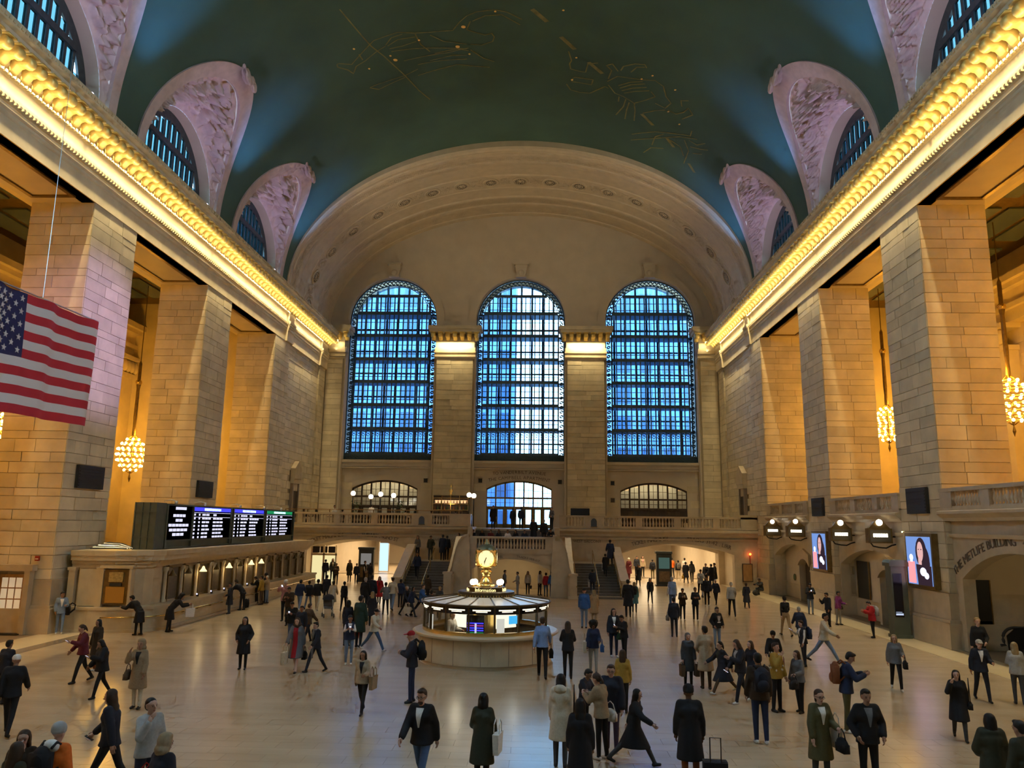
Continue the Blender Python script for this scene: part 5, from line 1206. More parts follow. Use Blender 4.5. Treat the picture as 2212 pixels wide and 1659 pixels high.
# ---- tall information kiosk beside the near north pier, map kiosks in the passages
t = thing('information_kiosk', 'tall slim green-grey kiosk with a dark screen beside the near north pier', 'kiosk', (17.58, 35.45, 0))
obj('body', G().box(-.34, .34, -.28, .28, 0, 3.05), GREENM, t); obj('cap', G().prism([(-.42, 3.05), (.42, 3.05), (.42, 3.2), (.34, 3.32), (-.34, 3.32), (-.42, 3.2)], 'y', -.36, .36), GREENM, t)
obj('screen', G().box(-.28, .10, -.3, -.28, .9, 2.75), SCRK, t); obj('screen_caption', G().box(-.25, .07, -.305, -.3, .98, 1.06).box(-.25, .02, -.305, -.3, 1.1, 1.12), emis('kiosk_caption', (.6, .7, .9), .9), t); obj('plinth', G().box(-.38, .38, -.32, .32, 0, .15), GREENM, t)
for x, y, lab, scr in ((11.75, 62.9, 'dark map kiosk standing in the right hand passage', (.10, .18, .15)), (-11.9, 62.6, 'dark map kiosk standing in the left hand passage', (.35, .33, .30))):
    t = thing('map_kiosk', lab, 'kiosk', (x, y, 0)); ms = mat('kiosk_metal_%d' % (x > 0), (.035, .04, .04), .4, .4)
    obj('body', G().box(-.6, .6, -.25, .25, .12, 2.5), ms, t); obj('cap', G().box(-.66, .66, -.3, .3, 2.5, 2.68), ms, t); obj('plinth', G().box(-.68, .68, -.34, .34, 0, .12), ms, t)
    obj('map_screen', G().box(-.42, .42, -.27, -.25, 1.35, 2.2), emis('kiosk_map_%d' % (x > 0), scr, .55), t); obj('lower_poster', G().box(-.42, .42, -.27, -.25, .35, 1.15), mat('kiosk_poster_%d' % (x > 0), (.14, .09, .04), .5, var=.3, scale=6), t)
t = thing('backlit_poster', 'bright white and blue backlit panel at the end of the left passage', 'poster', (-12.95, 75, 0)); obj('panel', G().box(-.42, .42, 0, .08, .1, 2.7), emis('poster_white', (.55, .80, 1.0), 1.3), t); obj('panel_frame', G().box(-.5, -.42, -.04, .1, 0, 2.8).box(.42, .5, -.04, .1, 0, 2.8), STEEL, t)
t = thing('wooden_notice_board', 'brown wooden notice board on the wall right of the right hand arch', 'notice board', (17.42, 59.5, .72)); obj('board', G().box(-.33, .33, -.05, 0, 0, 1.2), WOOD, t); obj('board_frame', G().box(-.38, -.33, -.07, 0, -.05, 1.25).box(.33, .38, -.07, 0, -.05, 1.25).box(-.38, .38, -.07, 0, 1.2, 1.26).box(-.38, .38, -.07, 0, -.06, 0), DARKB, t)
t = thing('red_beacon', 'small glowing red beacon above the wooden notice board', 'light', (17.65, 59.5, 2.55)); obj('lens', G().ball((0, -.08, .12), .09, 8, 6), emis('red_beacon_glow', (1, .12, .02), 8), t); obj('stem', G().box(-.02, .02, -.06, 0, -.6, .05), mat('red_pipe', (.4, .03, .02), .5), t)
lamp('red_beacon_light', 'POINT', (17.65, 59.2, 2.67), 3, (1, .15, .03), shadow_soft_size=.08)
t = thing('round_sign', 'small round green sign on the wall of the far north bay', 'sign', (19.33, 54.6, 1.35)); obj('disc', G().lathe([(.2, 0), (.2, .03), (0, .03)], 16), mat('dull_green', (.05, .09, .03), .5), t, rot=(0, -PI / 2, 0)); obj('disc_rim', G().lathe([(.2, 0), (.23, .0), (.23, .04), (.2, .04)], 16), BRONZE, t, rot=(0, -PI / 2, 0))
t = thing('fire_alarm', 'small red fire alarm box on the near south pier above the door', 'alarm', (-18.9, 31.93, 2.9)); obj('case', G().box(-.09, .09, -.07, 0, 0, .2), mat('alarm_red', (.3, .02, .015), .4), t); obj('pull_bar', G().box(-.06, .06, -.09, -.07, .06, .1), WHITEP, t)
# doors and poster glow of the left passage
t = thing('lit_shop_door', 'bright yellow-lit shop doorway under the arch beside the ticket office', 'door', (-15.3, 62.5, 0))
for k in range(2): obj('door_leaf', G().box(-.95 + k * 1.0, -.1 + k * 1.0, -.05, .0, 0, 2.0), emis('shop_glow_%d' % k, (1, .85, .42), .9), t)
obj('door_frame', G().box(-1.05, -.95, -.1, .05, 0, 2.8).box(-.1, .05, -.1, .05, 0, 2.8).box(.9, 1.0, -.1, .05, 0, 2.8).box(-1.05, 1.0, -.1, .05, 2.0, 2.15), BEIGE, t)
for k in range(3): obj('fanlight', G().box(-.95 + k * .63, -.4 + k * .63, -.05, .0, 2.2, 2.7), SCRK, t)
t = thing('red_exit_sign', 'small red lit sign beside the shop doorway', 'sign', (-16.75, 61.5, 1.9)); obj('face', G().box(-.22, .22, -.06, 0, 0, .16), emis('exit_red', (1, .06, .03), 3), t); obj('hanger', G().box(-.02, .02, -.05, 0, .16, .5), BLACK, t)

# ---- small dark squares (grilles) on the west wall
for x, z, nm in ((-8.6, 8.5, 'left of the left pilaster'), (-3.55, 8.55, 'left of the centre door lettering'), (3.75, 8.5, 'right of the centre door lettering'), (8.55, 8.45, 'right of the right pilaster'), (8.55, 6.9, 'low beside the right door')):
    t = thing('wall_grille', 'small dark square grille on the west wall, ' + nm, 'grille', (x, 70.95, z)); obj('plate', G().box(-.17, .17, -.05, 0, -.17, .17), BLACK if z > 7 else DARKB, t); obj('rim', G().box(-.2, .2, -.03, 0, -.2, -.17).box(-.2, .2, -.03, 0, .17, .2), BRONZE, t)
t = thing('wall_monitor', 'wide dark screen standing behind the balustrade right of the centre door', 'screen', (5.1, 62.0, BF)); obj('panel', G().box(-.75, .75, -.05, .05, 1.05, 1.65), SCRK, t); obj('stand', G().box(-.05, .05, -.05, .05, 0, 1.1), BLACK, t)

# ---- restaurant on the west balcony
for x, y, z, lab in ((-13.3, 62.8, 6.95, 'first from the left'), (-12.2, 64.5, 6.75, 'second from the left'), (-11.0, 62.6, 6.9, 'third from the left'), (-9.9, 62.4, 6.8, 'fourth from the left'), (-3.75, 62.0, 6.9, 'left of the paired lamps'), (-3.4, 62.3, 6.85, 'right of the paired lamps')):
    t = thing('globe_lamp', 'white globe lamp on a dark post on the west balcony, ' + lab, 'lamp', (x, y, BF)); obj('globe', G().ball((0, 0, z - BF), .2, 12, 8), GLOBE, t, smooth=True); obj('post', G().lathe([(.14, 0), (.14, .08), (.05, .12), (.04, z - BF - .2)], 8), BLACK, t); obj('post_cap', G().lathe([(.07, z - BF - .24), (.09, z - BF - .17)], 8), BRASS, t)
lamp('restaurant_glow', 'POINT', (-11.5, 62.6, 6.6), 26, (1, .80, .5), shadow_soft_size=.4)
lamp('bar_glow', 'POINT', (-5.7, 65.2, 6.3), 14, (1, .62, .3), shadow_soft_size=.2)
t = thing('back_bar', 'lit back bar shelving against the left west pilaster', 'bar', (-5.7, 66.2, BF))
obj('counter', G().box(-1.9, 1.9, -.6, .0, 0, 1.05), DARKB, t); obj('shelf_back', G().box(-1.5, 1.5, .25, .3, 0, 2.7), DARKB, t)
for z in (1.45, 1.95, 2.45): obj('shelf', G().box(-1.5, 1.5, .0, .3, z, z + .04), BRASS, t)
for x in (-1.5, -.75, 0, .75, 1.5): obj('shelf_post', G().box(x - .02, x + .02, .0, .04, 1.05, 2.7), BRASS, t)
obj('finial', G().lathe([(.16, 2.7), (.1, 2.9), (.18, 3.1), (.05, 3.3), (.1, 3.5), (0, 3.75)], 10, (0, .15, 0)), BRASS, t, smooth=True)
obj('glow_strip', G().box(-1.4, 1.4, .22, .25, 2.05, 2.3), emis('bar_glow_strip', (1, .55, .25), 1.2), t)
bt = [mat('bottle_%d' % k, c, .2) for k, c in enumerate(((.25, .08, .02), (.04, .10, .03), (.5, .4, .3)))]
for k in range(22):
    r, q = divmod(k, 11); me = G().lathe([(.045, 0), (.045, .2), (.018, .26), (.018, .34), (0, .34)], 8)
    o = obj('bottle', me, bt[k % 3], loc=(-7.05 + q * .27, 66.3, BF + 1.49 + r * .5), smooth=True)
    tag(o, 'small liquor bottle standing on the lit back bar shelves', 'bottle', 'bottles on the back bar')
TBL = [(-16.4, 61.95), (-14.6, 61.95), (-12.4, 61.95), (-8.6, 61.95), (-6.9, 61.95), (-5.0, 61.95)]
for k, (x, y) in enumerate(TBL):
    t = thing('restaurant_table', 'small square restaurant table behind the west balustrade, %s from the left' % 'first second third fourth fifth sixth'.split()[k], 'table', (x, y, BF))
    obj('table_top', G().box(-.4, .4, -.4, .4, .72, .76), DARKB, t); obj('pedestal', G().lathe([(.22, 0), (.22, .03), (.04, .06), (.04, .72)], 8), BLACK, t); obj('tablecloth', G().box(-.36, .36, -.36, .36, .765, .775), WHITEP, t)
t = thing('dining_rail', 'brass-topped rail dividing the restaurant from the balcony walk', 'railing', (-11.0, 60.4, BF)); obj('top_rail', G().box(-7.0, 6.9, -.03, .03, 1.28, 1.33), WOOD, t); obj('mid_rail', G().box(-7.0, 6.9, -.02, .02, .9, .93), WOOD, t)
for k in range(9): obj('rail_post', G().box(-7 + k * 1.73, -6.94 + k * 1.73, -.03, .03, 0, 1.3), BRONZE, t)
for x, lab in ((-10.6, 'tall leafy green plant by the balcony restaurant door'), (-14.4, 'leafy green plant at the left of the restaurant door')):
    t = thing('potted_plant', lab, 'plant', (x, 69.0, BF)); obj('planter', G().lathe([(.25, 0), (.32, .5), (.28, .5), (0, .45)], 10), BLACK, t)
    g = G(); rr = random.Random(int(-x * 10))
    for k in range(90):
        a, z = rr.uniform(0, 6.3), rr.uniform(.6, 2.2); r = rr.uniform(0, .6); c = Vector((r * math.cos(a), r * math.sin(a), z)); d = Vector((rr.uniform(-1, 1), rr.uniform(-1, 1), rr.uniform(-.3, 1))).normalized() * .18; e = d.cross(Vector((0, 0, 1))).normalized() * .07
        g.add([c, c + d * .5 + e, c + d, c + d * .5 - e], [(0, 1, 2, 3)])
    tag(obj('foliage', g, mat('leaf_green_%d' % int(-x), (.05, .10, .04), .6), t), kind='stuff')

# ---- escalator at the right edge inside the tower arch
t = thing('escalator', 'black escalator with curved handrails inside the arch lettered for the office tower', 'escalator', (19.55, 30.75, 0))
for y in (-.9, .5):
    pts = [(-.1, y, .35)] + [(.0 + .45 - .45 * math.cos(a), y, .6 + .4 * math.sin(a)) for a in fr(-.6, PI / 2, 8)] + [(2.5, y, 1.0), (8.0, y, 3.6)]
    obj('handrail', G().tube(pts, .055, 6), BLACK, t, smooth=True)
    obj('side_panel', G().prism([(.2, 0), (2.5, 0), (8, 2.6), (8, 3.5), (2.5, .95), (.45, .95), (.15, .7)], 'y', y - .02, y + .02), mat('escalator_panel_%d' % (y > 0), (.06, .06, .06), .25, .6), t)
for k in range(16): obj('step', G().box(.6 + k * .4, 1.05 + k * .4, -.85, .45, max(0, (k - 4) * .19) - .05, max(0, (k - 4) * .19) + .1), BLACK, t)
# ================================================================== PEOPLE
import numpy as np
_TS = bpy.data.scenes.new('scratch')
def remesh(g, voxel, smooth=4, name='m'):
    me = g.mesh(name); o = bpy.data.objects.new('scratch', me); _TS.collection.objects.link(o)
    r = o.modifiers.new('r', 'REMESH'); r.mode = 'VOXEL'; r.voxel_size = voxel
    s = o.modifiers.new('s', 'SMOOTH'); s.factor = 0.5; s.iterations = smooth
    vl = _TS.view_layers[0]; vl.update()
    out = bpy.data.meshes.new_from_object(o.evaluated_get(vl.depsgraph)); out.name = name
    bpy.data.objects.remove(o); bpy.data.meshes.remove(me)
    out.polygons.foreach_set('use_smooth', [True] * len(out.polygons)); return out
def capsule(g, a, b, ra, rb, n=9):
    a, b = Vector(a), Vector(b); d = (b - a); L = d.length or 1e-6; u = d / L
    pts = []; rr = []
    for t in (0.0, 0.45, 0.8): pts.append(a - u * ra * math.cos(t * PI / 2)); rr.append(max(ra * math.sin(t * PI / 2), ra * .05))
    for t in (0, .33, .66, 1): pts.append(a + d * t); rr.append(ra + (rb - ra) * t)
    for t in (0.8, 0.45, 0.0): pts.append(b + u * rb * math.cos(t * PI / 2)); rr.append(max(rb * math.sin(t * PI / 2), rb * .05))
    g.tube(pts, rr, n)
D2 = math.radians
#            lean, (thigh, knee)L, (thigh, knee)R, armL(p, ab, eb, ab2), armR, head(pitch, yaw)
POSES = {
 'stand': (2, (1, 2), (-3, 2), (4, 7, 14, 3), (2, 7, 12, 3), (5, 0)),
 'relax': (1, (8, 10), (-2, 0), (10, 14, 50, -22), (0, 8, 10, 4), (4, 12)),
 'pocket': (2, (2, 3), (-2, 2), (-12, 20, 55, -12), (-12, 20, 55, -12), (6, 0)),
 'walk': (4, (24, 6), (-20, 14), (-22, 8, 10, 3), (22, 8, 24, 2), (5, 0)),
 'walkb': (4, (-20, 14), (24, 6), (22, 8, 24, 2), (-22, 8, 10, 3), (5, 0)),
 'stride': (7, (34, 6), (-34, 12), (-36, 10, 14, 4), (34, 10, 26, 2), (4, 0)),
 'phone': (5, (2, 3), (-3, 3), (28, 8, 82, -26), (28, 8, 82, -26), (26, 0)),
 'phonewalk': (5, (20, 8), (-17, 16), (28, 8, 80, -22), (10, 8, 30, 2), (22, 0)),
 'onehand': (3, (2, 3), (-4, 3), (6, 8, 12, 3), (30, 10, 96, -18), (12, -8)),
 'face': (2, (2, 2), (-3, 2), (6, 8, 14, 2), (38, 18, 122, -20), (-4, 0)),
 'facewalk': (4, (20, 8), (-16, 16), (-14, 8, 14, 2), (38, 18, 122, -20), (0, 0)),
 'fold': (2, (3, 3), (-2, 2), (22, 10, 84, -52), (22, 10, 84, -52), (8, 0)),
 'photo': (1, (2, 2), (-3, 2), (66, 14, 62, -22), (66, 14, 62, -22), (2, 0)),
 'carry': (3, (4, 4), (-4, 4), (10, 10, 70, -6), (4, 9, 14, 4), (6, 0)),
 'carrywalk': (4, (20, 7), (-17, 14), (12, 10, 74, -4), (-16, 9, 14, 4), (5, 0)),
 'bend': (42, (6, 4), (-4, 2), (22, 14, 58, -14), (18, 14, 62, -14), (10, 0)),
 'leanwall': (-6, (16, 6), (4, 2), (20, 10, 80, -18), (6, 9, 30, -4), (14, 30)),
 'push': (10, (16, 8), (-14, 12), (42, 8, 40, -2), (42, 8, 40, -2), (8, 0)),
 'climb': (8, (42, 46), (-6, 6), (24, 8, 30, 2), (-12, 8, 16, 3), (8, 0)),
 'sit': (6, (84, 84), (80, 78), (34, 10, 44, -12), (32, 10, 50, -14), (8, 0)),
 'floor': (14, (112, 118), (104, 108), (60, 8, 30, -10), (56, 8, 34, -12), (22, 0)),
}
def fk(pose):
    lean, LL, LR, AL, AR, hd = POSES[pose]
    J = {}; l = D2(lean); P = Vector((0, 0, .93))
    up = Vector((0, -math.sin(l), math.cos(l))); fw = Vector((0, -math.cos(l), -math.sin(l)))
    J['pel'] = P; J['waist'] = P + up * .16; J['chest'] = P + up * .36; J['neck'] = P + up * .53
    hp = l * .45 + D2(hd[0]); J['hrot'] = (hp, D2(hd[1]))
    hu = Vector((0, -math.sin(hp), math.cos(hp))); J['head'] = J['neck'] + hu * .135 + Vector((0, -.012, 0))
    for s, leg, arm, k in ((1, LL, AL, 'L'), (-1, LR, AR, 'R')):
        t, kn = D2(leg[0]), D2(leg[1]); h = P + Vector((s * .088, 0, -.02)); J['hip' + k] = h
        J['knee' + k] = h + Vector((s * .012, -math.sin(t), -math.cos(t))) * .43
        a = t - kn; J['ank' + k] = J['knee' + k] + Vector((0, -math.sin(a), -math.cos(a))) * .41
        J['foot' + k] = a
        sh = P + up * .475 + Vector((s * .178, 0, 0)); J['sh' + k] = sh
        p, ab, eb, ab2 = (D2(x) for x in arm); p += l * .4
        J['elb' + k] = sh + Vector((s * math.sin(ab), -math.sin(p) * math.cos(ab), -math.cos(p) * math.cos(ab))) * .28
        q = p + eb; d = Vector((s * math.sin(ab2), -math.sin(q) * math.cos(ab2), -math.cos(q) * math.cos(ab2)))
        J['wr' + k] = J['elb' + k] + d * .245; J['hd' + k] = d
    lo = min(J['ankL'].z, J['ankR'].z) - .075
    if pose in ('sit',): lo = min(J['ankL'].z, J['ankR'].z) - .075
    for k, v in J.items():
        if isinstance(v, Vector): J[k] = v - Vector((0, 0, lo))
    return J
def hand(g, w, d, s):
    d = d.normalized(); a = Vector((0, -1, 0)) if abs(d.y) < .7 else Vector((0, 0, 1))
    side = d.cross(Vector((s, 0, 0)));  side = side.normalized() if side.length > .1 else a      # across the knuckles
    nrm = d.cross(side).normalized()
    g.tube([w - d * .01, w + d * .03, w + d * .085], [.024, .034, .034], 6, 0)
    for i, (o, L) in enumerate(((-.030, .068), (-.010, .080), (.010, .075), (.029, .058))):
        b = w + d * .085 + side * o; c = -Vector((s, 0, 0)) * .25
        g.tube([b - d * .015, b + d * L * .5 + c * .012, b + d * L * .8 + c * .06, b + d * L * .95 + c * .12], [.0105, .0098, .009, .006], 5, 0)
    b = w + d * .03 - side * .03
    g.tube([b, b - side * .022 + d * .03, b - side * .026 + d * .06], [.013, .011, .007], 5, 0)
_body = {}
def body_mesh(pose, fem):
    k = (pose, fem)
    if k in _body: return _body[k]
    J = fk(pose); caps = []; g = G()
    def cap(a, b, ra, rb, grp): caps.append((Vector(a), Vector(b), ra, rb, grp)); capsule(g, a, b, ra, rb)
    X = Vector((1, 0, 0)); Yv = Vector((0, 1, 0))
    sw = .87 if fem else 1.0
    for s, q in ((1, 'L'), (-1, 'R')):
        cap(J['hip' + q], J['knee' + q], .092 if not fem else .094, .062, 2); cap(J['knee' + q], J['ank' + q], .064, .046, 2)
        a = J['foot' + q]; f = Vector((0, -math.cos(a * .6), math.sin(a * .6)));  f = Vector((0, -1, min(.3, max(-.5, -math.sin(a) * .6)) * -1)) if abs(a) > .25 else Vector((0, -1, 0))
        f.normalize(); an = J['ank' + q] + Vector((0, .015, -.035)); cap(an + Vector((0, .02, 0)), an + f * .13 + Vector((s * .01, 0, -.012)), .042, .036, 3)
        sh = J['sh' + q] - X * s * .178 * (1 - sw); cap(sh - X * s * .03, J['elb' + q] - X * s * .178 * (1 - sw), .056 if not fem else .05, .042, 1); e = J['elb' + q] - X * s * .178 * (1 - sw); w = J['wr' + q] - X * s * .178 * (1 - sw); cap(e, w, .042, .030, 1)
    hx = .075 if not fem else .085
    cap(J['pel'] - X * hx, J['pel'] + X * hx, .098, .098, 2)
    cap(J['pel'] - X * .05 + Vector((0, 0, .05)), J['pel'] + X * .05 + Vector((0, 0, .05)), .10, .10, 2)
    cap(J['waist'] - X * .06, J['waist'] + X * .06, .096, .096, 1); cap(J['chest'] - X * .075 * sw, J['chest'] + X * .075 * sw, .112, .112, 1)
    cap(J['waist'], J['chest'], .115, .125, 1); cap(J['shL'] - X * .178 * (1 - sw) - X * .05, J['shR'] + X * .178 * (1 - sw) + X * .05, .06, .06, 1)
    if fem: cap(J['chest'] + Vector((-.07, -.075, .01)), J['chest'] + Vector((.07, -.075, .01)), .058, .058, 1)
    cap(J['neck'] - Vector((0, 0, .05)), J['head'] - Vector((0, 0, .06)), .055, .05, 0)
    H = J['head']; M = Matrix.Rotation(J['hrot'][1], 4, 'Z') @ Matrix.Rotation(J['hrot'][0], 4, 'X')
    hp = lambda x, y, z: H + (M @ Vector((x, y, z)))
    cap(hp(0, .015, .03), hp(0, -.005, .035), .088, .085, 0); cap(hp(0, -.02, -.02), hp(0, -.03, -.075), .07, .048, 0)
    cap(hp(0, -.088, .005), hp(0, -.108, -.018), .011, .016, 0); cap(hp(.078, .01, .0), hp(.08, .015, -.03), .014, .012, 0); cap(hp(-.078, .01, .0), hp(-.08, .015, -.03), .014, .012, 0)
    me = remesh(g, .0165, 4, 'body')
    n = len(me.polygons); c = np.empty(n * 3); me.polygons.foreach_get('center', c); c = c.reshape(n, 3)
    best = np.full(n, 1e9); idx = np.zeros(n, int)
    for a, b, ra, rb, grp in caps:
        a = np.array(a); d = np.array(b) - a; L2 = max(d @ d, 1e-9); t = np.clip(((c - a) @ d) / L2, 0, 1)
        dist = np.linalg.norm(c - (a + t[:, None] * d), axis=1) - (ra + (rb - ra) * t)
        m = dist < best; best[m] = dist[m]; idx[m] = grp
    me.polygons.foreach_set('material_index', idx.tolist())
    ex = G()
    for s, q in ((1, 'L'), (-1, 'R')): hand(ex, J['wr' + q] - X * s * .178 * (1 - sw), J['hd' + q], s)
    for s in (1, -1): ex.ball(hp(s * .032, -.080, .008), (.010, .010, .007), 6, 4, 4)
    ex.ball(hp(0, -.083, -.058), (.024, .008, .006), 6, 4, 5); 
    for s in (1, -1): ex.tube([hp(s * .018, -.09, .03), hp(s * .034, -.09, .034), hp(s * .052, -.078, .028)], .0032, 4, 4)
    b = bmesh.new(); b.from_mesh(me); m2 = ex.mesh('x'); b.from_mesh(m2); b.to_mesh(me); b.free(); bpy.data.meshes.remove(m2)
    me.polygons.foreach_set('use_smooth', [True] * len(me.polygons))
    J['sw'] = sw; J['M'] = M
    _body[k] = (me, J); return _body[k]
_outer = {}
def outer_mesh(pose, fem, kind):
    k = (pose, fem, kind)
    if k in _outer: return _outer[k]
    _, J = body_mesh(pose, fem); g = G(); X = Vector((1, 0, 0)); sw = J['sw']
    e = {'jacket': .026, 'coat': .028, 'puffer': .045, 'shirt': .012, 'dress': .014, 'vest': .03, 'hoodie': .026, 'skirt': .01}[kind]
    if kind != 'skirt':
        for s, q in ((1, 'L'), (-1, 'R')):
            o = X * s * .178 * (1 - sw)
            if kind not in ('vest',):
                capsule(g, J['sh' + q] - o - X * s * .03, J['elb' + q] - o, .058 + e, .046 + e); capsule(g, J['elb' + q] - o, J['elb' + q].lerp(J['wr' + q], .92 if kind != 'dress' else .3) - o, .046 + e, .036 + e)
        capsule(g, J['waist'] - X * .06, J['waist'] + X * .06, .098 + e, .098 + e); capsule(g, J['chest'] - X * .075 * sw, J['chest'] + X * .075 * sw, .114 + e, .114 + e)
        capsule(g, J['waist'], J['chest'], .118 + e, .128 + e); capsule(g, J['shL'] - X * (.05 + .178 * (1 - sw)), J['shR'] + X * (.05 + .178 * (1 - sw)), .062 + e * .7, .062 + e * .7)
        capsule(g, J['neck'] - Vector((0, 0, .08)), J['neck'] - Vector((0, -.01, .02)), .085, .068)
        if kind in ('hoodie', 'puffer'): capsule(g, J['neck'] + Vector((-.05, .07, -.03)), J['neck'] + Vector((.05, .07, -.03)), .06, .06)
        if fem: capsule(g, J['chest'] + Vector((-.07, -.075, .01)), J['chest'] + Vector((.07, -.075, .01)), .058 + e * .7, .058 + e * .7)
    hem = {'jacket': .10, 'coat': .43, 'puffer': .14, 'shirt': .04, 'dress': .40, 'vest': .08, 'hoodie': .08, 'skirt': .42}[kind]
    pel = J['pel']
    if pose in ('sit', 'floor'): hem = min(hem, .06)
    # skirt of the garment: tapered tube of ellipses following the thighs
    mk = (J['kneeL'] + J['kneeR']) / 2; axis = (mk - pel).normalized(); sp = abs(J['kneeL'].y - J['kneeR'].y)
    rows = [(-.14, .145 + e, .105 + e), (0, .168 + e, .122 + e)]
    n = max(1, int(hem / .1))
    for i in range(1, n + 1):
        t = hem * i / n; fl = t / .5; rows.append((t, .168 + e + .055 * fl, .122 + e + .03 * fl + (sp * .42 * min(1, t / .43))))
    vs = []; N = 18
    for t, rx, ry in rows:
        c = pel + (axis if t > 0 else (pel - J['chest']).normalized()) * t
        for i in range(N): a = 2 * PI * i / N; vs.append((c.x + rx * math.cos(a), c.y + ry * math.sin(a), c.z))
    L = len(rows); fs = [(j * N + i, j * N + (i + 1) % N, (j + 1) * N + (i + 1) % N, (j + 1) * N + i) for j in range(L - 1) for i in range(N)] + [tuple(range(N)), tuple((L - 1) * N + i for i in range(N - 1, -1, -1))]
    g.add(vs, fs)
    _outer[k] = remesh(g, .021, 3, kind); return _outer[k]
_hair = {}
def hair_mesh(kind):
    if kind in _hair: return _hair[kind]
    g = G(); B = lambda x, y, z, r: g.ball((x, y, z), r, 10, 8)
    if kind in ('short', 'long', 'bob', 'bun', 'tail', 'crop', 'curly'):
        r = .097 if kind != 'crop' else .092
        B(0, .022, .05, (r * .95, .098, .088)); B(0, .055, .01, (.082, .06, .085))
        if kind == 'short': B(0, -.045, .105, (.06, .045, .03))
        if kind in ('long', 'bob', 'curly'):
            for s in (1, -1):
                B(s * .072, .02, -.02, (.03, .07, .10)); B(s * .07, .03, -.10, (.035, .055, .08))
                if kind != 'bob': B(s * .065, .05, -.2, (.045, .045, .11))
            B(0, .075, -.06, (.085, .045, .11))
            if kind != 'bob': B(0, .085, -.18, (.09, .04, .13)); B(0, .09, -.28, (.08, .035, .09))
            if kind == 'curly':
                for i in range(10): a = i * .63; B(.1 * math.cos(a), .03 + .08 * math.sin(a), -.08 - .03 * (i % 3), .05)
        if kind == 'bun': B(0, .09, .10, .045)
        if kind == 'tail': B(0, .11, .03, .035); B(0, .125, -.06, (.03, .03, .09))
    if kind == 'afro':
        B(0, .03, .06, (.145, .13, .13)); B(0, .06, -.03, (.14, .1, .12))
        for i in range(12): a = i * .524; B(.11 * math.cos(a), .04 + .07 * math.sin(a), .06 + .05 * math.sin(i * 2.1), .06)
    if kind == 'cap': B(0, .01, .055, (.096, .104, .082)); g.prism([(-.07, -.09), (.07, -.09), (.06, -.17), (0, -.19), (-.06, -.17)], 'z', .055, .072)
    if kind == 'beanie': B(0, .012, .06, (.10, .108, .10)); B(0, .012, .03, (.1, .107, .05))
    if kind == 'hood': B(0, .04, .04, (.115, .11, .125)); B(0, .06, -.08, (.13, .1, .1)); B(0, .02, .1, (.1, .1, .07))
    if kind == 'scarf': B(0, .03, .04, (.105, .107, .11)); B(0, .045, -.06, (.1, .085, .12)); B(0, -.01, -.15, (.11, .11, .05))
    me = remesh(g, .013, 3, {'cap': 'cap', 'beanie': 'beanie', 'hood': 'hood', 'scarf': 'headscarf'}.get(kind, 'hair'))
    _hair[kind] = me; return me
_pm = {}
PALET = dict(black=(.010, .010, .012), ink=(.014, .016, .024), navy=(.014, .022, .05), blue=(.03, .09, .24), sky=(.16, .24, .42), teal=(.05, .14, .15), denim=(.05, .085, .15), lden=(.14, .19, .27), grey=(.12, .12, .12), dgrey=(.04, .042, .045), lgrey=(.3, .29, .27),
             white=(.62, .58, .52), cream=(.48, .41, .30), beige=(.33, .25, .16), tan=(.26, .18, .10), camel=(.30, .20, .10), brown=(.075, .045, .025), dbrown=(.035, .022, .014), olive=(.075, .065, .028), dolive=(.03, .03, .018), mustard=(.30, .18, .03), rust=(.17, .055, .022), red=(.32, .012, .016), wine=(.10, .014, .022), orange=(.62, .12, .015), pink=(.42, .20, .20), purple=(.18, .03, .13), plum=(.05, .035, .06), dgreen=(.016, .032, .024), green=(.03, .075, .045), yellow=(.38, .24, .03),
             skin1=(.46, .27, .19), skin2=(.30, .16, .10), skin3=(.11, .055, .035), hblack=(.008, .007, .007), hbrown=(.035, .018, .010), hblond=(.24, .16, .07), hgrey=(.30, .29, .27), lips=(.22, .07, .06), shoe=(.012, .011, .011), shoew=(.55, .52, .47))
def pm(n):
    if n not in _pm:
        fab = not n.startswith(('skin', 'h', 'lips', 'shoe'))
        _pm[n] = mat('cloth_' + n if fab else n, PALET[n], .8 if fab else .55, var=.10 if fab else .05, scale=25 if fab else 8, spec=.25)
    return _pm[n]
def person(x, y, z, h, rot, pose, fem, skin, hair, hc, top, leg, outer, oc, shoe, label, group=None):
    me, J = body_mesh(pose, fem)
    r = thing('person', label, 'person', (x, y, z), D2(rot), group); s = h / 1.70; r.scale = (s, s, s)
    obj('body', me, [pm(skin), pm(top), pm(leg), pm(shoe), pm('hblack'), pm('lips')], r)
    if outer: obj(outer if outer not in ('shirt', 'puffer') else {'shirt': 'shirt', 'puffer': 'padded_jacket'}[outer], outer_mesh(pose, fem, outer), [pm(oc)], r)
    if hair != 'bald':
        hm = hair_mesh(hair); o = obj(hm.name.split('.')[0], hm, [pm(hc)], r); Mx = J['M'].copy(); Mx.translation = J['head']; o.matrix_local = Mx
    r['_p'] = 0; del r['_p']
    return r, J, s
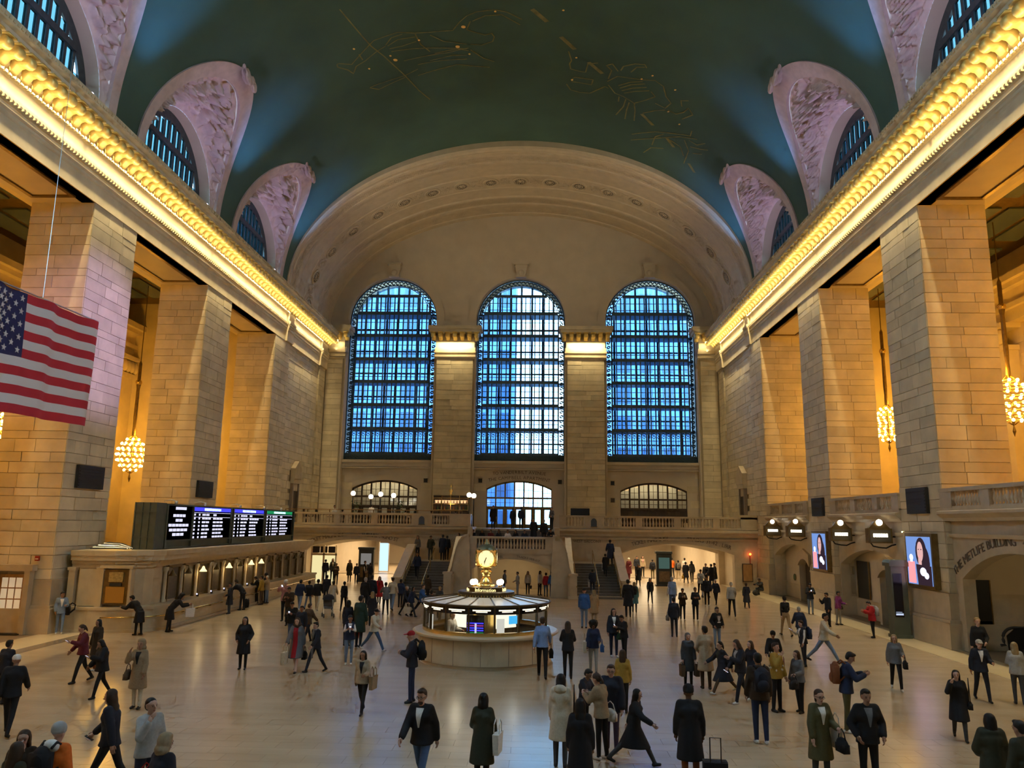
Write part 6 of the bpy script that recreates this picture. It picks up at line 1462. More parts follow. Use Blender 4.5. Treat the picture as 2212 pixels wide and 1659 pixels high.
# ---- things people carry
_bagm = {}
def bag_parts(kind):
    if kind in _bagm: return _bagm[kind]
    P = []
    if kind == 'tote':
        g = G(); g.add([(-.17, -.05, -.36), (.17, -.05, -.36), (.17, .05, -.36), (-.17, .05, -.36), (-.20, -.06, 0), (.20, -.06, 0), (.20, .06, 0), (-.20, .06, 0)], [(0, 1, 2, 3), (4, 5, 6, 7), (0, 1, 5, 4), (1, 2, 6, 5), (2, 3, 7, 6), (3, 0, 4, 7)]); P.append(('bag_body', g, 0))
        P.append(('handle', G().tube([(-.1, -.05, 0), (-.09, -.05, .16), (0, -.04, .24), (.09, -.05, .16), (.1, -.05, 0)], .011, 5).tube([(-.1, .05, 0), (-.09, .05, .16), (0, .04, .24), (.09, .05, .16), (.1, .05, 0)], .011, 5), 0))
    if kind == 'paper':
        g = G(); g.add([(-.15, -.065, -.42), (.15, -.065, -.42), (.15, .065, -.42), (-.15, .065, -.42), (-.155, -.07, -.06), (.155, -.07, -.06), (.155, .07, -.06), (-.155, .07, -.06)], [(0, 1, 2, 3), (0, 1, 5, 4), (1, 2, 6, 5), (2, 3, 7, 6), (3, 0, 4, 7)]); P.append(('bag_body', g, 0))
        P.append(('handle', G().tube([(-.05, -.065, -.06), (-.04, -.03, .02), (.04, -.03, .02), (.05, -.065, -.06)], .007, 5).tube([(-.05, .065, -.06), (-.04, .03, .02), (.04, .03, .02), (.05, .065, -.06)], .007, 5), 0))
    if kind == 'hand':
        P.append(('bag_body', G().ball((0, 0, -.14), (.17, .075, .13), 12, 8).box(-.14, .14, -.06, .06, -.27, -.12), 0)); P.append(('strap', G().tube([(-.12, 0, -.05), (-.07, 0, .08), (0, 0, .13), (.07, 0, .08), (.12, 0, -.05)], .012, 5), 0))
        P.append(('clasp', G().box(-.025, .025, -.082, -.07, -.12, -.08), 1))
    if kind == 'sling':
        P.append(('bag_body', G().ball((0, 0, -.10), (.14, .06, .10), 12, 8).box(-.12, .12, -.05, .05, -.2, -.08), 0)); P.append(('strap', G().tube([(-.1, 0, -.04), (-.06, -.0, .28), (-.01, .0, .56)], .010, 5).tube([(.1, 0, -.04), (.05, 0, .28), (.0, .0, .56)], .010, 5), 0))
        P.append(('clasp', G().box(-.02, .02, -.068, -.055, -.1, -.07), 1))
    if kind == 'pack':
        g = G(); g.ball((0, .04, .0), (.165, .10, .25), 12, 8).box(-.14, .14, -.03, .12, -.22, .16); P.append(('pack_body', g, 0)); P.append(('pocket', G().ball((0, .13, -.10), (.12, .05, .11), 10, 6), 0))
        P.append(('shoulder_strap', G().tube([(-.09, -.02, .2), (-.1, -.10, .26), (-.11, -.22, .18), (-.12, -.20, 0), (-.13, -.02, -.16)], .020, 5).tube([(.09, -.02, .2), (.1, -.10, .26), (.11, -.22, .18), (.12, -.20, 0), (.13, -.02, -.16)], .020, 5), 0))
    if kind == 'case':
        P.append(('shell', G().box(-.2, .2, -.12, .12, .06, .58), 0)); P.append(('pull_handle', G().tube([(-.09, .1, .55), (-.09, .12, .98), (.09, .12, .98), (.09, .1, .55)], .012, 5), 1)); P.append(('wheel', G().lathe([(.0, -.02), (.04, -.02), (.04, .02), (0, .02)], 10, (-.14, .09, .04)).lathe([(.0, -.02), (.04, -.02), (.04, .02), (0, .02)], 10, (.14, .09, .04)), 1)); P.append(('trim_band', G().box(-.205, .205, -.05, -.03, .06, .585).box(-.205, .205, .03, .05, .06, .585), 1))
    if kind == 'phone':
        P.append(('case', G().box(-.037, .037, -.005, .005, -.075, .075), 1)); P.append(('screen', G().box(-.033, .033, .005, .007, -.07, .07), 2))
    if kind == 'cup':
        P.append(('cup', G().lathe([(.0, 0), (.03, 0), (.04, .11), (0, .11)], 10), 0)); P.append(('lid', G().lathe([(.043, .11), (.04, .125), (0, .13)], 10), 1))
    out = []
    for nm, g, mi in P: me = recalc(g.mesh(nm, kind in ('hand', 'sling', 'pack'))); out.append((nm, me, mi))
    _bagm[kind] = out; return out
PHS = emis('phone_screen_glow', (.75, .8, 1.0), 1.6)
BNAME = dict(tote='tote_bag', paper='paper_bag', hand='handbag', sling='shoulder_bag', pack='backpack', case='suitcase', phone='mobile_phone', cup='paper_cup')
def bag(pr, kind, col, where, label):
    r, J, s = pr; Rz = Matrix.Rotation(r.rotation_euler.z, 4, 'Z'); sw = J['sw']
    o = lambda k, sg: J[k] - Vector((sg * .178 * (1 - sw), 0, 0))
    off = Vector((0, 0, 0)); yaw = 0.0; tilt = 0.0
    if where in 'LR':
        sg = 1 if where == 'L' else -1
        base = o('wr' + where, sg) + J['hd' + where] * .10
        if kind in ('tote', 'hand', 'paper'): off = Vector((sg * .03, 0, -.19 if kind == 'tote' else -.10 if kind == 'hand' else -.02)); yaw = PI / 2
        if kind == 'phone': off = J['hd' + where] * .02; tilt = -1.0
        if kind == 'cup': off = Vector((0, 0, -.02))
    elif where in ('sL', 'sR'):
        sg = 1 if where == 'sL' else -1; base = Vector((sg * (.30 if kind != 'sling' else .27), J['pel'].y + .02, J['pel'].z + (.12 if kind == 'tote' else .05))); yaw = PI / 2
        if kind == 'sling': base.z -= .0
    elif where == 'back': base = J['chest'] + Vector((0, .20, -.04))
    elif where == 'wheel': base = Vector((-.38, .30, 0))
    elif where == 'front': base = (J['wrL'] + J['wrR']) / 2 + Vector((0, -.06, .08)); tilt = -.9
    p = Rz @ ((base + off) * s) + r.location
    t = thing(BNAME[kind], label, {'pack': 'backpack', 'case': 'suitcase', 'phone': 'phone', 'cup': 'cup'}.get(kind, 'bag'), p, r.rotation_euler.z + yaw); t.scale = (s, s, s)
    if tilt: t.rotation_euler.x = tilt; t.rotation_euler.z += PI if kind == 'phone' else 0
    for nm, me, mi in bag_parts(kind): obj(nm, me, [pm(col) if mi == 0 else (BLACK if mi == 1 else PHS)], t)
    return t
PPL = [
(-9.75,17.45,0,1.69,200,'walk',0,'skin2','cap','white','black','black','jacket','black','shoe','person in white cap and black jacket striding at the left edge',()),
(-11.81,20.2,0,1.52,170,'stand',0,'skin2','short','hblack','black','black','jacket','ink','shoe','dark-haired person cut off by the left edge behind the white cap',()),
(-11.39,22.92,0,1.63,-40,'phonewalk',1,'skin1','tail','hbrown','wine','black','jacket','wine','shoe','woman with tied-back hair in dark burgundy walking with a phone',(('phone','black','L','phone in the hand of the woman in dark burgundy'),)),
(-11.92,24.57,0,1.53,-20,'stand',1,'skin2','long','hblack','black','rust','coat','dbrown','shoew','woman with long dark hair in patterned dark coat and rust trousers',()),
(-9.78,21.09,0,1.5,-35,'phonewalk',1,'skin2','long','hblack','black','black','puffer','black','shoe','woman in black padded jacket looking at her phone, walking',(('phone','black','L','phone held by the woman in the black padded jacket'),)),
(-8.23,19.99,0,1.63,0,'face',1,'skin2','hood','tan','black','cream','coat','tan','shoe','woman in tan hood and long tan coat with cream trousers',(('hand','brown','sR','brown handbag on the arm of the woman in the tan hood'),)),
(-5.59,13.93,0,1.76,-80,'walk',0,'skin1','long','hbrown','white','black','jacket','ink','shoe','man with long brown hair in dark blazer holding a lit phone',(('phone','black','R','lit phone held out by the man with long brown hair'),)),
(-4.56,13.15,0,1.74,60,'face',0,'skin1','crop','hblack','dgrey','navy','hoodie','lgrey','shoe','man in pale grey hooded top with hand at his chin, near left',()),
(-3.5,11.44,0,1.62,150,'stand',1,'skin2','hood','tan','black','black','puffer','ink','shoe','person in dark padded coat with tan fur hood at the bottom left',(('tote','red','sL','red bag beside the person with the fur hood'),)),
(-5.05,11.42,0,1.74,170,'stand',0,'skin1','beanie','hgrey','orange','black','hoodie','orange','shoe','person in bright orange jacket with grey cap seen from behind',(('pack','black','back','black backpack on the bright orange jacket'),)),
(-5.6,11.57,0,1.62,20,'stand',1,'skin1','long','hbrown','dbrown','black','jacket','dbrown','shoe','woman with long brown hair facing us at the bottom left corner',()),
(-5.3,10.92,0,1.62,160,'stand',1,'skin1','long','hbrown','dolive','black','jacket','dolive','shoe','long-haired woman seen from behind in the bottom left corner',()),
(-7.59,25.35,0,1.59,5,'pocket',1,'skin2','bob','hblack','black','black','coat','black','shoe','woman in all black standing alone in front of the ticket windows',()),
(-5.81,25.07,0,1.68,0,'walk',1,'skin1','curly','hbrown','red','skin1','coat','grey','shoe','woman with curly hair in a red dress',(('tote','cream','R','cream shopping bag carried by the woman in the red dress'),('hand','black','L','small black bag carried by the woman in the red dress'))),
(-5.2,25.14,0,1.55,-40,'walkb',0,'skin1','short','hblack','grey','ink','jacket','ink','shoe','man in dark jacket and grey scarf walking beside the red dress',()),
(-7.68,30.51,0,1.58,0,'phone',0,'skin2','short','hblack','black','denim','jacket','black','shoe','man in black jacket looking down at a phone behind the red dress',(('phone','black','front','phone of the man in black behind the red dress'),)),
(-7.07,29.69,0,1.5,0,'stand',0,'skin2','short','hblack','ink','black','jacket','ink','shoe','dark-clothed man just behind the right shoulder of the red dress',()),
(-7.21,31.04,0,1.5,150,'walk',0,'skin1','short','hbrown','brown','ink','jacket','brown','shoe','man in brown jacket walking away behind the man with grey scarf',()),
(-10.19,37.33,0,1.86,0,'photo',1,'skin1','beanie','white','pink','black','hoodie','pink','shoe','woman in white hat and pink top raising a camera',(('phone','black','front','camera phone raised by the woman in the pink top'),)),
(-9.48,35.74,0,1.7,0,'phone',0,'skin2','short','hblack','dbrown','black','jacket','dbrown','shoe','man in dark brown jacket with a phone under the pink top',()),
(-10.94,42.14,0,1.59,180,'walk',0,'skin2','short','hblack','navy','lden','jacket','navy','shoew','man in navy jacket and pale jeans walking away by the ticket windows',()),
(-10.61,42.6,0,1.5,180,'walkb',0,'skin2','short','hblack','ink','lden','jacket','ink','shoe','companion in dark jacket on the right of the navy jacket',()),
(-10.0,42.15,0,1.63,185,'walk',0,'skin2','short','hblack','black','cream','jacket','black','shoew','man in black jacket and cream trousers walking away',()),
(-10.37,45.24,0,1.6,180,'stand',0,'skin2','short','hblack','black','ink','jacket','ink','shoe','dark-clothed man beside the cream trousers, partly hidden',(('tote','orange','R','bright orange bag in the crowd near the ticket windows'),)),
(-9.27,42.49,0,1.52,180,'walk',1,'skin2','tail','hblack','cream','cream','coat','cream','shoe','woman in a long cream coat walking away',()),
(-8.52,41.93,0,1.55,185,'walkb',1,'skin3','bun','hblack','black','black','vest','black','shoe','woman in black with hair up carrying a large brown bag',(('hand','brown','R','large brown bag of the woman with hair up'),)),
(-13.09,61.99,0,1.67,0,'stand',1,'skin1','long','hbrown','dolive','black','coat','dolive','shoe','woman in dark olive coat under the left arch',()),
(-12.13,60.27,0,1.5,10,'stand',0,'skin2','short','hblack','ink','black','jacket','ink','shoe','person in dark jacket right of the dark olive coat',()),
(-14.8,61.13,0,1.72,180,'stand',0,'skin2','short','hblack','ink','ink','jacket','ink','shoe','man in dark jacket at the shop doorway seen from behind',()),
(-14.5,62.18,0,1.75,20,'relax',1,'skin1','long','hbrown','cream','black','jacket','dgrey','shoe','woman with long hair leaning by the left arch wall',()),
(-13.39,59.08,0,1.56,10,'phone',1,'skin1','tail','hbrown','brown','black','jacket','brown','shoe','woman in brown jacket with a phone under the left arch',()),
(-11.33,61.4,0,1.5,180,'relax',0,'skin2','short','hblack','ink','ink','jacket','ink','shoe','person in dark jacket reading the left map kiosk',()),
(-11.86,61.76,0,1.63,90,'stand',1,'skin1','short','hblack','white','black','vest','black','shoe','person in dark vest half hidden by the left map kiosk',()),
(-7.4,45.73,0,1.59,5,'walk',1,'skin1','long','hblack','wine','ink','coat','red','shoe','woman in red coat walking out of the left passage',()),
(-6.02,40.61,0,1.61,200,'push',0,'skin2','short','hblack','grey','black','jacket','grey','shoe','person in grey jacket pushing a stroller',()),
(-7.21,41.05,0,1.79,170,'stand',0,'skin1','crop','hgrey','black','black','jacket','black','shoe','white-haired man in black jacket left of the stroller',()),
(-7.02,41.73,0,1.86,180,'stand',0,'skin2','short','hblack','ink','ink','coat','ink','shoe','tall person in dark coat next to the white-haired man',()),
(-5.8,36.25,0,1.5,190,'stand',1,'skin1','long','hblond','ink','black','coat','ink','shoe','blonde woman in dark coat in front of the stroller',()),
(-4.48,26.51,0,1.59,15,'phone',1,'skin2','tail','hblack','white','lden','vest','navy','shoew','woman in white shirt and navy vest looking at a phone',(('phone','black','front','phone of the woman in the navy vest'),)),
(-4.26,29.38,0,1.59,60,'stride',1,'skin1','cap','black','cream','denim','hoodie','cream','shoew','woman in cream jacket and black cap striding right',()),
(-5.51,30.44,0,1.66,170,'stand',1,'skin2','bob','hblack','ink','black','jacket','ink','shoe','dark-haired person behind the white shirt and navy vest',()),
(-4.98,30.16,0,1.86,160,'stand',0,'skin2','short','hblack','dgreen','ink','coat','dgreen','shoe','person in dark green coat carrying a bright red bag',(('tote','red','L','bright red bag carried by the dark green coat'),)),
(-2.56,20.02,0,1.5,-10,'carrywalk',1,'skin2','long','hblack','black','black','jacket','beige','shoe','woman in beige jacket over black, carrying a large brown shopping bag',(('tote','tan','sL','large brown shopping bag of the woman in beige jacket'),)),
(-13.8,39.79,0,1.5,-60,'relax',1,'skin2','short','hblack','ink','dgrey','coat','ink','shoe','person in dark coat standing at the ticket windows',()),
(-13.8,41.52,0,1.68,-100,'bend',0,'skin2','short','hblack','ink','ink','jacket','ink','shoe','man in dark clothes bending over the ticket counter',()),
(-13.8,44.32,0,1.57,-90,'stand',0,'skin2','short','hblack','yellow','brown','jacket','mustard','shoe','person in mustard yellow jacket at the ticket windows',()),
(-14.25,44.84,0,1.5,-80,'phone',1,'skin2','short','hblack','black','black','jacket','black','shoe','person in black between the yellow and beige jackets',()),
(-13.78,45.15,0,1.52,-90,'photo',0,'skin1','crop','hgrey','beige','lden','jacket','beige','shoe','grey-haired man in beige jacket at the ticket windows',()),
(-14.04,45.68,0,1.62,-95,'stand',0,'skin3','beanie','black','ink','black','jacket','ink','shoe','tall man in dark jacket and beanie right of the beige jacket',()),
(-17.75,32.05,0,1.65,35,'leanwall',0,'skin2','short','hblack','white','lden','jacket','lden','shoew','young man in pale denim jacket leaning on the ticket office end',(('pack','black','sL','black backpack beside the man in pale denim'),)),
(-14.5,32.15,0,1.68,-100,'bend',0,'skin2','short','hblack','black','black','coat','black','shoe','person in black coat leaning on the near ticket counter',()),
(-13.75,33.2,0,1.68,120,'bend',1,'skin2','hood','black','black','black','coat','black','shoe','stooping person in black shawl beside the near ticket counter',(('tote','white','L','white plastic bag by the stooping person in black'),)),
(-1.54,21.28,0,1.79,-80,'fold',0,'skin1','cap','red','ink','navy','hoodie','ink','shoe','man in red cap and dark hooded top left of the booth',(('pack','black','back','large square black bag on the back of the man in red cap'),)),
(-0.26,14.44,0,1.78,-15,'walk',0,'skin1','short','hbrown','white','denim','jacket','black','shoe','bearded man with glasses in black jacket and jeans walking toward us',()),
(0.8,14.6,0,1.62,170,'carry',1,'skin2','bob','hblack','dolive','black','coat','dolive','shoe','woman with black bob in dark olive coat seen from behind',(('tote','white','sR','white printed tote bag of the woman with black bob'),('hand','black','L','black handbag of the woman with black bob'))),
(1.93,24.99,0,1.84,180,'walk',0,'skin1','short','hbrown','sky','black','shirt','sky','shoe','man in light blue shirt and black trousers walking away',(('hand','black','R','black bag in the hand of the man in blue shirt'),)),
(2.72,24.93,0,1.67,180,'fold',1,'skin1','long','hbrown','black','black','jacket','black','shoe','woman in black suit with long brown hair seen from behind',()),
(3.57,25.84,0,1.59,0,'carry',1,'skin3','afro','hblack','navy','lgrey','jacket','navy','shoe','woman with big curly black hair in navy top and grey trousers',(('tote','cream','sR','pale green tote of the woman with big curly hair'),('hand','blue','sL','blue handbag of the woman with big curly hair'))),
(3.92,36.79,0,1.75,170,'stand',0,'skin1','cap','ink','blue','lden','jacket','blue','shoe','man in bright blue jacket standing before the right stair',()),
(4.54,38.9,0,1.52,180,'stand',1,'skin1','long','hblond','camel','camel','coat','camel','shoe','woman in long camel coat beside the bright blue jacket',()),
(4.53,29.08,0,1.66,5,'relax',1,'skin1','long','hblack','white','navy','jacket','ink','shoew','woman in dark jacket and white shirt right of the booth',()),
(4.86,28.64,0,1.5,-60,'phone',0,'skin2','short','hblack','black','black','jacket','black','shoe','man in black coat looking at his phone right of the booth',(('hand','green','sR','green bag of the man in black looking at his phone'),('phone','black','front','phone of the man in black coat right of the booth'))),
(2.24,16.12,0,1.7,170,'stand',1,'skin1','bob','hblack','cream','dgrey','coat','cream','shoe','woman in cream hooded coat seen from behind in the front group',(('sling','black','sR','black strapped bag of the woman in cream hooded coat'),)),
(2.81,18.03,0,1.5,60,'phone',0,'skin2','short','hblack','ink','ink','jacket','ink','shoe','dark-haired man in black looking down in the front group',()),
(3.09,16.7,0,1.63,-130,'phone',1,'skin1','tail','hbrown','white','black','jacket','tan','shoew','woman in tan jacket with white collar in the front group',(('hand','white','sR','small white handbag of the woman in tan jacket'),)),
(3.34,17.21,0,1.72,-10,'stand',0,'skin1','short','hbrown','ink','plum','puffer','ink','shoew','man with glasses in dark padded jacket smiling in the front group',()),
(3.95,20.67,0,1.5,170,'stand',1,'skin1','long','hbrown','mustard','black','jacket','mustard','shoe','woman with long brown hair in mustard jacket behind the front group',()),
(3.7,16.33,0,1.53,70,'stride',1,'skin1','long','hblack','black','dgrey','coat','black','shoe','woman with long black hair in black coat walking right',()),
(2.52,14.13,0,1.66,175,'stand',1,'skin2','long','hblack','black','black','coat','black','shoe','woman with very long black hair in black coat, front centre',()),
(4.54,14.94,0,1.76,175,'stand',0,'skin3','beanie','black','black','rust','coat','black','shoe','person in black coat and rust trousers with a rolling suitcase',(('case','black','wheel','black spotted rolling suitcase of the person in rust trousers'),)),
(6.25,24.1,0,1.5,5,'stand',1,'skin1','scarf','grey','dgrey','black','coat','dgrey','shoe','woman in grey knitted scarf and charcoal coat',(('paper','brown','R','left brown paper bag of the woman in grey scarf'),('paper','brown','L','right brown paper bag of the woman in grey scarf'))),
(6.7,23.77,0,1.74,185,'relax',0,'skin2','short','hblack','camel','dbrown','coat','beige','shoe','man in beige trench coat seen from behind',()),
(6.47,41.47,0,1.86,175,'stand',0,'skin1','short','hblack','black','ink','coat','black','shoe','man in long black coat beside the teal coat',()),
(7.07,43.69,0,1.59,170,'stand',1,'skin1','long','hblond','teal','black','coat','teal','shoe','blonde woman in teal coat',(('pack','black','back','black backpack on the teal coat'),)),
(8.68,48.98,0,1.52,0,'walk',1,'skin1','long','hblack','black','black','jacket','ink','shoe','woman in black walking out of the right passage on the bright floor',()),
(9.23,44.25,0,1.86,180,'stand',0,'skin1','crop','hgrey','white','denim','vest','sky','shoe','white-haired man in blue padded vest seen from behind',()),
(7.63,34.46,0,1.61,180,'stand',0,'skin2','short','hblack','ink','ink','jacket','ink','shoe','man in dark jacket standing with a grey sack',(('hand','grey','sL','grey sack carried by the man in dark jacket'),)),
(9.09,40.48,0,1.56,0,'phone',1,'skin2','tail','hblack','brown','black','jacket','dbrown','shoew','woman in dark brown jacket holding a cup',(('cup','white','L','paper cup of the woman in dark brown jacket'),)),
(9.72,40.38,0,1.6,0,'fold',1,'skin2','bun','hblack','black','black','jacket','ink','shoew','woman with hair bun in black jacket, arms folded',()),
(11.9,47.88,0,1.69,0,'stand',0,'skin2','short','hblack','black','black','jacket','ink','shoew','man in dark clothes with white shoes near the right arch',()),
(12.64,48.81,0,1.51,-30,'walk',0,'skin1','crop','hgrey','ink','black','jacket','ink','shoe','grey-haired man in dark jacket walking near the right arch',()),
(12.11,42.72,0,1.79,175,'walk',0,'skin1','crop','hgrey','lgrey','black','shirt','lgrey','shoe','grey-haired man in pale grey sweater walking away',()),
(14.0,46.93,0,1.52,170,'stride',1,'skin2','short','hbrown','black','black','coat','ink','shoe','woman in black swinging coat walking away by the notice board',()),
(17.4,55.9,0,1.68,-60,'floor',0,'skin2','short','hblack','ink','dgrey','hoodie','dgrey','shoe','man sitting on the floor against the far north pier',()),
(8.75,31.37,0,1.55,20,'pocket',0,'skin2','short','hblack','black','lden','hoodie','black','shoe','young man in black sweater with a white skeleton print',()),
(9.8,69.75,0,1.86,-20,'carrywalk',1,'skin1','beanie','white','wine','wine','coat','wine','shoe','woman in dark red coat and pale hat in the right passage',(('hand','black','R','black bag of the woman in dark red coat'),)),
(10.97,73.67,0,1.84,0,'stand',0,'skin2','short','hblack','ink','black','jacket','ink','shoe','man in dark jacket deep in the right passage',()),
(11.52,73.8,0,1.86,10,'stand',1,'skin1','long','hbrown','pink','black','jacket','beige','shoe','woman in pale pink jacket deep in the right passage',()),
(9.68,62.51,0,1.7,0,'walk',1,'skin2','bun','hblack','ink','black','coat','ink','shoe','woman in dark coat walking below the right arch',()),
(12.02,70.84,0,1.69,180,'stand',0,'skin2','short','hblack','ink','olive','jacket','ink','shoe','man in dark jacket left of the right map kiosk',(('pack','ink','back','dark backpack left of the right map kiosk'),)),
(14.13,73.14,0,1.83,180,'walk',0,'skin1','short','hblack','orange','black','shirt','orange','shoe','person in orange shirt right of the right map kiosk',()),
(14.08,69.57,0,1.77,180,'walk',0,'skin2','short','hblack','ink','cream','shirt','ink','shoew','man in dark shirt and pale shorts in the right passage',(('pack','grey','back','grey backpack in the right passage'),)),
(15.36,73.43,0,1.75,180,'stand',0,'skin2','short','hblack','white','cream','shirt','white','shoe','person in white shirt deep in the right passage',()),
(14.12,66.35,0,1.77,180,'walk',0,'skin2','short','hblack','ink','ink','coat','ink','shoe','man in dark coat with a small bag in the right passage',(('hand','yellow','L','small yellow bag in the right passage'),)),
(14.85,67.55,0,1.8,175,'walkb',1,'skin2','long','hblack','black','black','jacket','dgrey','shoe','woman in charcoal jacket walking into the right passage',()),
(15.01,62.68,0,1.77,-30,'relax',0,'skin2','short','hblack','black','black','jacket','ink','shoe','man leaning to talk at the right arch pier',()),
(15.26,61.83,0,1.78,-150,'stand',0,'skin2','short','hblack','ink','ink','coat','ink','shoe','man in dark coat with back turned at the right arch pier',()),
(16.1,64.4,0,1.75,-90,'stand',0,'skin3','short','hblack','black','black','coat','black','shoe','dark figure standing in the doorway by the right arch pier',()),
(12.86,54.37,0,1.78,0,'push',1,'skin1','short','hbrown','lgrey','black','jacket','lgrey','shoe','woman in pale jacket pushing a cart at the right arch',()),
(12.65,35.39,0,1.72,185,'walk',0,'skin1','short','hblack','black','camel',None,None,'shoe','man in black t-shirt and khaki trousers walking away',()),
(12.35,32.61,0,1.54,180,'walkb',0,'skin1','crop','hgrey','navy','ink','jacket','navy','shoe','grey-haired man in navy jacket walking away',()),
(10.89,27.85,0,1.5,-80,'onehand',0,'skin1','short','hbrown','white','ink','vest','ink','shoe','man in dark vest over white shirt reading a lit phone',(('pack','navy','back','navy backpack of the man in dark vest'),('phone','black','R','lit phone of the man in dark vest'))),
(11.88,28.68,0,1.79,55,'stride',0,'skin2','short','hblack','cream','lden','hoodie','cream','shoe','man in cream sweater and jeans taking a long stride',()),
(7.07,23.24,0,1.51,-70,'stride',1,'skin1','tail','hblack','dolive','brown','coat','ink','shoew','woman in dark coat and wide brown trousers walking left',()),
(7.28,22.05,0,1.66,-70,'phonewalk',1,'skin1','long','hbrown','lgrey','ink','jacket','ink','shoew','long-haired woman in dark jacket walking left with a lit phone',(('phone','black','R','lit phone of the long-haired woman walking left'),)),
(7.82,22.9,0,1.53,-60,'walk',1,'skin1','long','hbrown','ink','ink','jacket','ink','shoe','second long-haired woman in dark jacket beside the brown backpack man',()),
(6.69,18.14,0,1.86,180,'stand',0,'skin2','short','hblack','dbrown','navy','jacket','dbrown','shoew','man in brown jacket and dark jeans with white shoes seen from behind',(('pack','ink','back','dark backpack of the man in brown jacket'),)),
(9.13,25.3,0,1.5,-20,'walk',0,'skin2','beanie','black','black','black','jacket','black','shoe','man in black beanie carrying a dark red bag',(('tote','wine','L','dark red bag of the man in black beanie'),)),
(7.95,21.13,0,1.68,40,'face',1,'skin1','short','hbrown','yellow','black','jacket','mustard','shoe','woman in yellow floral jacket and black trousers',()),
(8.51,21.08,0,1.51,-60,'carry',1,'skin1','long','hbrown','grey','black','hoodie','grey','shoe','woman in grey-green jacket and black leggings',(('hand','black','L','large black bag of the woman in grey-green jacket'),)),
(6.99,15.3,0,1.68,10,'carry',1,'skin1','tail','hbrown','white','dgrey','coat','olive','shoe','woman with glasses in olive coat walking toward us',(('tote','white','sL','white shopping bag of the woman in olive coat'),('hand','black','L','black shoulder bag of the woman in olive coat'))),
(9.01,19.25,0,1.78,80,'phone',0,'skin2','short','hblack','navy','olive','jacket','navy','shoew','man in navy jacket and olive trousers facing right',(('pack','rust','back','brown leather backpack of the man in olive trousers'),)),
(7.73,14.98,0,1.76,0,'pocket',0,'skin2','short','hblack','grey','black','jacket','black','shoe','man in black jacket facing us at the bottom right',()),
(12.38,24.26,0,1.58,-15,'carrywalk',1,'skin1','bob','hblond','grey','black','jacket','grey','shoew','blonde woman in grey jacket and black trousers walking',(('hand','black','L','black shoulder bag of the blonde woman in grey jacket'),)),
(16.35,35.3,0,1.53,-90,'phone',0,'skin1','short','hblack','red','black','puffer','red','shoe','person in bright red jacket beside the tall kiosk',(('pack','lgrey','back','pale backpack on the bright red jacket'),)),
(16.56,39.71,0,1.58,40,'carry',1,'skin2','short','hblack','purple','lgrey','jacket','purple','shoe','person in purple jacket near the north wall',(('sling','olive','sL','olive bag of the person in purple jacket'),)),
(15.78,38.91,0,1.57,-70,'onehand',0,'skin2','short','hblack','ink','black','jacket','ink','shoe','man in black jacket left of the purple jacket',()),
(16.78,44.29,0,1.65,-10,'phone',0,'skin2','short','hblack','black','lden','jacket','ink','shoe','man in dark jacket and grey jeans with phone near the smaller screen',(('phone','black','front','phone of the man near the smaller screen'),)),
(11.34,18.83,0,1.51,-20,'facewalk',1,'skin1','long','hblack','black','dgrey','coat','black','shoe','woman in black coat raising a hand to her mouth',(('sling','black','sL','black bag of the woman raising a hand to her mouth'),)),
(14.15,22.98,0,1.65,-10,'carrywalk',0,'skin1','cap','hgrey','white','ink','jacket','ink','shoe','man in pale cap and dark suit walking at the right',()),
(16.14,26.62,0,1.82,-15,'relax',1,'skin1','tail','hblond','black','black','shirt','black','shoe','woman in black top behind the man in pale cap',()),
(9.26,13.77,0,1.64,170,'relax',1,'skin2','long','hblack','dolive','black','puffer','dolive','shoe','long-haired woman in dark hooded parka at the bottom right',()),
(9.34,13.04,0,1.7,200,'stand',0,'skin2','short','hblack','dolive','black','jacket','dolive','shoe','person in dark jacket cut off by the bottom right edge',()),
(14.92,22.61,0,1.6,160,'carry',1,'skin1','long','hblond','lgrey','dgrey','jacket','lgrey','shoe','blonde woman in pale jacket at the right edge by the escalator',(('tote','beige','R','beige bag of the blonde woman at the right edge'),)),
(-7.2,58.4,1.95,1.73,0,'stand',1,'skin1','long','hbrown','lgrey','ink','shirt','grey','shoe','woman in grey blouse at the top of the left stair flight',()),
(-6.42,53.4,0.9,1.81,0,'walk',1,'skin2','short','hblack','navy','ink','jacket','navy','shoe','person coming down the left stair flight',()),
(-6.17,58.0,1.95,1.75,20,'relax',0,'skin2','short','hblack','dolive','dgrey','jacket','dolive','shoe','man in olive jacket at the top of the left stair flight',()),
(-5.3,58.2,1.95,1.83,180,'stand',0,'skin2','short','hblack','ink','navy','coat','navy','shoe','tall person in navy coat at the top of the left stair flight',()),
(-5.05,58.8,1.95,1.75,180,'stand',0,'skin2','short','hblack','ink','ink','jacket','ink','shoe','person in dark jacket right of the navy coat on the stairs',()),
(-4.05,57.8,2.4,1.53,-60,'relax',1,'skin1','bob','hblack','white','black','vest','black','shoe','woman in black and white leaning on the left landing rail',()),
(-4.05,52.99,0,1.5,0,'pocket',1,'skin1','short','hbrown','black','beige','jacket','black','shoe','woman in black jacket at the foot of the left stair newel',()),
(-6.09,42.76,0,1.75,180,'walk',0,'skin1','short','hbrown','cream','lden','shirt','cream','shoe','man in cream shirt in the crowd left of the stairs',()),
(-5.89,44.21,0,1.5,170,'stand',0,'skin2','short','hblack','navy','ink','jacket','navy','shoe','person in navy jacket next to the cream shirt',()),
(-4.94,40.38,0,1.5,60,'walk',0,'skin1','crop','hgrey','ink','black','jacket','ink','shoe','grey-haired person in dark jacket walking left of the booth',()),
(-4.57,39.95,0,1.5,70,'walkb',1,'skin2','long','hblack','navy','ink','jacket','navy','shoe','woman in navy jacket walking left of the booth',(('tote','cream','R','pale bag of the woman in navy jacket'),)),
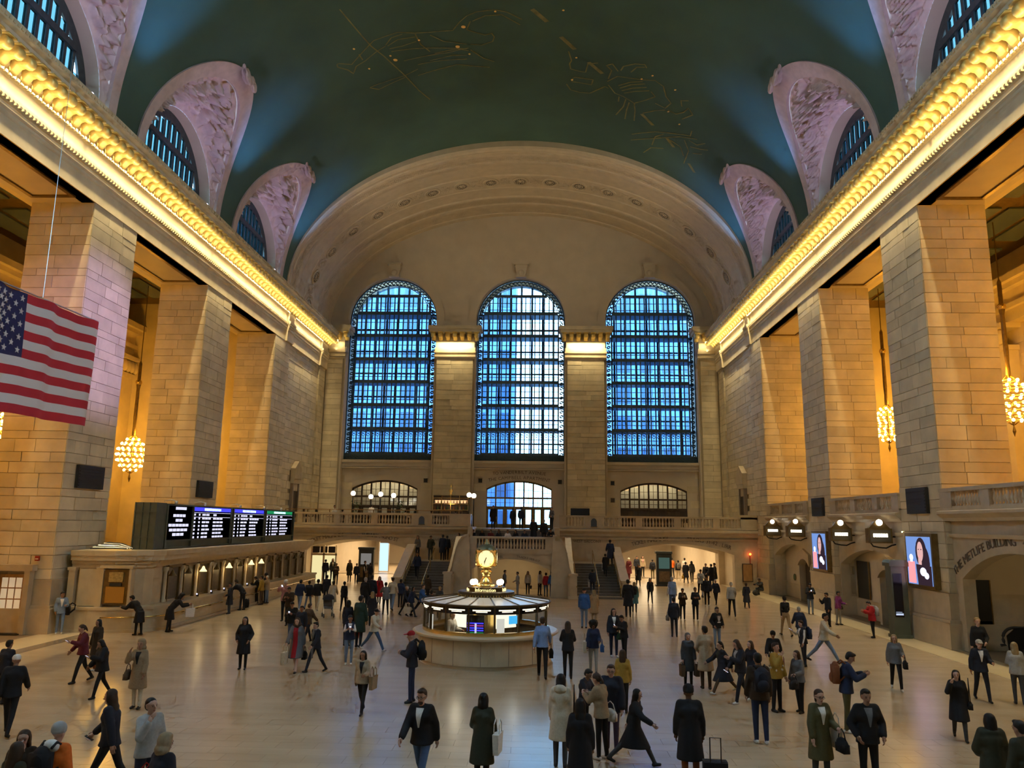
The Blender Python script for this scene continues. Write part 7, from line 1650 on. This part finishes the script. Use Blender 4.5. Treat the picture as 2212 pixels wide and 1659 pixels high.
(-4.15,40.34,0,1.66,80,'stride',0,'skin1','short','hbrown','blue','ink','jacket','blue','shoe','man in blue jacket striding left of the booth',()),
(-4.86,47.52,0.0,1.54,170,'climb',0,'skin2','short','hblack','ink','black','jacket','dbrown','shoe','person in dark brown jacket starting up the left stair',()),
(-3.23,37.28,0,1.5,150,'stand',0,'skin2','short','hblack','ink','ink','jacket','ink','shoe','person in dark jacket standing just behind the left of the booth',()),
(-3.13,39.65,0,1.5,180,'stand',1,'skin1','tail','hblond','ink','black','jacket','dgrey','shoe','fair-haired person in charcoal jacket behind the booth roof',()),
(-1.74,61.2,4.3,1.75,0,'stand',0,'skin2','short','hblack','black','black','coat','black','shoe','man in long black coat at the top of the upper steps',()),
(-0.3,64.0,4.3,1.7,180,'walk',1,'skin2','short','hblack','ink','ink','jacket','ink','shoe','woman in dark jacket at the lit balcony doors',()),
(0.41,63.0,4.3,1.75,180,'walkb',0,'skin2','short','hblack','ink','ink','jacket','navy','shoe','man in navy jacket at the lit balcony doors',()),
(1.45,57.9,3.29,1.84,0,'walk',0,'skin2','short','hblack','ink','ink','coat','ink','shoe','man in dark coat coming down the upper steps',()),
(2.21,57.5,3.15,1.84,180,'stand',0,'skin2','crop','hgrey','ink','ink','jacket','ink','shoe','man in dark jacket going up the upper steps',()),
(2.83,60.3,4.3,1.65,-30,'relax',1,'skin1','short','hbrown','pink','ink','shirt','grey','shoe','woman in pale top behind the balustrade right of the steps',()),
(2.76,52.6,2.86,1.66,-20,'bend',0,'skin2','short','hblack','white','ink','jacket','ink','shoe','person leaning over the right end of the landing balustrade',()),
(-2.95,57.5,2.9,1.66,-25,'sit',0,'skin2','short','hblack','ink','ink','jacket','ink','shoe','person sitting on the upper steps, first from the left',()),
(-2.33,57.5,2.9,1.66,-2,'sit',1,'skin2','long','hblack','black','ink','jacket','black','shoe','person sitting on the upper steps, second from the left',()),
(-1.71,57.5,2.9,1.66,21,'sit',0,'skin2','short','hblack','wine','ink','jacket','wine','shoe','person sitting on the upper steps, third from the left',()),
(-1.09,57.5,2.9,1.66,-6,'sit',1,'skin2','long','hblack','ink','ink','jacket','ink','shoe','person sitting on the upper steps, fourth from the left',()),
(-0.47,57.5,2.9,1.66,17,'sit',0,'skin2','short','hblack','white','ink','shirt','white','shoe','person sitting on the upper steps, fifth from the left, in white',()),
(0.15,57.5,2.9,1.66,-10,'sit',1,'skin2','long','hblack','ink','ink','jacket','ink','shoe','person sitting on the upper steps, sixth from the left',()),
(0.77,57.5,2.9,1.66,13,'sit',0,'skin2','short','hblack','navy','ink','jacket','navy','shoe','person sitting on the upper steps, seventh from the left',()),
(6.9,55.9,1.8,1.84,180,'climb',0,'skin2','short','hblack','navy','ink','coat','navy','shoe','person in navy coat near the top of the right stair flight',()),
(6.39,54.25,1.2,1.51,170,'climb',1,'skin2','short','hblack','black','ink','coat','black','shoe','person in black with a white bag climbing the right stair',(('tote','white','L','white bag on the upper right stair'),)),
(5.35,51.75,0.3,1.5,180,'climb',1,'skin2','short','hblack','navy','navy','puffer','navy','shoe','woman in navy padded coat climbing the right stair',(('tote','white','L','white bag of the woman in navy padded coat'),)),
(-0.47,53.31,0,1.57,90,'stand',0,'skin1','short','hblack','grey','ink','jacket','grey','shoe','man in grey jacket under the low arch behind the clock',()),
(0.45,52.79,0,1.5,-90,'relax',1,'skin2','short','hblack','grey','lgrey','jacket','lgrey','shoe','person in pale grey jacket under the low arch',()),
(1.11,53.6,0,1.5,0,'stand',1,'skin1','long','hbrown','white','ink','jacket','cream','shoe','woman in cream cardigan under the low arch',(('hand','black','L','black bag of the woman in cream cardigan'),)),
(1.92,53.06,0,1.57,50,'stand',1,'skin2','long','hblack','white','ink','jacket','white','shoe','long-haired woman in white jacket under the low arch',()),
(2.32,52.21,0,1.5,180,'stand',1,'skin1','short','hbrown','red','denim','jacket','red','shoe','woman in red jacket at the right of the low arch',()),
(2.7,51.79,0,1.62,-150,'stand',0,'skin2','short','hblack','blue','navy','shirt','blue','shoew','man in blue shirt at the right edge of the low arch',()),
(-11.76,62.8,4.3,1.75,180,'stand',0,'skin2','short','hblack','white','black','shirt','white','shoe','waiter in white shirt with back turned in the balcony restaurant',()),
(-14.54,61.9,4.3,1.62,40,'stand',1,'skin2','bun','hblack','white','black','shirt','white','shoe','waitress in white shirt at the left of the balcony restaurant',()),
(-16.78,60.95,4.3,1.66,140,'sit',0,'skin2','short','hbrown','ink','ink','jacket','ink','shoe','diner seated behind the balustrade, first from the left',()),
(-15.74,61.07,4.3,1.66,207,'sit',1,'skin1','bob','hblack','black','ink','shirt','black','shoe','diner seated behind the balustrade, second from the left',()),
(-13.7,61.19,4.3,1.66,194,'sit',0,'skin1','short','hblack','pink','ink','jacket','pink','shoe','diner seated behind the balustrade, third from the left',()),
(-12.33,60.95,4.3,1.66,181,'sit',1,'skin2','bob','hbrown','dgrey','ink','shirt','dgrey','shoe','diner seated behind the balustrade, fourth from the left',()),
(-8.68,61.07,4.3,1.66,168,'sit',0,'skin1','short','hblack','white','ink','jacket','white','shoe','diner seated behind the balustrade, fifth from the left',()),
(-7.96,61.19,4.3,1.66,155,'sit',1,'skin1','bob','hblack','black','ink','shirt','black','shoe','diner seated behind the balustrade, sixth from the left',()),
(-6.64,60.95,4.3,1.66,142,'sit',0,'skin2','short','hbrown','dgrey','ink','jacket','dgrey','shoe','diner seated behind the balustrade, seventh from the left',()),
(-5.96,61.07,4.3,1.66,209,'sit',1,'skin1','bob','hblack','white','ink','shirt','white','shoe','diner seated behind the balustrade, eighth from the left',()),
(-4.7,61.19,4.3,1.66,196,'sit',0,'skin1','short','hblack','black','ink','jacket','black','shoe','diner seated behind the balustrade, ninth from the left',()),
(-3.76,60.95,4.3,1.66,183,'sit',1,'skin2','bob','hbrown','lgrey','ink','shirt','lgrey','shoe','diner seated behind the balustrade, tenth from the left',()),
(-1.17,27.2,0,1.66,60,'carry',0,'skin1','short','hbrown','white','ink','shirt','white','shoe','clerk in white shirt inside the information booth',()),
]
from mathutils.bvhtree import BVHTree
_fp = {}
def front_panel(pose, fem, outer, full):
    """V of shirt (or dress) showing down the open front of a garment, fitted to its surface"""
    k = (pose, fem, outer, full)
    if k in _fp: return _fp[k]
    me = outer_mesh(pose, fem, outer); _, J = body_mesh(pose, fem)
    bv = BVHTree.FromPolygons([v.co[:] for v in me.vertices], [p.vertices[:] for p in me.polygons])
    z1 = J['neck'].z - .035; z0 = (J['pel'].z - .40) if full else J['waist'].z + .03; n = 14; g = G(); vs = []
    for i in range(n + 1):
        z = z1 + (z0 - z1) * i / n; w = .075 if full else .06 * (1 - i / n) + .012
        for q in (-1, -.5, 0, .5, 1):
            h = bv.ray_cast(Vector((q * w, -2, z)), Vector((0, 1, 0)))[0]
            vs.append((q * w, (h.y if h else J['chest'].y - .13) - .007, z))
    g.add(vs, [(5 * i + j, 5 * i + j + 1, 5 * i + j + 6, 5 * i + j + 5) for i in range(n) for j in range(4)])
    _fp[k] = recalc(g.mesh('shirt_front', True)); return _fp[k]
GLS = {'bearded man with glasses', 'man with glasses in dark', 'woman with glasses in olive'}
for (x, y, z, h, rot, pose, fem, skin, hair, hc, top, leg, outer, oc, shoe, label, bags) in PPL:
    pr = person(x, y, z, h, rot, pose, fem, skin, hair, hc, top, leg, outer, oc, shoe, label)
    r, J, s = pr; hp = lambda a, b, c: J['head'] + (J['M'] @ Vector((a, b, c)))
    if 'glasses' in label:
        g = G()
        for sg in (1, -1): g.tube([hp(sg * .034 + .022 * math.cos(t), -.098, .008 + .018 * math.sin(t)) for t in fr(0, 2 * PI, 8)], .004, 4); g.tube([hp(sg * .056, -.095, .01), hp(sg * .085, .01, .01)], .004, 4)
        g.tube([hp(-.012, -.1, .01), hp(.012, -.1, .01)], .004, 4); obj('glasses', g, BLACK, r)
    if 'bearded' in label: obj('beard', G().ball(hp(0, -.055, -.085), (.05, .04, .035), 8, 6), pm('hbrown'), r, smooth=True)
    if outer in ('jacket', 'coat', 'puffer', 'vest') and top != oc and pose not in ('sit', 'floor', 'bend'): obj('shirt_front', front_panel(pose, fem, outer, 'dress' in label), [pm(top)], r)
    if 'grey scarf walking' in label: obj('scarf', G().tube([J['neck'] + Vector((.085 * math.cos(t), .085 * math.sin(t), -.01)) for t in fr(0, 2 * PI, 10)], .04, 6).tube([J['neck'] + Vector((.05, -.12, -.03)), J['chest'] + Vector((.05, -.16, -.05)), J['waist'] + Vector((.05, -.16, 0))], .04, 6), pm('grey'), r, smooth=True)
    if 'skeleton print' in label:
        g = G()
        for k in range(4): g.box(-.09 + .012 * k, .09 - .012 * k, -.175, -.16, .05 - k * .05, .07 - k * .05)
        g.box(-.01, .01, -.176, -.16, -.16, .08); g.box(-.07, .07, -.176, -.16, -.2, -.16); obj('skeleton_print', g, pm('white'), r, loc=J['chest'])
    if 'floral' in label:
        g = G(); rr = random.Random(5)
        for k in range(26): a = rr.uniform(0, 6.28); zz = rr.uniform(-.3, .18); g.ball(J['chest'] + Vector((.2 * math.cos(a), .155 * math.sin(a), zz)), (.03, .02, .03), 6, 4)
        obj('flower_print', g, pm('cream'), r)
    if 'hooded coat seen' in label or 'bright orange' in label: obj('hood', hair_mesh('hood') if False else G().ball(J['neck'] + Vector((0, .09, -.01)), (.13, .075, .09), 10, 7), pm('cream' if 'cream' in label else 'white'), r, smooth=True)
    if 'black suit with' in label: pass
    for b in bags: bag(pr, *b)
# stroller, cart, loose luggage and seats
t = thing('stroller', 'folding child stroller with dark canopy pushed in the crowd', 'stroller', (-8.6, 39.2, 0), .4)
obj('seat', G().box(-.2, .2, -.2, .25, .42, .5).box(-.2, .2, .2, .28, .5, .95), pm('grey'), t); obj('canopy', G().lathe([(.30, 0), (.27, .12), (.18, .22), (0, .26)], 12, (0, .08, .85)), pm('ink'), t, smooth=True); obj('push_bar', G().tube([(-.2, .1, .5), (-.22, .5, 1.0), (.22, .5, 1.0), (.2, .1, .5)], .015, 5), BLACK, t)
for x in (-.24, .24):
    for y in (-.3, .3): obj('wheel', G().lathe([(0, -.02), (.1, -.02), (.1, .02), (0, .02)], 12), BLACK, t, loc=(x, y, .1), rot=(0, PI / 2, 0)); 
    obj('frame_leg', G().tube([(x, -.3, .1), (x * .9, .1, .5), (x, .3, .1)], .014, 5), STEEL, t)
t = thing('floor_bag', 'dark backpack standing on the floor at the ticket windows', 'backpack', (-13.85, 42.2, .02), .5)
for nm, me, mi in bag_parts('pack'): o = obj(nm, me, [pm('ink')], t); o.location.z = .26
t = thing('floor_bag', 'dark bundle of bags beside the man sitting on the floor', 'bag', (16.9, 55.6, .0), 1.0)
obj('bag_body', G().ball((0, 0, .2), (.28, .22, .2), 10, 7), pm('dgrey'), t, smooth=True); obj('strap', G().tube([(-.2, 0, .3), (0, -.05, .45), (.2, 0, .3)], .015, 5), BLACK, t)
t = thing('luggage_cart', 'small cart pushed by the woman in pale jacket at the right arch', 'cart', (13.0, 53.4, 0)); obj('basket', G().box(-.28, .28, -.2, .3, .45, .75), pm('dgrey'), t); obj('handle_bar', G().tube([(-.25, .3, .7), (-.25, .5, 1.0), (.25, .5, 1.0), (.25, .3, .7)], .015, 5), STEEL, t); obj('load', G().ball((0, 0, .82), (.22, .2, .14), 8, 6), pm('lgrey'), t, smooth=True)
for x in (-.22, .22):
    for y in (-.15, .25): obj('wheel', G().lathe([(0, -.02), (.07, -.02), (.07, .02), (0, .02)], 10), BLACK, t, loc=(x, y, .07), rot=(0, PI / 2, 0))
    obj('frame_leg', G().tube([(x, -.15, .07), (x, 0, .5), (x, .25, .07)], .012, 5), STEEL, t)
k = 0
for q in PPL:
    if q[15].startswith('diner'):
        t = thing('dining_chair', 'dark dining chair under the diner ' + q[15].split(', ')[1], 'chair', (q[0], q[1], q[2]), D2(q[4]))
        sh = body_mesh('sit', q[6])[1]['pel'].z * q[3] / 1.7 - .11
        obj('seat', G().box(-.2, .2, -.2, .22, sh - .05, sh), DARKB, t); obj('backrest', G().box(-.2, .2, .2, .24, sh, sh + .42), DARKB, t)
        for a in (-.18, .18):
            for b in (-.18, .2): obj('leg', G().box(a - .02, a + .02, b - .02, b + .02, 0, sh - .05), DARKB, t)
bpy.data.scenes.remove(_TS)
bpy.context.view_layer.update()
